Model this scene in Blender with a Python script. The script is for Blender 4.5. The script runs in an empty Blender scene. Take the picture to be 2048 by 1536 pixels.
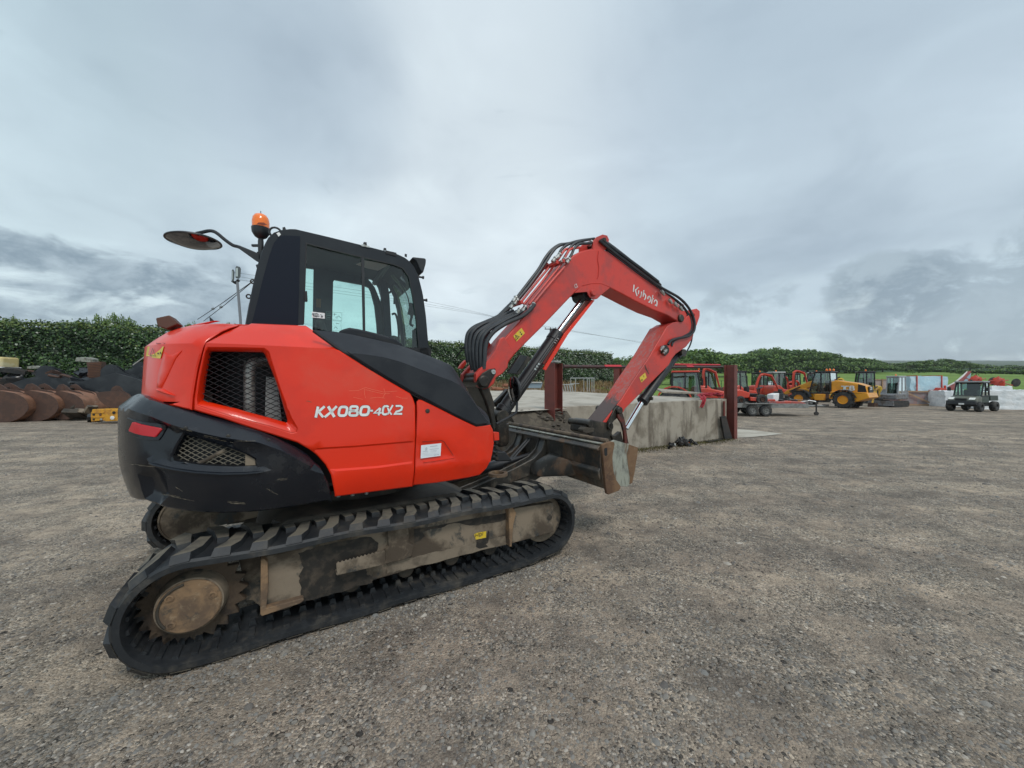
import bpy, bmesh, math, random
import numpy as np
from mathutils import Vector, Matrix
from mathutils.geometry import delaunay_2d_cdt
R = math.radians
random.seed(7)
scene = bpy.context.scene
# ---------------------------------------------------------------- camera
F = 740.0            # focal length in pixels of a 2048 px wide frame
H = 1.5
cam_d = bpy.data.cameras.new("camera"); cam = bpy.data.objects.new("camera", cam_d)
scene.collection.objects.link(cam)
cam.location = (0, 0, H); cam.rotation_euler = (R(90), 0, 0)
cam_d.sensor_width = 36; cam_d.lens = 36*F/2048; cam_d.clip_start = .05; cam_d.clip_end = 8000
scene.camera = cam
# ---------------------------------------------------------------- sky and sun
SUN_EL, SUN_AZ = R(52), R(150)      # azimuth clockwise from +Y
world = bpy.data.worlds.new("World"); scene.world = world; world.use_nodes = True
def build_sky():
    nt = world.node_tree; N = nt.nodes; L = nt.links; N.clear()
    out = N.new('ShaderNodeOutputWorld')
    sky = N.new('ShaderNodeTexSky'); sky.sky_type = 'NISHITA'; sky.sun_disc = False
    sky.sun_elevation = SUN_EL; sky.sun_rotation = SUN_AZ
    b1 = N.new('ShaderNodeBackground'); b1.inputs[1].default_value = .08; L.new(sky.outputs[0], b1.inputs[0])
    tc = N.new('ShaderNodeTexCoord')
    def M(op, a, b=None, c=None):
        n = N.new('ShaderNodeMath'); n.operation = op
        for i, v in enumerate((a, b, c)):
            if v is None: continue
            if isinstance(v, (int, float)): n.inputs[i].default_value = v
            else: L.new(v, n.inputs[i])
        return n.outputs[0]
    def VM(op, a, b=None):
        n = N.new('ShaderNodeVectorMath'); n.operation = op
        for i, v in enumerate((a, b)):
            if v is None: continue
            if isinstance(v, (tuple, list)): n.inputs[i].default_value = v
            else: L.new(v, n.inputs[i])
        return n
    def ramp(fac, stops, interp='EASE'):
        n = N.new('ShaderNodeValToRGB'); cr = n.color_ramp; cr.interpolation = interp
        while len(cr.elements) > 1: cr.elements.remove(cr.elements[-1])
        cr.elements[0].position = stops[0][0]; cr.elements[0].color = (*stops[0][1], 1)
        for p, c in stops[1:]:
            e = cr.elements.new(p); e.color = (*c, 1)
        L.new(fac, n.inputs[0]); return n.outputs[0]
    def noise(vec, scale, det=6, rough=.55, dist=0.):
        n = N.new('ShaderNodeTexNoise'); L.new(vec, n.inputs['Vector'])
        n.inputs['Scale'].default_value = scale; n.inputs['Detail'].default_value = det
        n.inputs['Roughness'].default_value = rough; n.inputs['Distortion'].default_value = dist
        return n.outputs[0]
    def mixc(f, a, b, mode='MIX'):
        n = N.new('ShaderNodeMix'); n.data_type = 'RGBA'; n.blend_type = mode
        for i, v in ((0, f), (6, a), (7, b)):
            if isinstance(v, (int, float)): n.inputs[i].default_value = v
            elif isinstance(v, tuple): n.inputs[i].default_value = (*v, 1)
            else: L.new(v, n.inputs[i])
        return n.outputs[2]
    d = VM('NORMALIZE', tc.outputs['Generated']).outputs[0]
    sp = N.new('ShaderNodeSeparateXYZ'); L.new(d, sp.inputs[0])
    z = sp.outputs[2]
    zc = M('MAXIMUM', M('ADD', z, .14), .05)
    cb = N.new('ShaderNodeCombineXYZ'); L.new(M('DIVIDE', sp.outputs[0], zc), cb.inputs[0]); L.new(M('DIVIDE', sp.outputs[1], zc), cb.inputs[1])
    pl = cb.outputs[0]
    # base tone by elevation of the overcast deck
    base = ramp(z, [(0., (.58, .72, .775)), (.06, (.62, .75, .795)), (.16, (.51, .625, .68)), (.34, (.46, .56, .61)), (.62, (.34, .435, .49)), (1., (.64, .75, .84))])
    # broad soft brightening in the middle of the deck
    def blob(dirv, width, power=1.0):
        v = Vector(dirv).normalized()
        dp = VM('DOT_PRODUCT', d, tuple(v)).outputs[1]
        mr = N.new('ShaderNodeMapRange'); mr.interpolation_type = 'SMOOTHERSTEP'
        L.new(dp, mr.inputs[0]); mr.inputs[1].default_value = math.cos(R(width)); mr.inputs[2].default_value = math.cos(R(width*.15))
        return mr.outputs[0]
    def pix(px, py): return ((px-1024)/F, 1, -(py-768)/F)
    n1 = noise(pl, .75, 5, .5, .4)
    n2 = noise(pl, 2.1, 8, .56, .6)
    n3 = noise(VM('MULTIPLY', d, (6., 6., 15.)).outputs[0], 1.15, 7, .55, .5)
    c = base
    c = mixc(M('MULTIPLY', blob(pix(900, 330), 36), .6), c, (.66, .72, .77))
    c = mixc(M('MULTIPLY', blob(pix(560, 560), 20), .35), c, (.66, .76, .82))
    c = mixc(M('MULTIPLY', blob(pix(330, 60), 26), .50), c, (.36, .46, .53))
    c = mixc(M('MULTIPLY', blob(pix(600, 160), 15), .40), c, (.33, .41, .50))
    c = mixc(M('MULTIPLY', blob(pix(1650, 200), 34), .55), c, (.41, .49, .585))
    shade = ramp(n1, [(.30, (.76, .78, .81)), (.50, (1., 1., 1.)), (.68, (1.16, 1.15, 1.14))])
    c = mixc(1., c, shade, 'MULTIPLY')
    shade2 = ramp(n2, [(.30, (.92, .925, .935)), (.5, (1., 1., 1.)), (.7, (1.07, 1.07, 1.06))])
    c = mixc(1., c, shade2, 'MULTIPLY')
    # ragged darker clouds low on both sides, lit edges between them
    low = blob(pix(190, 520), 27); low2 = blob(pix(1990, 600), 18); low3 = blob(pix(1500, 585), 9); low4 = blob(pix(1790, 575), 8.5)
    m = M('MAXIMUM', M('MAXIMUM', low, M('MULTIPLY', low2, .85)), M('MAXIMUM', M('MULTIPLY', low3, .6), M('MULTIPLY', low4, 1.1)))
    ecut = N.new('ShaderNodeMapRange'); ecut.interpolation_type = 'SMOOTHSTEP'; L.new(z, ecut.inputs[0]); ecut.inputs[1].default_value = .20; ecut.inputs[2].default_value = .29; ecut.inputs[3].default_value = 1.; ecut.inputs[4].default_value = 0.
    m = M('MULTIPLY', m, ecut.outputs[0])
    n4 = noise(VM('MULTIPLY', d, (9., 9., 14.)).outputs[0], 1.2, 9, .62, .35)
    side = N.new('ShaderNodeMapRange'); L.new(sp.outputs[0], side.inputs[0]); side.inputs[1].default_value = .0; side.inputs[2].default_value = .35
    mxf = N.new('ShaderNodeMix'); L.new(side.outputs[0], mxf.inputs[0]); L.new(n3, mxf.inputs[2]); L.new(n4, mxf.inputs[3])
    thr = M('ADD', M('MULTIPLY', mxf.outputs[0], 1.7), M('MULTIPLY', m, .60))
    mr = N.new('ShaderNodeMapRange'); mr.interpolation_type = 'SMOOTHSTEP'; L.new(thr, mr.inputs[0])
    mr.inputs[1].default_value = 1.08; mr.inputs[2].default_value = 1.46
    dark = mixc(ramp(n4, [(.35, (0., 0., 0.)), (.62, (1., 1., 1.))]), (.135, .195, .255), (.32, .40, .46))
    c = mixc(M('MULTIPLY', mr.outputs[0], .88), c, dark)
    mr2 = N.new('ShaderNodeMapRange'); mr2.interpolation_type = 'SMOOTHSTEP'; L.new(n3, mr2.inputs[0]); mr2.inputs[1].default_value = .30; mr2.inputs[2].default_value = .47; mr2.inputs[3].default_value = 1.; mr2.inputs[4].default_value = 0.
    elev = N.new('ShaderNodeMapRange'); L.new(z, elev.inputs[0]); elev.inputs[1].default_value = .10; elev.inputs[2].default_value = .25; elev.inputs[3].default_value = 1.; elev.inputs[4].default_value = 0.
    c = mixc(M('MULTIPLY', M('MULTIPLY', mr2.outputs[0], elev.outputs[0]), .55), c, (.68, .78, .79))
    b2 = N.new('ShaderNodeBackground'); L.new(c, b2.inputs[0]); b2.inputs[1].default_value = 1.0
    mx = N.new('ShaderNodeMixShader'); mx.inputs[0].default_value = .97
    L.new(b1.outputs[0], mx.inputs[1]); L.new(b2.outputs[0], mx.inputs[2]); L.new(mx.outputs[0], out.inputs[0])
build_sky()
sun_d = bpy.data.lights.new("sun", 'SUN'); sun_d.energy = 1.1; sun_d.angle = R(14); sun_d.color = (1, .96, .9)
sun = bpy.data.objects.new("sun", sun_d); scene.collection.objects.link(sun)
sv = Vector((math.sin(SUN_AZ)*math.cos(SUN_EL), math.cos(SUN_AZ)*math.cos(SUN_EL), math.sin(SUN_EL)))
sun.rotation_euler = sv.to_track_quat('Z', 'Y').to_euler(); sun.location = (0, -5, 30)
scene.view_settings.view_transform = 'Standard'; scene.view_settings.look = 'None'
scene.view_settings.gamma = 1; scene.view_settings.exposure = .36
scene.cycles.max_bounces = 8; scene.cycles.transparent_max_bounces = 12

# ---------------------------------------------------------------- materials
def new_mat(name):
    m = bpy.data.materials.new(name); m.use_nodes = True
    return m, m.node_tree.nodes, m.node_tree.links, m.node_tree.nodes['Principled BSDF']
def nmix(N, L, f, a, b, mode='MIX'):
    n = N.new('ShaderNodeMix'); n.data_type = 'RGBA'; n.blend_type = mode
    for i, v in ((0, f), (6, a), (7, b)):
        if isinstance(v, (int, float)): n.inputs[i].default_value = v
        elif isinstance(v, tuple): n.inputs[i].default_value = (*v[:3], 1)
        else: L.new(v, n.inputs[i])
    return n.outputs[2]
def nnoise(N, L, vec, scale, det=5, rough=.6, dist=0.):
    n = N.new('ShaderNodeTexNoise')
    if vec is not None: L.new(vec, n.inputs['Vector'])
    n.inputs['Scale'].default_value = scale; n.inputs['Detail'].default_value = det
    n.inputs['Roughness'].default_value = rough; n.inputs['Distortion'].default_value = dist
    return n.outputs[0]
def nrange(N, L, v, a, b, c=0., d=1.):
    n = N.new('ShaderNodeMapRange'); n.interpolation_type = 'SMOOTHSTEP'; L.new(v, n.inputs[0])
    for i, x in enumerate((a, b, c, d)): n.inputs[i+1].default_value = x
    return n.outputs[0]
def mat(name, col, rough=.5, metal=0., col2=None, sc=3., thr=(.45, .62), layers=(), bump=None, coat=0., streak=None, rvar=.0, spec=.5):
    """layers: (colour, noise scale, low, high, strength, roughness) worn / dusty patches over the base"""
    m, N, L, B = new_mat(name)
    tc = N.new('ShaderNodeTexCoord').outputs['Object']
    c = None; r = None
    if col2 is not None:
        f = nrange(N, L, nnoise(N, L, tc, sc, 6, .62, .3), *thr); c = nmix(N, L, f, col, col2)
    for (lc, ls, lo, hi, st, lr) in layers:
        v = tc
        if streak:
            mp = N.new('ShaderNodeMapping'); L.new(tc, mp.inputs[0]); mp.inputs['Scale'].default_value = streak; v = mp.outputs[0]
        f = nrange(N, L, nnoise(N, L, v, ls, 9, .68, .2), lo, hi, 0., st)
        c = nmix(N, L, f, c if c is not None else col, lc)
        rr = N.new('ShaderNodeMix'); L.new(f, rr.inputs[0])
        if r is None: rr.inputs[2].default_value = rough
        else: L.new(r, rr.inputs[2])
        rr.inputs[3].default_value = lr; r = rr.outputs[0]
    if c is not None: L.new(c, B.inputs['Base Color'])
    else: B.inputs['Base Color'].default_value = (*col, 1)
    if r is not None: L.new(r, B.inputs['Roughness'])
    else: B.inputs['Roughness'].default_value = rough
    B.inputs['Metallic'].default_value = metal; B.inputs['Coat Weight'].default_value = coat
    B.inputs['Coat Roughness'].default_value = .08; B.inputs['Specular IOR Level'].default_value = spec
    if bump:
        bn = N.new('ShaderNodeBump'); bn.inputs['Strength'].default_value = bump[1]; bn.inputs['Distance'].default_value = bump[2] if len(bump) > 2 else .01
        L.new(nnoise(N, L, tc, bump[0], 6, .6), bn.inputs['Height']); L.new(bn.outputs[0], B.inputs['Normal'])
    return m
dust = (.22, .17, .12)
M_RED = mat('red_paint', (.78, .026, .002), .34, 0, (.70, .023, .003), 2.0, layers=[((.58, .16, .10), 2.6, .46, .80, .28, .6), ((.3, .2, .15), 60., .70, .8, .4, .8)], coat=.28, spec=.35)
M_REDF = mat('faded_red_paint', (.60, .045, .030), .42, 0, (.42, .050, .042), 2.2, layers=[((.15, .04, .035), 7., .56, .8, .6, .6), ((.06, .035, .03), 26., .66, .76, .8, .8)], bump=(30, .04))
M_REDD = mat('scraped_red_paint', (.50, .075, .05), .5, 0, (.32, .10, .09), 4., layers=[((.62, .13, .08), 8., .52, .68, .7, .4), ((.10, .05, .045), 5., .52, .72, .9, .7)], streak=(1, 1, .45), bump=(22, .06))
M_PLAS = mat('dark_plastic', (.016, .018, .023), .55, 0, (.024, .026, .031), 4., layers=[((.09, .085, .08), 9., .6, .85, .3, .8)], bump=(160, .12, .003), spec=.3)
M_CW = mat('dark_glossy_cover', (.007, .009, .014), .24, 0, (.011, .013, .018), 2., layers=[((.07, .065, .06), 4., .52, .8, .45, .62), ((.22, .20, .17), 44., .69, .78, .6, .8)], coat=.15, bump=(2.2, .08, .03), spec=.38)
M_CABP = mat('cab_paint', (.011, .014, .019), .42, 0, (.016, .020, .025), 2.5, layers=[((.08, .08, .075), 8., .64, .9, .25, .7)], spec=.35)
M_CABP2 = mat('cab_side_panel', (.006, .010, .020), .55, 0, spec=.2)
M_BLK = mat('black_metal', (.012, .013, .016), .45, 0, (.02, .02, .022), 5., layers=[((.09, .075, .06), 9., .56, .8, .5, .8)])
M_BLK2 = mat('plain_black', (.01, .01, .012), .6)
M_GREASE = mat('greasy_steel', (.022, .019, .016), .42, .3, (.05, .04, .03), 7., layers=[((.16, .11, .08), 10., .55, .75, .6, .75)], bump=(40, .15))
M_RUB = mat('track_rubber', (.014, .016, .019), .55, 0, (.026, .028, .031), 5., layers=[((.13, .11, .085), 6., .48, .75, .55, .85)], bump=(60, .15, .004))
M_LUG = mat('dusty_lug_rubber', (.16, .138, .105), .85, 0, (.09, .08, .066), 7., layers=[((.035, .036, .038), 15., .58, .72, .8, .6)], bump=(90, .2, .004))
M_HOSE = mat('hose_rubber', (.018, .020, .024), .42, 0, (.03, .032, .035), 8., layers=[((.10, .09, .08), 14., .6, .8, .4, .8)])
M_MUD = mat('muddy_steel', (.23, .18, .13), .85, 0, (.075, .055, .038), 2.6, (.44, .58), layers=[((.030, .034, .034), 5., .53, .62, .85, .5), ((.27, .21, .15), 14., .55, .75, .55, .95), ((.04, .022, .014), 2.2, .60, .66, .8, .6)], bump=(24, .35, .012), streak=(1., 1., .8))
M_MUD2 = mat('rusty_mud_steel', (.25, .155, .085), .85, 0, (.13, .085, .055), 7., (.42, .58), layers=[((.045, .042, .036), 12., .54, .66, .75, .6), ((.34, .25, .16), 26., .55, .70, .6, .95)], bump=(35, .3, .01))
M_MUDD = mat('damp_muddy_steel', (.06, .048, .036), .8, 0, (.03, .025, .02), 5., layers=[((.11, .085, .06), 9., .55, .75, .5, .9)], bump=(30, .3, .01))
M_CHROME = mat('chrome_rod', (.72, .74, .76), .12, 1.)
M_STEEL = mat('zinc_fitting', (.5, .5, .48), .35, .9, (.3, .28, .25), 30.)
M_BLADE = mat('worn_blade_steel', (.042, .040, .037), .42, .2, (.12, .10, .078), 3., layers=[((.17, .10, .06), 4., .50, .64, .75, .75), ((.20, .18, .145), 9., .54, .70, .55, .7)], streak=(1, 1, .6), bump=(25, .2, .006))
M_RUSTP = mat('rusty_plate', (.20, .115, .062), .75, .2, (.12, .065, .038), 5., layers=[((.05, .035, .03), 9., .55, .7, .7, .8), ((.30, .22, .15), 16., .58, .72, .5, .9)], bump=(40, .2, .004))
M_WORN = mat('worn_grey_plate', (.34, .345, .29), .55, .2, (.17, .17, .15), 5., layers=[((.15, .085, .045), 6., .54, .66, .8, .8), ((.05, .05, .045), 9., .55, .66, .7, .6)], streak=(2.5, 2.5, .45), bump=(40, .15, .004))
M_YEL = mat('yellow_sticker', (.72, .50, .03), .45, 0, (.62, .45, .08), 40.)
M_WHT = mat('white_lettering', (.82, .82, .80), .4, 0, (.7, .71, .7), 30.)
M_WHTD = mat('worn_white_lettering', (.68, .64, .62), .5, 0, (.50, .42, .40), 18.)
M_INK = mat('dark_ink', (.03, .03, .035), .6)
M_GREY = mat('grey_print', (.36, .38, .42), .6)
def glass_mat(name, tint, gloss=.10, rough=.02):
    m = bpy.data.materials.new(name); m.use_nodes = True; N = m.node_tree.nodes; L = m.node_tree.links; N.clear()
    o = N.new('ShaderNodeOutputMaterial'); t = N.new('ShaderNodeBsdfTransparent'); t.inputs[0].default_value = (*tint, 1)
    g = N.new('ShaderNodeBsdfGlossy'); g.inputs['Roughness'].default_value = rough; g.inputs[0].default_value = (1, 1, 1, 1)
    fr = N.new('ShaderNodeFresnel'); fr.inputs[0].default_value = 1.45
    ad = N.new('ShaderNodeMath'); ad.operation = 'MULTIPLY_ADD'; L.new(fr.outputs[0], ad.inputs[0]); ad.inputs[1].default_value = .6; ad.inputs[2].default_value = gloss*.3
    mx = N.new('ShaderNodeMixShader'); L.new(ad.outputs[0], mx.inputs[0]); L.new(t.outputs[0], mx.inputs[1]); L.new(g.outputs[0], mx.inputs[2])
    L.new(mx.outputs[0], o.inputs[0]); return m
M_GLASS = glass_mat('tinted_glass', (.68, .88, .84))
M_GLASS2 = glass_mat('clear_tinted_glass', (.80, .95, .91), .02)
M_MIRR = mat('mirror_glass', (.20, .20, .215), .04, 1.)
M_AMBER = mat('amber_lens', (.95, .20, .02), .15, 0, coat=.5)
M_REFL = mat('red_reflector', (.52, .004, .012), .3, 0, coat=.2)

# ---------------------------------------------------------------- mesh helpers
C = scene.collection
def orth(d):
    d = Vector(d).normalized(); a = Vector((0, 0, 1)) if abs(d.z) < .9 else Vector((1, 0, 0))
    x = d.cross(a).normalized(); return x, d.cross(x).normalized()
class MB:
    def __init__(s): s.v = []; s.f = []
    def add(s, vs, fs):
        b = len(s.v); s.v += [Vector(p) for p in vs]; s.f += [tuple(b+i for i in f) for f in fs]
    def box(s, c, size, rot=None, taper=1.):
        x, y, z = [k/2 for k in size]; P = []
        for k in (-1, 1):
            t = taper if k > 0 else 1.
            for a, b in ((-1, -1), (1, -1), (1, 1), (-1, 1)): P.append(Vector((a*x*t, b*y*t, k*z)))
        if rot is not None: P = [rot @ p for p in P]
        s.add([p+Vector(c) for p in P], [(0, 3, 2, 1), (4, 5, 6, 7), (0, 1, 5, 4), (1, 2, 6, 5), (2, 3, 7, 6), (3, 0, 4, 7)])
    def prism(s, poly, fn, d0, d1):
        n = len(poly); a = sum(poly[i][0]*poly[(i+1) % n][1]-poly[(i+1) % n][0]*poly[i][1] for i in range(n))
        if a < 0: poly = poly[::-1]
        s.add([fn(p, d0) for p in poly]+[fn(p, d1) for p in poly],
              [tuple(range(n)), tuple(range(2*n-1, n-1, -1))]+[(i, i+n, (i+1) % n+n, (i+1) % n) for i in range(n)])
    def tube(s, pts, r, n=10, caps=True):
        pts = [Vector(p) for p in pts]; m = len(pts); rs = r if isinstance(r, (list, tuple)) else [r]*m
        t0 = (pts[1]-pts[0]).normalized(); x, y = orth(t0); V = []; b = len(s.v)
        for i, p in enumerate(pts):
            t = (pts[min(i+1, m-1)]-pts[max(i-1, 0)]).normalized()
            x = (x-t*x.dot(t)).normalized(); y = t.cross(x)
            for k in range(n):
                a = 2*math.pi*k/n; V.append(p+(x*math.cos(a)+y*math.sin(a))*rs[i])
        Fs = [(i*n+k, i*n+(k+1) % n, (i+1)*n+(k+1) % n, (i+1)*n+k) for i in range(m-1) for k in range(n)]
        if caps: Fs += [tuple(range(n-1, -1, -1)), tuple((m-1)*n+k for k in range(n))]
        s.add(V, Fs)
    def cyl(s, p0, p1, r, n=20, r2=None): s.tube([p0, p1], [r, r if r2 is None else r2], n)
    def lathe(s, o, d, prof, n=28, caps=True):
        o = Vector(o); d = Vector(d).normalized(); x, y = orth(d); V = []
        for (r, h) in prof:
            for k in range(n):
                a = 2*math.pi*k/n; V.append(o+d*h+(x*math.cos(a)+y*math.sin(a))*max(r, 1e-4))
        m = len(prof)
        Fs = [(i*n+k, i*n+(k+1) % n, (i+1)*n+(k+1) % n, (i+1)*n+k) for i in range(m-1) for k in range(n)]
        if caps: Fs += [tuple(range(n-1, -1, -1)), tuple((m-1)*n+k for k in range(n))]
        s.add(V, Fs)
    def blob(s, c, r, seed=0, n=(8, 6), rough=.25):
        rnd = random.Random(seed); V = []; nu, nv = n
        for j in range(nv+1):
            ph = math.pi*j/nv
            for i in range(nu):
                th = 2*math.pi*i/nu; k = 1+rough*(rnd.random()-.5)*2
                V.append(Vector(c)+Vector((math.sin(ph)*math.cos(th)*r[0], math.sin(ph)*math.sin(th)*r[1], math.cos(ph)*r[2]))*k)
        s.add(V, [(j*nu+i, (j+1)*nu+i, (j+1)*nu+(i+1) % nu, j*nu+(i+1) % nu) for j in range(nv) for i in range(nu)])
    def build(s, name, m, parent=None, bevel=0., smooth=35, xf=None, seg=2, recalc=False):
        me = bpy.data.meshes.new(name)
        V = [xf @ p for p in s.v] if xf is not None else s.v
        me.from_pydata([tuple(p) for p in V], [], s.f)
        if recalc or bevel:
            bm = bmesh.new(); bm.from_mesh(me); bmesh.ops.recalc_face_normals(bm, faces=bm.faces); bm.to_mesh(me); bm.free()
        if smooth: me.polygons.foreach_set('use_smooth', [True]*len(me.polygons)); me.set_sharp_from_angle(angle=R(smooth))
        me.update()
        for k in (m if isinstance(m, (list, tuple)) else [m]): me.materials.append(k)
        o = bpy.data.objects.new(name, me); C.objects.link(o)
        if parent is not None: o.parent = parent
        if bevel:
            b = o.modifiers.new('bevel', 'BEVEL'); b.width = bevel; b.segments = seg; b.limit_method = 'ANGLE'; b.angle_limit = R(40); b.harden_normals = False
        return o
def tag(o, label=None, cat=None, group=None, kind=None):
    if label: o['label'] = label
    if cat: o['category'] = cat
    if group: o['group'] = group
    if kind: o['kind'] = kind
    return o
def empty(name, loc=(0, 0, 0), rz=0., label=None, cat=None, group=None, sc=1.):
    o = bpy.data.objects.new(name, None); C.objects.link(o); o.location = loc; o.rotation_euler = (0, 0, rz); o.scale = (sc,)*3
    o.empty_display_size = .2
    return tag(o, label, cat, group)
def children(o): return [c for c in bpy.data.objects if c.parent == o]
def copy_tree(o, parent=None):
    c = o.copy(); C.objects.link(c); c.parent = parent
    for ch in children(o): copy_tree(ch, c)
    return c
def crspline(P, n=6):
    P = [Vector(p) for p in P]; out = []
    for i in range(len(P)-1):
        p0 = P[max(i-1, 0)]; p1 = P[i]; p2 = P[i+1]; p3 = P[min(i+2, len(P)-1)]
        for k in range(n):
            u = k/n; out.append(.5*((2*p1)+(-p0+p2)*u+(2*p0-5*p1+4*p2-p3)*u*u+(-p0+3*p1-3*p2+p3)*u**3))
    out.append(P[-1]); return out
# crops of the photograph the outlines were measured in: origin x, origin y, scale
KS = {1: (200, 420, .24414), 2: (580, 420, .24414), 3: (900, 440, .26367), 4: (200, 640, .24414), 5: (560, 640, .24414), 6: (900, 680, .29297),
      7: (190, 960, .27337), 8: (640, 900, .26855), 9: (860, 640, .15625), 10: (1080, 660, .19531), 11: (980, 820, .15625), 12: (320, 420, .15625), 13: (200, 1000, .15625), 0: (0, 0, 1.)}
def K(i, *pts):
    a, b, s = KS[i]; return [(a+x*s, b+y*s) for x, y in pts]
def P3(px, py, D): return Vector(((px-1024)/F*D, D, H-(py-768)*D/F))
def ribbon(pl, w, closed=False):
    """flat stroke quads (mitred) along a 2D polyline"""
    pl = [Vector(p) for p in pl]; n = len(pl); Lf = []; Rt = []
    for i in range(n):
        a = pl[i]-pl[i-1] if i > 0 else pl[1]-pl[0]; b = pl[i+1]-pl[i] if i < n-1 else pl[-1]-pl[-2]
        a = a.normalized(); b = b.normalized(); t = (a+b); t = t.normalized() if t.length > 1e-4 else a
        nn = Vector((-t.y, t.x)); k = 1/max(.5, nn.dot(Vector((-a.y, a.x))))
        ww = w[i] if isinstance(w, (list, tuple)) else w
        Lf.append(pl[i]+nn*ww/2*k); Rt.append(pl[i]-nn*ww/2*k)
    return [[tuple(Lf[i]), tuple(Lf[i+1]), tuple(Rt[i+1]), tuple(Rt[i])] for i in range(n-1)]
# ================================================================ the big excavator
def mkframe(psi):
    p = R(psi); return Vector((math.cos(p), math.sin(p), 0)), Vector((-math.sin(p), math.cos(p), 0))
UT, NT = mkframe(31.); UU, NU = mkframe(29.5)
OX = Vector((-.834, 2.426, 0))+1.1*NT
EXR = R(31.)
ex = empty('excavator', OX, EXR, 'large orange-red tracked excavator with dark cab standing on the gravel in the foreground', 'excavator')
XI = Matrix.Translation(OX) @ Matrix.Rotation(EXR, 4, 'Z'); XI = XI.inverted()
def U(s, t, z): return OX+UU*s+NU*t+Vector((0, 0, z))
def T(s, t, z): return OX+UT*s+NT*t+Vector((0, 0, z))
def hit(px, py, t, u=None, n=None):
    u = u or UU; n = n or NU
    a = (px-1024)/F; D = (n.dot(OX)+t)/(n.x*a+n.y); p = Vector((a*D, D, 0))-OX
    return (u.dot(p), H-(py-768)*D/F)
def TR(pts, t): return [hit(x, y, t) for x, y in pts]
def TT(pts, t): return [hit(x, y, t, UT, NT) for x, y in pts]
def fU(p, d): return U(p[0], d, p[1])
def fT(p, d): return T(p[0], d, p[1])
def part(mb, name, m, parent=ex, **k): return mb.build(name, m, parent, xf=XI, **k)
def plate(name, pts, t0, t1, m, parent=ex, fr='U', at=None, **k):
    """outline measured at depth plane `at` (default t0), extruded t0..t1"""
    mb = MB(); a = t0 if at is None else at
    if fr == 'U': mb.prism(TR(pts, a), fU, t0, t1)
    else: mb.prism(TT(pts, a), fT, t0, t1)
    return part(mb, name, m, parent, **k)
def decal(name, polys, t, m, parent=ex, fr='U'):
    mb = MB()
    for q in polys:
        pts = TR(q, t) if fr == 'U' else TT(q, t)
        V = [fU(p, t) if fr == 'U' else fT(p, t) for p in pts]; n = len(V)
        mb.add(V, [tuple(range(n))])
    return part(mb, name, m, parent, smooth=0)
# ---- curved body shells: a plan curve (curtain) carries outlines given as arc length and height
class Curtain:
    def __init__(s, pts, n=8):
        P = crspline([(a, b, 0) for a, b in pts], n); s.p = [Vector((q.x, q.y)) for q in P]
        s.w = [0.]
        for i in range(1, len(s.p)): s.w.append(s.w[-1]+(s.p[i]-s.p[i-1]).length)
        s.n = []
        for i in range(len(s.p)):
            d = (s.p[min(i+1, len(s.p)-1)]-s.p[max(i-1, 0)]).normalized(); s.n.append(Vector((-d.y, d.x)))
        # outward: away from machine middle
        c = Vector((0, 0))
        if sum((s.p[i]-c).dot(s.n[i]) for i in range(len(s.p))) < 0: s.n = [-q for q in s.n]
    def at(s, w, o=0.):
        w = max(0, min(s.w[-1], w)); i = int(np.searchsorted(s.w, w)); i = max(1, min(i, len(s.w)-1))
        k = (w-s.w[i-1])/(s.w[i]-s.w[i-1]); q = s.p[i-1].lerp(s.p[i], k); nn = s.n[i-1].lerp(s.n[i], k).normalized()
        return q+nn*o
    def xyz(s, w, z, o=0.): q = s.at(w, o); return U(q.x, q.y, z)
    def wof(s, sx, t):
        return min((abs((q-Vector((sx, t))).length), w) for q, w in zip(s.p, s.w))[1]
    def hit(s, px, py, off=None):
        a = (px-1024)/F; o = 0.; best = None
        for it in range(7 if off else 1):
            Q = [s.p[i]+s.n[i]*o for i in range(len(s.p))]
            W = [OX+UU*q.x+NU*q.y for q in Q]; best = None
            g = [q.x-a*q.y for q in W]
            for i in range(len(g)-1):
                if g[i]*g[i+1] <= 0 and g[i] != g[i+1]:
                    k = g[i]/(g[i]-g[i+1]); D = W[i].y+(W[i+1].y-W[i].y)*k
                    if D > 0 and (best is None or D < best[0]): best = (D, s.w[i]+(s.w[i+1]-s.w[i])*k)
            if best is None:
                j = min(range(len(g)), key=lambda i: abs(g[i])/W[i].y); best = (W[j].y, s.w[j])
            z = H-(py-768)*best[0]/F
            if off: o = off(best[1], z)
        return (best[1], z)
    def tr(s, pts, off=None): return [s.hit(x, y, off) for x, y in pts]
def dens(poly, step, closed=True):
    out = []; n = len(poly)
    for i in range(n if closed else n-1):
        a = Vector(poly[i]); b = Vector(poly[(i+1) % n]); m = max(1, int(math.ceil((b-a).length/step)))
        out += [tuple(a.lerp(b, k/m)) for k in range(m)]
    if not closed: out.append(tuple(poly[-1]))
    return out
def area(p): return sum(p[i][0]*p[(i+1) % len(p)][1]-p[(i+1) % len(p)][0]*p[i][1] for i in range(len(p)))/2
def inset(poly, d):
    n = len(poly); sg = 1 if area(poly) > 0 else -1; out = []
    for i in range(n):
        p = Vector(poly[i]); a = (p-Vector(poly[i-1])); b = (Vector(poly[(i+1) % n])-p)
        if a.length < 1e-6 or b.length < 1e-6: out.append(tuple(p)); continue
        a.normalize(); b.normalize(); na = Vector((-a.y, a.x))*sg; nb = Vector((-b.y, b.x))*sg
        m = na+nb; m = m.normalized() if m.length > .2 else na
        out.append(tuple(p+m*d/max(.5, m.dot(na))))
    return out
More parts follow.
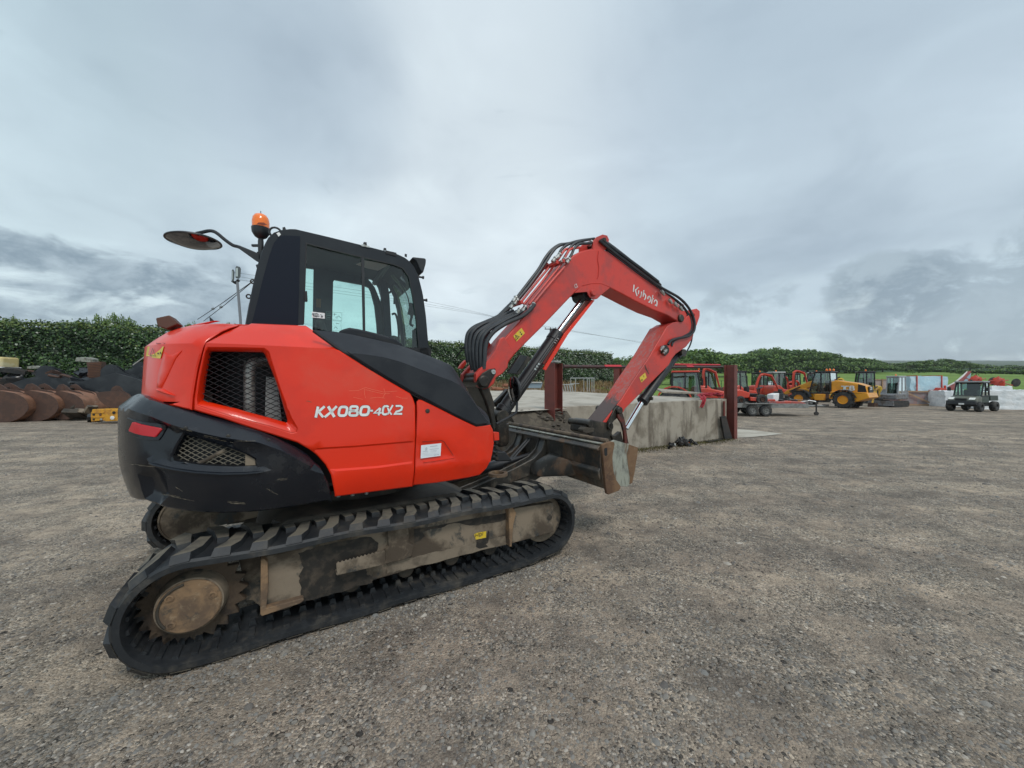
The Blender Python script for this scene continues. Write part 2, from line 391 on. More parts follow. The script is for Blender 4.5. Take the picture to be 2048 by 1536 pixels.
def pin(p, poly):
    c = False; n = len(poly); j = n-1
    for i in range(n):
        if (poly[i][1] > p[1]) != (poly[j][1] > p[1]) and p[0] < (poly[j][0]-poly[i][0])*(p[1]-poly[i][1])/(poly[j][1]-poly[i][1])+poly[i][0]: c = not c
        j = i
    return c
def shell(name, cur, outline, m, holes=(), off=None, thick=.03, grid=.05, edge=.006, rows=(), parent=ex, smooth=28):
    off = off or (lambda w, z: 0.)
    outs = [dens(outline, grid)]+[dens(h, grid) for h in holes]
    verts = []; edges = []; eo = []
    def loop(pl, e, closed=True):
        b = len(verts); verts.extend(pl); eo.extend([e]*len(pl)); n = len(pl)
        edges.extend([(b+i, b+(i+1) % n) for i in range(n if closed else n-1)])
    for k, pl in enumerate(outs):
        loop(pl, -edge)
        if edge:
            q = inset(pl, edge*1.3 if k == 0 else -edge*1.3); loop(q, 0.)
    for r in rows: loop(dens(r, grid, False), 0., False)
    xs = [p[0] for p in outs[0]]; ys = [p[1] for p in outs[0]]
    x = min(xs)+grid/2; row = 0
    while x < max(xs):
        y = min(ys)+(grid/2 if row % 2 else 0)
        while y < max(ys):
            if pin((x, y), outs[0]) and not any(pin((x, y), h) for h in outs[1:]) and min((Vector((x, y))-Vector(q)).length for q in verts) > grid*.35:
                verts.append((x, y)); eo.append(0.)
            y += grid
        x += grid*.87; row += 1
    res = delaunay_2d_cdt([Vector(v) for v in verts], edges, [], 1 if not holes else 1, 1e-5, True)
    rv, rf, orig = res[0], res[2], res[3]
    keep = []
    for f in rf:
        c = sum((rv[i] for i in f), Vector((0, 0)))/len(f)
        if pin(c, outs[0]) and not any(pin(c, h) for h in outs[1:]): keep.append(tuple(f))
    mb = MB(); n = len(rv); V = []
    for i, q in enumerate(rv):
        e = min([eo[j] for j in orig[i]] or [0.]) if orig[i] else 0.
        V.append(cur.xyz(q.x, q.y, off(q.x, q.y)+e))
    V2 = [cur.xyz(q.x, q.y, off(q.x, q.y)-thick) for q in rv]
    cnt = {}
    for f in keep:
        for i in range(3):
            e = (f[i], f[(i+1) % 3]); cnt[e] = cnt.get(e, 0)+1
    Fs = list(keep)+[tuple(n+i for i in f[::-1]) for f in keep]
    for (a, b) in cnt:
        if (b, a) not in cnt: Fs.append((b, a, n+a, n+b))
    mb.add(V+V2, Fs)
    return part(mb, name, m, parent, smooth=smooth, recalc=True)
def cdecal(name, polys, cur, m, o=.003, off=None, parent=ex):
    mb = MB()
    for q in polys:
        V = []
        for x, y in q:
            w, z = cur.hit(x, y, off); V.append(cur.xyz(w, z, (off(w, z) if off else 0)+o))
        mb.add(V, [tuple(range(len(V)))])
    return part(mb, name, m, parent, smooth=0)
def lattice(name, cur, hole, m, o, pitch=.026, slope=.5, r=.0022, off=None, parent=ex):
    """expanded metal: two families of thin strands clipped to the opening"""
    mb = MB(); xs = [p[0] for p in hole]; ys = [p[1] for p in hole]; x0, x1, y0, y1 = min(xs), max(xs), min(ys), max(ys)
    for sg in (-1, 1):
        c = y0-abs(slope)*(x1-x0)
        while c < y1+abs(slope)*(x1-x0):
            # line z = c + sg*slope*(w-x0) ; wavy
            run = []; N_ = 90
            for k in range(N_+1):
                w = x0+(x1-x0)*k/N_; z = c+sg*slope*(w-x0)
                if pin((w, z), hole): run.append((w, z))
                else:
                    if len(run) > 1: mb.tube([cur.xyz(a, b, o+(off(a, b) if off else 0)) for a, b in (run[::6]+[run[-1]])], r, 4, False)
                    run = []
            if len(run) > 1: mb.tube([cur.xyz(a, b, o+(off(a, b) if off else 0)) for a, b in (run[::6]+[run[-1]])], r, 4, False)
            c += pitch
    return part(mb, name, m, parent, smooth=0)

# ---------------------------------------------------------------- undercarriage
class Loop:
    def __init__(s):
        P = []
        for k in range(25):      # rear arc, from top to bottom (outer base surface)
            a = math.pi/2+math.pi*k/24; P.append((-.995+.286*math.cos(a), .300+.286*math.sin(a)))
        for k in range(1, 30):
            x = -.995+(1.10+.995)*k/30; P.append((x, .014+.006*math.sin(x*9)))
        P += [(1.18, .022), (1.28, .040)]
        for k in range(21):
            a = -math.pi/2+.12+(math.pi-.12)*k/20; P.append((1.372+.258*math.cos(a), .312+.258*math.sin(a)))
        for k in range(1, 24):
            u = k/24; x = 1.372-(1.372+.995)*u; P.append((x, .570+.014*u-.012*math.sin(u*math.pi*3)**2))
        s.P = [Vector((a, b)) for a, b in P][::-1]; s.P.append(s.P[0]); s.w = [0]
        for i in range(1, len(s.P)): s.w.append(s.w[-1]+(s.P[i]-s.P[i-1]).length)
        s.L = s.w[-1]
    def at(s, l):
        l %= s.L; i = max(1, min(int(np.searchsorted(s.w, l)), len(s.w)-1)); k = (l-s.w[i-1])/(s.w[i]-s.w[i-1]+1e-9)
        q = s.P[i-1].lerp(s.P[i], k)
        def tg(j): return (s.P[(j+1) % (len(s.P)-1)]-s.P[(j-1) % (len(s.P)-1)]).normalized()
        d = tg(i-1).lerp(tg(i % (len(s.P)-1)), k).normalized()
        return q, Vector((-d.y, d.x))
LP = Loop()
_q, _n = LP.at(.3)
LSG = 1 if (_q-Vector((.2, .3))).dot(_n) > 0 else -1
def make_track(t_out, t_in, ds):
    sd = 1 if t_in > t_out else -1; W = abs(t_in-t_out)
    def P(l, t, h):
        q, n = LP.at(l); q = q+n*h*LSG; return T(q.x+ds, t_out+sd*t, q.y)
    mb = MB(); N_ = 304; sec = [(0., -.012), (.012, .0), (W-.012, .0), (W, -.012), (W, -.040), (W-.02, -.046), (.02, -.046), (0., -.040)]; n = len(sec)
    V = [P(LP.L*i/N_, a, b) for i in range(N_) for a, b in sec]
    mb.add(V, [(i*n+k, i*n+(k+1) % n, ((i+1) % N_)*n+(k+1) % n, ((i+1) % N_)*n+k) for i in range(N_) for k in range(n)])
    pitch = LP.L/76
    for k in range(76):      # inner drive ribs and guide blocks
        l = k*pitch
        for (ta, tb) in ((.05, .15), (W-.15, W-.05)):
            V = [P(l+a, t, h) for h in (-.044, -.058) for a, t in ((-.015, ta), (.015, ta), (.015, tb), (-.015, tb))]
            mb.add(V, [(0, 3, 2, 1), (4, 5, 6, 7), (0, 1, 5, 4), (1, 2, 6, 5), (2, 3, 7, 6), (3, 0, 4, 7)])
        for (ta, tb) in ((.165, .19), (W-.19, W-.165)):
            V = [P(l+a*(1 if h > -.06 else .6), t, h) for h in (-.044, -.085) for a, t in ((-.022, ta), (.022, ta), (.022, tb), (-.022, tb))]
            mb.add(V, [(0, 3, 2, 1), (4, 5, 6, 7), (0, 1, 5, 4), (1, 2, 6, 5), (2, 3, 7, 6), (3, 0, 4, 7)])
    belt = part(mb, 'rubber_track', M_RUB, smooth=40, recalc=True)
    mb = MB()
    for k in range(38):
        l0 = k*pitch*2
        for row in (0, 1):
            base = [(0, 0), (.084, 0), (.128, .10), (.150, .255), (.088, .262), (.048, .11)]
            if row: base = [(a+pitch, W-b) for a, b in base]
            c = (sum(a for a, b in base)/6, sum(b for a, b in base)/6)
            top = [(c[0]+(a-c[0])*.86, c[1]+(b-c[1])*.94) for a, b in base]
            # outward ends stay nearly flush with the belt edge
            rb = random.Random(k*2+row); hh = .028+.004*rb.random()
            for i, (a, b) in enumerate(base):
                if b in (0, W): top[i] = (top[i][0], b+(.034 if b == 0 else -.034))
            V = [P(l0+a, b, -.004) for a, b in base]+[P(l0+a, b, hh) for a, b in top]
            mb.add(V, [tuple(range(5, -1, -1)), tuple(range(6, 12))]+[(i, (i+1) % 6, (i+1) % 6+6, i+6) for i in range(6)])
    tl_ = part(mb, 'tread_lugs', [M_RUB, M_LUG], belt, smooth=25, recalc=True)
    for p_ in tl_.data.polygons:
        if len(p_.vertices) == 6: p_.material_index = 1
    return belt
for t_out, t_in, ds in ((-1.1, -.65, 0), (1.1, .65, -.30)):
    make_track(t_out, t_in, ds)
    sd = 1 if t_in > t_out else -1
    def D_(a): return t_out+sd*a
    # sprocket with teeth
    mb = MB(); prof = []; nt = 42
    for i in range(nt):
        a = 2*math.pi*i/nt; r = .252 if i % 2 == 0 else .208
        prof.append((-.995+ds+r*math.cos(a), .308+r*math.sin(a)))
    mb.prism(prof, fT, D_(.165), D_(.205)); sp = part(mb, 'sprocket', mat('dark_rust_mud', (.085, .058, .038), .85, 0, (.045, .033, .025), 8., bump=(30, .4, .012)), bevel=.004)
    mb = MB(); mb.lathe(T(-.995+ds, D_(.2), .308), -NT*sd, [(.165, -.02), (.162, .03), (.150, .085), (.146, .11)], 40); part(mb, 'motor_housing', M_MUD, sp)
    mb = MB(); mb.lathe(T(-.995+ds, D_(.0), .308), -NT*sd, [(.138, -.10), (.138, -.083), (.132, -.078), (.0, -.076)], 44)
    cp = part(mb, 'hub_cover', M_MUD2, sp)
    for a in (20, 140, 225):
        mb = MB(); mb.lathe(T(-.995+ds+.105*math.cos(R(a)), D_(.077), .308+.105*math.sin(R(a))), -NT*sd, [(.02, -.004), (.02, .004), (.011, .006), (.011, .0)], 14); part(mb, 'hub_bolt', M_MUD2, sp)
    pl = crspline([T(-.995+ds+.128*math.cos(R(a)), D_(.075), .308+.128*math.sin(R(a))) for a in range(100, 226, 15)], 2)
    mb = MB(); mb.tube(pl, .007, 6); part(mb, 'damp_stain_rim', M_MUDD, sp)
    mb = MB(); mb.lathe(T(1.372+ds, D_(.12), .318), NT*sd, [(.165, 0), (.20, .02), (.20, .18), (.165, .2)], 36); part(mb, 'idler', M_MUD)
    for s_ in (-.55, -.18, .18, .53, .86):
        mb = MB(); mb.lathe(T(s_+ds, D_(.17), .172), NT*sd, [(.03, -.03), (.055, -.02), (.062, 0), (.062, .06), (.045, .08), (.045, .16), (.062, .18), (.062, .24)], 22); part(mb, 'track_roller', M_MUDD)
    mb = MB(); mb.lathe(T(.2+ds, D_(.16), .47), NT*sd, [(.045, 0), (.045, .12)], 16); part(mb, 'carrier_roller', M_MUD2)
    if sd > 0:
        # near side frame: outlines as seen
        fr = plate('track_frame', [(522, 1118), (522, 1229), (1024, 1084), (1024, 1014), (900, 1036), (700, 1076)], -1.0, -.82, M_MUD, fr='T', at=-1.02, bevel=.008)
        plate('idler_yoke', K(8, (1430, 437), (1430, 697), (1738, 612), (1742, 555), (1740, 392)), -1.03, -.84, M_MUD, fr, 'T', bevel=.006)
        plate('tension_rib', K(8, (1385, 435), (1405, 440), (1412, 720), (1428, 722), (1440, 560), (1462, 468), (1440, 430)), -1.055, -.9, M_MUD2, fr, 'T', bevel=.004)
        plate('rear_rib', K(7, (1212, 590), (1232, 575), (1262, 600), (1268, 780), (1252, 940), (1518, 866), (1530, 880), (1500, 905), (1222, 998), (1208, 985)), -1.045, -.95, M_MUD2, fr, 'T', bevel=.004)
        plate('motor_guard', K(7, (1050, 560), (1215, 560), (1215, 930), (1150, 880), (1060, 890), (1090, 760)), -.87, -.80, M_MUD, fr, 'T', bevel=.004)
        plate('top_bracket', K(8, (505, 575), (655, 560), (668, 640), (655, 690), (698, 710), (690, 785), (640, 815), (480, 852), (485, 745), (515, 720), (505, 650)), -1.03, -.9, M_MUD, fr, 'T', bevel=.006)
        plate('idler_bracket', K(8, (1530, 400), (1560, 320), (1700, 300), (1745, 370), (1735, 395)), -.97, -.9, M_MUD, fr, 'T', bevel=.004)
        # side step with a serrated grip
        b0 = TT(K(8, (122, 846), (485, 750), (485, 852), (128, 935)), -1.085)
        top = []
        for k in range(27):
            u = k/26; x = b0[0][0]+(b0[1][0]-b0[0][0])*u; z = b0[0][1]+(b0[1][1]-b0[0][1])*u
            top.append((x, z+(.006 if k % 2 else -.004)))
        mb = MB(); mb.prism(top+[b0[2], b0[3]], fT, -1.085, -1.07)
        cc = (b0[0][0]+b0[1][0])/2; ln = b0[1][0]-b0[0][0]; zz = (b0[2][1]+b0[3][1])/2
        mb.box(T(cc, -1.045, zz+.006), (ln, .06, .01), Matrix.Rotation(R(31.), 3, 'Z'))
        part(mb, 'side_step', M_MUD, fr, bevel=.002)
        decal('sticker', [K(8, (1148, 628), (1165, 618), (1238, 604), (1236, 652), (1160, 668))], -1.0045, M_YEL, fr, 'T')
        S = [((952, 1067.5), (951, 1074)), ((957, 1066), (956, 1073)), ((952, 1071), (956, 1070)), ((959.5, 1066), (958.5, 1073)), ((959.5, 1066), (963, 1067), (962.5, 1071), (958.5, 1073)), ((966, 1064), (965, 1071))]
        decal('sticker_print', [q for l in S for q in ribbon(l, 1.1)], -1.0075, mat('brown_print', (.14, .09, .02), .7), fr, 'T')
        for px, py, r in ((1100, 1035, .022), (1075, 998, .02)):
            mb = MB(); s_, z_ = hit(px, py, -1.035, UT, NT); mb.lathe(T(s_, -1.034, z_), -NT, [(r, -.003), (r, .002), (r*.6, .0025)], 16); part(mb, 'grease_port', M_MUDD, fr)
        def rag(pts, n=5, a=2.2, sd_=1):
            rr_ = random.Random(sd_); out = []
            for i in range(len(pts)):
                p, q = pts[i], pts[(i+1) % len(pts)]
                for k in range(n): u = k/n; out.append((p[0]+(q[0]-p[0])*u+rr_.uniform(-a, a)*(k > 0), p[1]+(q[1]-p[1])*u+rr_.uniform(-a, a)*(k > 0)))
            return out
        M_STAIN_SHADE = mat('dark_stain_and_shade', (.020, .017, .014), .7, 0, (.05, .038, .028), 14., layers=[((.11, .085, .06), 9., .55, .75, .7, .9)], bump=(30, .3, .01))
        decal('stain_and_shade', [rag([(596, 1106), (607, 1135), (597, 1152), (603, 1176), (600, 1206), (667, 1187), (743, 1166), (748, 1156), (733, 1148), (732, 1130), (755, 1100), (757, 1086), (742, 1074), (694, 1081), (640, 1092)])], -1.0035, M_STAIN_SHADE, fr, 'T')
        decal('stain_and_shade', [rag(K(8, (705, 700), (780, 645), (765, 610), (900, 580), (1000, 545), (1150, 560), (1250, 545), (1380, 520), (1385, 470), (700, 590)), 4, 1.6, 2)], -1.0035, M_STAIN_SHADE, fr, 'T')  # dirt plus the shadow below the belt top, painted as one dark patch
        decal('stain_and_shade', [rag(K(8, (1165, 668), (1200, 662), (1240, 655), (1250, 600), (1262, 610), (1252, 690), (1235, 700), (1250, 722), (1190, 735), (1160, 720)), 3, .8, 3)], -1.0038, M_STAIN_SHADE, fr, 'T')
        M_PALE = mat('dried_mud', (.22, .175, .128), .95, 0, (.12, .095, .07), 6., bump=(30, .4, .012))
        decal('dried_mud', [rag(K(8, (500, 830), (690, 800), (720, 790), (1000, 730), (1380, 640), (1400, 700), (1000, 800), (640, 890), (500, 920)), 6, 1.4, 4)], -1.0030, M_PALE, fr, 'T')
        mb = MB(); mb.prism([(-.55, .44), (-.1, .40), (.9, .43), (1.25, .42), (1.25, .30), (-.7, .30)], fT, -1.0, -.99)
    else:
        mb = MB(); mb.prism([(-.75+ds, .16), (1.3+ds, .16), (1.3+ds, .40), (1.0+ds, .46), (-.6+ds, .46)], fT, D_(.1), D_(.3)); fr = part(mb, 'track_frame', M_MUD, bevel=.008)
        mb = MB(); mb.lathe(T(-.995+ds, D_(.45), .308), NT*(-sd)*-1, [(.215, -.06), (.215, -.03), (.20, -.024), (.20, -.035), (.0, -.035)], 44); ip = part(mb, 'inner_guard_plate', M_MUD, fr)
        mb = MB(); mb.prism([(-1.15, .20), (-.5, .26), (-.5, .44), (-1.15, .44)], fT, .66, .69); part(mb, 'inner_guard_arm', M_MUD, fr, bevel=.004)
mb = MB(); mb.prism([(-.75, .30), (.85, .30), (.95, .45), (.6, .62), (-.55, .62), (-.75, .50)], fT, -.82, .82); part(mb, 'car_body', M_MUDD, bevel=.02)
mb = MB(); mb.lathe(T(0, 0, .6), (0, 0, 1), [(.55, 0), (.58, .02), (.58, .09), (.5, .11), (.5, .20)], 48); part(mb, 'slew_ring', M_GREASE)
for i in range(14):
    a = R(150+i*9); q = T(.62*math.cos(a), .62*math.sin(a), .67); mb = MB(); mb.lathe(q, (0, 0, 1), [(.014, -.01), (.014, .02)], 6); part(mb, 'slew_bolt', M_STEEL)
# lifting eye beside the track
s_, z_ = hit(996, 948, -.72); mb = MB(); c = U(s_, -.72, z_)
mb.lathe(c, (0, 0, 1), [(.055, -.012), (.085, -.012), (.085, .012), (.055, .012), (.055, -.012)], 26); part(mb, 'tie_down_eye', M_MUD2)
# ---------------------------------------------------------------- dozer blade
tb0, tb1 = -1.1, 1.1
def bl(pts): return TT(pts, -1.1)
ear = K(11, (1418, 470), (1428, 440), (1450, 425), (1545, 400), (1572, 408), (1580, 440), (1562, 520), (1552, 600), (1556, 700), (1570, 800), (1600, 890), (1650, 960), (1655, 1000), (1630, 1030), (1500, 1078), (1480, 1066), (1465, 980), (1450, 800), (1432, 600))
bd = MB(); prof_o = bl(K(11, (1425, 440), (1480, 420), (1560, 410), (1550, 600), (1560, 800), (1640, 985), (1490, 1050), (1460, 900), (1430, 600)))
# back sheet: folded profile swept across the machine
back = bl(K(11, (1545, 425), (1470, 450), (1430, 480), (1430, 560), (1425, 690), (1450, 860), (1475, 1010), (1560, 1040)))
front = bl(K(11, (1640, 1010), (1600, 900), (1575, 800), (1558, 700), (1555, 600), (1562, 500), (1580, 430)))
bd.prism(back+front, fT, -1.085, 1.085); blade = part(bd, 'dozer_blade', M_BLADE, bevel=.006)
h1 = K(11, (1462, 500), (1475, 484), (1500, 484), (1502, 575), (1486, 590), (1468, 580))
mb = MB(); mb.prism(bl(ear), fT, -1.118, -1.088); e1 = part(mb, 'end_plate', M_RUSTP, blade, bevel=.005)
mb = MB(); mb.prism([(a, b) for a, b in bl(ear)], fT, 1.088, 1.118); part(mb, 'end_plate', M_RUSTP, blade, bevel=.005)
decal('slot', [h1], -1.1195, M_BLK2, e1, 'T')
for tt in (-1.095, 1.075):
    mb = MB(); mb.prism(bl(K(11, (1560, 405), (1600, 385), (1780, 440), (1895, 478), (1890, 560), (1850, 800), (1820, 940), (1760, 985), (1640, 970), (1580, 880), (1552, 640))), fT, tt, tt+.02)
    wp = part(mb, 'side_wing', M_WORN, blade, bevel=.003)
    if tt < 0:
        decal('rust_patch', [K(11, (1775, 440), (1894, 480), (1888, 570), (1850, 800), (1820, 935), (1785, 950), (1790, 860), (1765, 700), (1752, 560), (1770, 500))], -1.0975, M_RUSTP, wp, 'T')
# rolled top edge
q = bl(K(11, (1520, 410)))[0]; mb = MB(); mb.tube([T(q[0], -1.085, q[1]+.008), T(q[0], 1.085, q[1]+.008)], .022, 10); part(mb, 'top_pipe', mat('dusty_pipe', (.17, .125, .085), .8, 0, (.08, .06, .05), 8.), blade)
q = bl(K(11, (1440, 455)))[0]; mb = MB(); mb.box(T(q[0]+.01, 0, q[1]+.012), (.05, 2.17, .012), Matrix.Rotation(R(31.), 3, 'Z')); part(mb, 'top_flange', M_WORN, blade, bevel=.002)
# vertical ribs behind the blade (they sweep down into the push arms)
sb, zb = bl(K(11, (1430, 560)))[0]
for tc_ in (-.16, .32):
    mb = MB(); mb.prism([(sb+.02, .95), (sb-.015, .95), (sb-.02, .84), (sb-.06, .76), (sb-.16, .68), (sb-.40, .60), (sb-.75, .50), (sb-1.1, .42), (sb-1.1, .36), (sb-.6, .42), (sb-.2, .50), (sb+.02, .52)], fT, tc_-.07, tc_-.055)
    mb.prism([(sb+.02, .95), (sb-.015, .95), (sb-.02, .84), (sb-.06, .76), (sb-.16, .68), (sb-.40, .60), (sb-.75, .50), (sb-1.1, .42), (sb-1.1, .36), (sb-.6, .42), (sb-.2, .50), (sb+.02, .52)], fT, tc_+.055, tc_+.07)
    mb.prism([(sb, .86), (sb-.06, .72), (sb-.18, .63), (sb-.42, .55), (sb-1.15, .37), (sb-1.15, .24), (sb-.5, .36), (sb-.15, .42), (sb, .48)], fT, tc_-.055, tc_+.055)
    part(mb, 'push_arm', M_BLADE, blade, bevel=.006)
# boxed gusset between arm and blade
def quad(pts): return pts
def rayS(px, py, s_):
    a = (px-1024)/F; D = (UT.dot(OX)+s_)/(UT.x*a+UT.y); return Vector((a*D, D, H-(py-768)*D/F))
g = [rayS(*K(11, p)[0], sb+.01) for p in ((775, 540), (1075, 655), (1140, 740), (1100, 838), (900, 848))]+[rayS(*K(11, p)[0], sb-.22) for p in ((485, 705), (468, 770), (520, 830), (640, 855))]+[rayS(*K(11, (760, 560))[0], sb-.05), rayS(*K(11, (1000, 640))[0], sb-.05)]
bm = bmesh.new(); [bm.verts.new(p) for p in g]; bmesh.ops.convex_hull(bm, input=bm.verts); bmesh.ops.dissolve_limit(bm, angle_limit=R(6), verts=bm.verts, edges=bm.edges); bm.verts.index_update()
mb = MB(); mb.add([v.co.copy() for v in bm.verts], [tuple(v.index for v in f_.verts) for f_ in bm.faces]); bm.free(); part(mb, 'gusset', M_BLADE, blade, bevel=.010, seg=2)
mb = MB(); mb.prism([(sb+.0, .93), (sb-.045, .90), (sb-.045, .885), (sb+.0, .88)], fT, -1.085, 1.085); part(mb, 'upper_fold', M_BLADE, blade, bevel=.004)
mb = MB(); mb.prism([(sb+.0, .72), (sb-.030, .69), (sb-.030, .66), (sb+.0, .60)], fT, -1.085, -.30); part(mb, 'mid_fold', M_BLADE, blade, bevel=.006)
mb = MB()
for dz in (0, .05): mb.tube([T(sb-.02, .1-dz, .85), T(sb-.3, .08-dz, .62), T(sb-.5, .07-dz, .5)], .012, 6)
part(mb, 'grease_line', M_BLK, blade)
mb = MB(); mb.cyl(T(.75, .02, .50), T(1.5, .02, .60), .06); mb.cyl(T(1.5, .02, .60), T(sb-.02, .02, .67), .032); part(mb, 'blade_cylinder', M_BLK, blade)
plate('valve_cover', K(11, (90, 530), (200, 535), (290, 655), (80, 658)), -.62, -.35, M_BLK, blade, 'U', bevel=.01)
decal('label_tag', [K(11, (1135, 537), (1176, 546), (1160, 585), (1122, 574))], -1.16 if False else -.62, M_WHT, blade, 'T') if False else None
# ---------------------------------------------------------------- upper body
RED = Curtain([(1.02, -.50), (1.0, -.82), (.955, -.95), (.86, -1.03), (.72, -1.05), (.3, -1.05), (-.2, -1.05), (-.6, -1.045), (-.84, -1.02), (-1.05, -.93), (-1.205, -.76), (-1.32, -.48), (-1.37, 0), (-1.32, .48), (-1.205, .76), (-1.05, .93), (-.8, 1.03), (-.5, 1.05), (.2, 1.05)])
CWC = Curtain([(.0, -1.04), (-.2, -1.07), (-.45, -1.11), (-.7, -1.11), (-.96, -1.055), (-1.16, -.94), (-1.32, -.74), (-1.425, -.44), (-1.465, 0), (-1.425, .44), (-1.32, .74), (-1.16, .94), (-.9, 1.05), (-.6, 1.11), (-.2, 1.11)])
ZC = 1.725
crs = [RED.hit(x, y) for x, y in K(4, (560, 183), (900, 190), (1300, 205), (1600, 220), (1960, 240))]
crs.sort()
def zcr(w): return float(np.interp(w, [p[0] for p in crs], [p[1] for p in crs]))
def lerpf(pts):
    pts = sorted(pts); xs = [p[0] for p in pts]; zs = [p[1] for p in pts]
    return lambda w: float(np.interp(w, xs, zs)), xs[0], xs[-1]
g1 = RED.tr(K(5, (275, 1056), (600, 1038), (1090, 996))); g2 = RED.tr(K(5, (440, 1232), (800, 1205), (1088, 1166)))
G1, g1a, g1b = lerpf(g1); G2, g2a, g2b = lerpf(g2)
def stp(x): x = max(0., min(1., x)); return x*x*(3-2*x)
def roff(w, z):
    o = 0.
    zc = zcr(w)
    if z > zc: o -= (z-zc)*1.25
    if g1a-.02 < w < g1b+.02:
        o += -.010*stp((G1(w)-z+.005)/.010)+.012*stp((G2(w)-z+.005)/.010)
    if z < .95: o -= .25*(.95-z)**2*4
    return o
def rows_of(G, a, b):
    return [[(a+(b-a)*k/12, G(a+(b-a)*k/12)+d) for k in range(13)] for d in (.006, -.006)]
# grille opening with a bevelled surround
hole_o = K(4, (884, 230), (1342, 238), (1375, 262), (1480, 590), (1560, 800), (1612, 890), (1606, 915), (1570, 922), (1400, 868), (1100, 790), (800, 696), (792, 650), (812, 500), (862, 262))
hole_i = K(4, (905, 256), (1335, 264), (1352, 285), (1440, 500), (1500, 700), (1534, 815), (1534, 838), (1520, 842), (1370, 798), (1100, 725), (828, 662), (826, 640), (845, 480), (885, 275))
ho = RED.tr(hole_o, roff); hi = RED.tr(hole_i, lambda w, z: -.035)
rows = rows_of(G1, g1a+.015, g1b-.015)+rows_of(G2, g2a+.015, g2b-.015)
crow = [[(a, zcr(a)) for a in np.linspace(RED.hit(395, 690)[0]-.012, RED.hit(*K(4, (1960, 240))[0])[0]+.03, 14)]]
side_o = RED.tr(K(4, (764, 738), (768, 640), (802, 430), (850, 230), (884, 178), (1012, 106), (1150, 46), (1205, 44), (1238, 27), (1685, 46), (1745, 84))+K(5, (485, 246), (700, 384), (900, 504), (1066, 600), (1090, 640), (1110, 700), (1112, 1000), (1086, 1366), (452, 1448), (440, 1380), (418, 1270), (372, 1185), (300, 1105), (240, 1060), (140, 1003)) + K(4, (1300, 905), (1000, 805)), roff)
side = shell('side_panel', RED, side_o, M_RED, holes=[ho], off=roff, rows=rows+crow, grid=.05)
mb = MB(); n = len(ho); a1 = dens(ho, .03); 
V = []; Fs = []
NB = len(ho)
for i in range(NB):
    m_ = 6
    for k in range(m_):
        u = k/m_; A_ = Vector(ho[i]).lerp(Vector(ho[(i+1) % NB]), u); B_ = Vector(hi[i]).lerp(Vector(hi[(i+1) % NB]), u)
        M_ = A_.lerp(B_, .5); V += [RED.xyz(A_.x, A_.y, roff(A_.x, A_.y)-.002), RED.xyz(M_.x, M_.y, roff(M_.x, M_.y)-.012), RED.xyz(B_.x, B_.y, -.035), RED.xyz(B_.x, B_.y, -.06)]
nn = len(V)//4
for i in range(nn):
    j = (i+1) % nn
    for k in range(3): Fs.append((i*4+k, j*4+k, j*4+k+1, i*4+k+1))
mb.add(V, Fs); part(mb, 'grille_surround', M_RED, side, smooth=50, recalc=True)
lattice('mesh_grille', RED, hi, mat('grille_wire', (.028, .03, .034), .4, .4), -.045, .030, .52, .0021, parent=side)
# machinery behind the grille
mb = MB(); c0 = RED.tr(K(4, (1190, 330), (1390, 800)), lambda w, z: -.16)
def rin(px, py, dep):
    w, z = RED.hit(*K(4, (px, py))[0], lambda a, b: -dep); return RED.xyz(w, z, -dep)
mb.tube(crspline([rin(1225, 900, .14), rin(1225, 620, .14), rin(1225, 420, .14), rin(1250, 355, .15), rin(1330, 345, .2), rin(1420, 350, .26)], 4), .03, 12)
part(mb, 'intake_pipe', mat('alu_pipe', (.32, .31, .29), .45, .5, (.2, .18, .16), 20.), side)
mb = MB(); mb.add([rin(1360, 465, .17), rin(1450, 470, .17), rin(1490, 840, .17), rin(1350, 840, .17)], [(0, 1, 2, 3)]); part(mb, 'filter_box', mat('pale_cover', (.30, .30, .29), .6), side, smooth=0)
mb = MB(); mb.add([rin(1180, 330, .12), rin(1195, 330, .12), rin(1200, 800, .12), rin(1185, 800, .12)], [(0, 1, 2, 3)]); mb.add([rin(840, 560, .10), rin(920, 600, .10), rin(920, 700, .10), rin(830, 690, .10)], [(0, 1, 2, 3)]); part(mb, 'radiator_edge', M_GREASE, side, smooth=0)
# rear hood wraps the tail
def wz(px, py): return RED.hit(px, py, roff)
hb = [wz(*p) for p in K(4, (742, 738), (750, 620), (786, 400), (834, 222), (866, 172), (1000, 98), (1130, 44), (1060, 26), (900, 22), (760, 30))]
bot = [wz(*p) for p in K(4, (450, 668), (600, 706))]
wl = RED.w[-1]
zb_ = bot[0][1]
hood_o = hb+[(hb[-1][0]+.12, hb[-1][1]+.0), (2.6, 1.90), (3.4, 1.88), (wl-.9, 1.88), (wl-.9, 1.24), (3.2, 1.24), (2.5, zb_-.0)]+bot
def hoff(w, z):
    zc = zcr(w); o = 0.
    if z > zc: o -= (z-zc)*1.0+max(0, z-zc-.1)*1.2
    o -= (z-1.30)*.05*stp((w-2.25)/.4)
    return o
hood = shell('rear_hood', RED, hood_o, M_RED, off=hoff, grid=.055, rows=[[(a, 1.725) for a in np.linspace(hb[4][0]+.05, 3.2, 30)]])
# moulded facets on the hood
def hpan(nm, pts, o):
    P = [RED.hit(x, y, hoff) for x, y in pts]; return shell(nm, RED, P, M_RED, off=lambda w, z: hoff(w, z)+o, thick=.012, grid=.05, edge=.004, parent=hood, smooth=50)
hpan('hood_facet', K(4, (530, 262), (560, 288), (600, 285), (672, 252), (615, 330), (560, 450), (505, 560), (468, 556), (480, 440)), .005)
hpan('hood_facet', K(4, (466, 566), (520, 566), (618, 620), (560, 612), (480, 584)), .008)
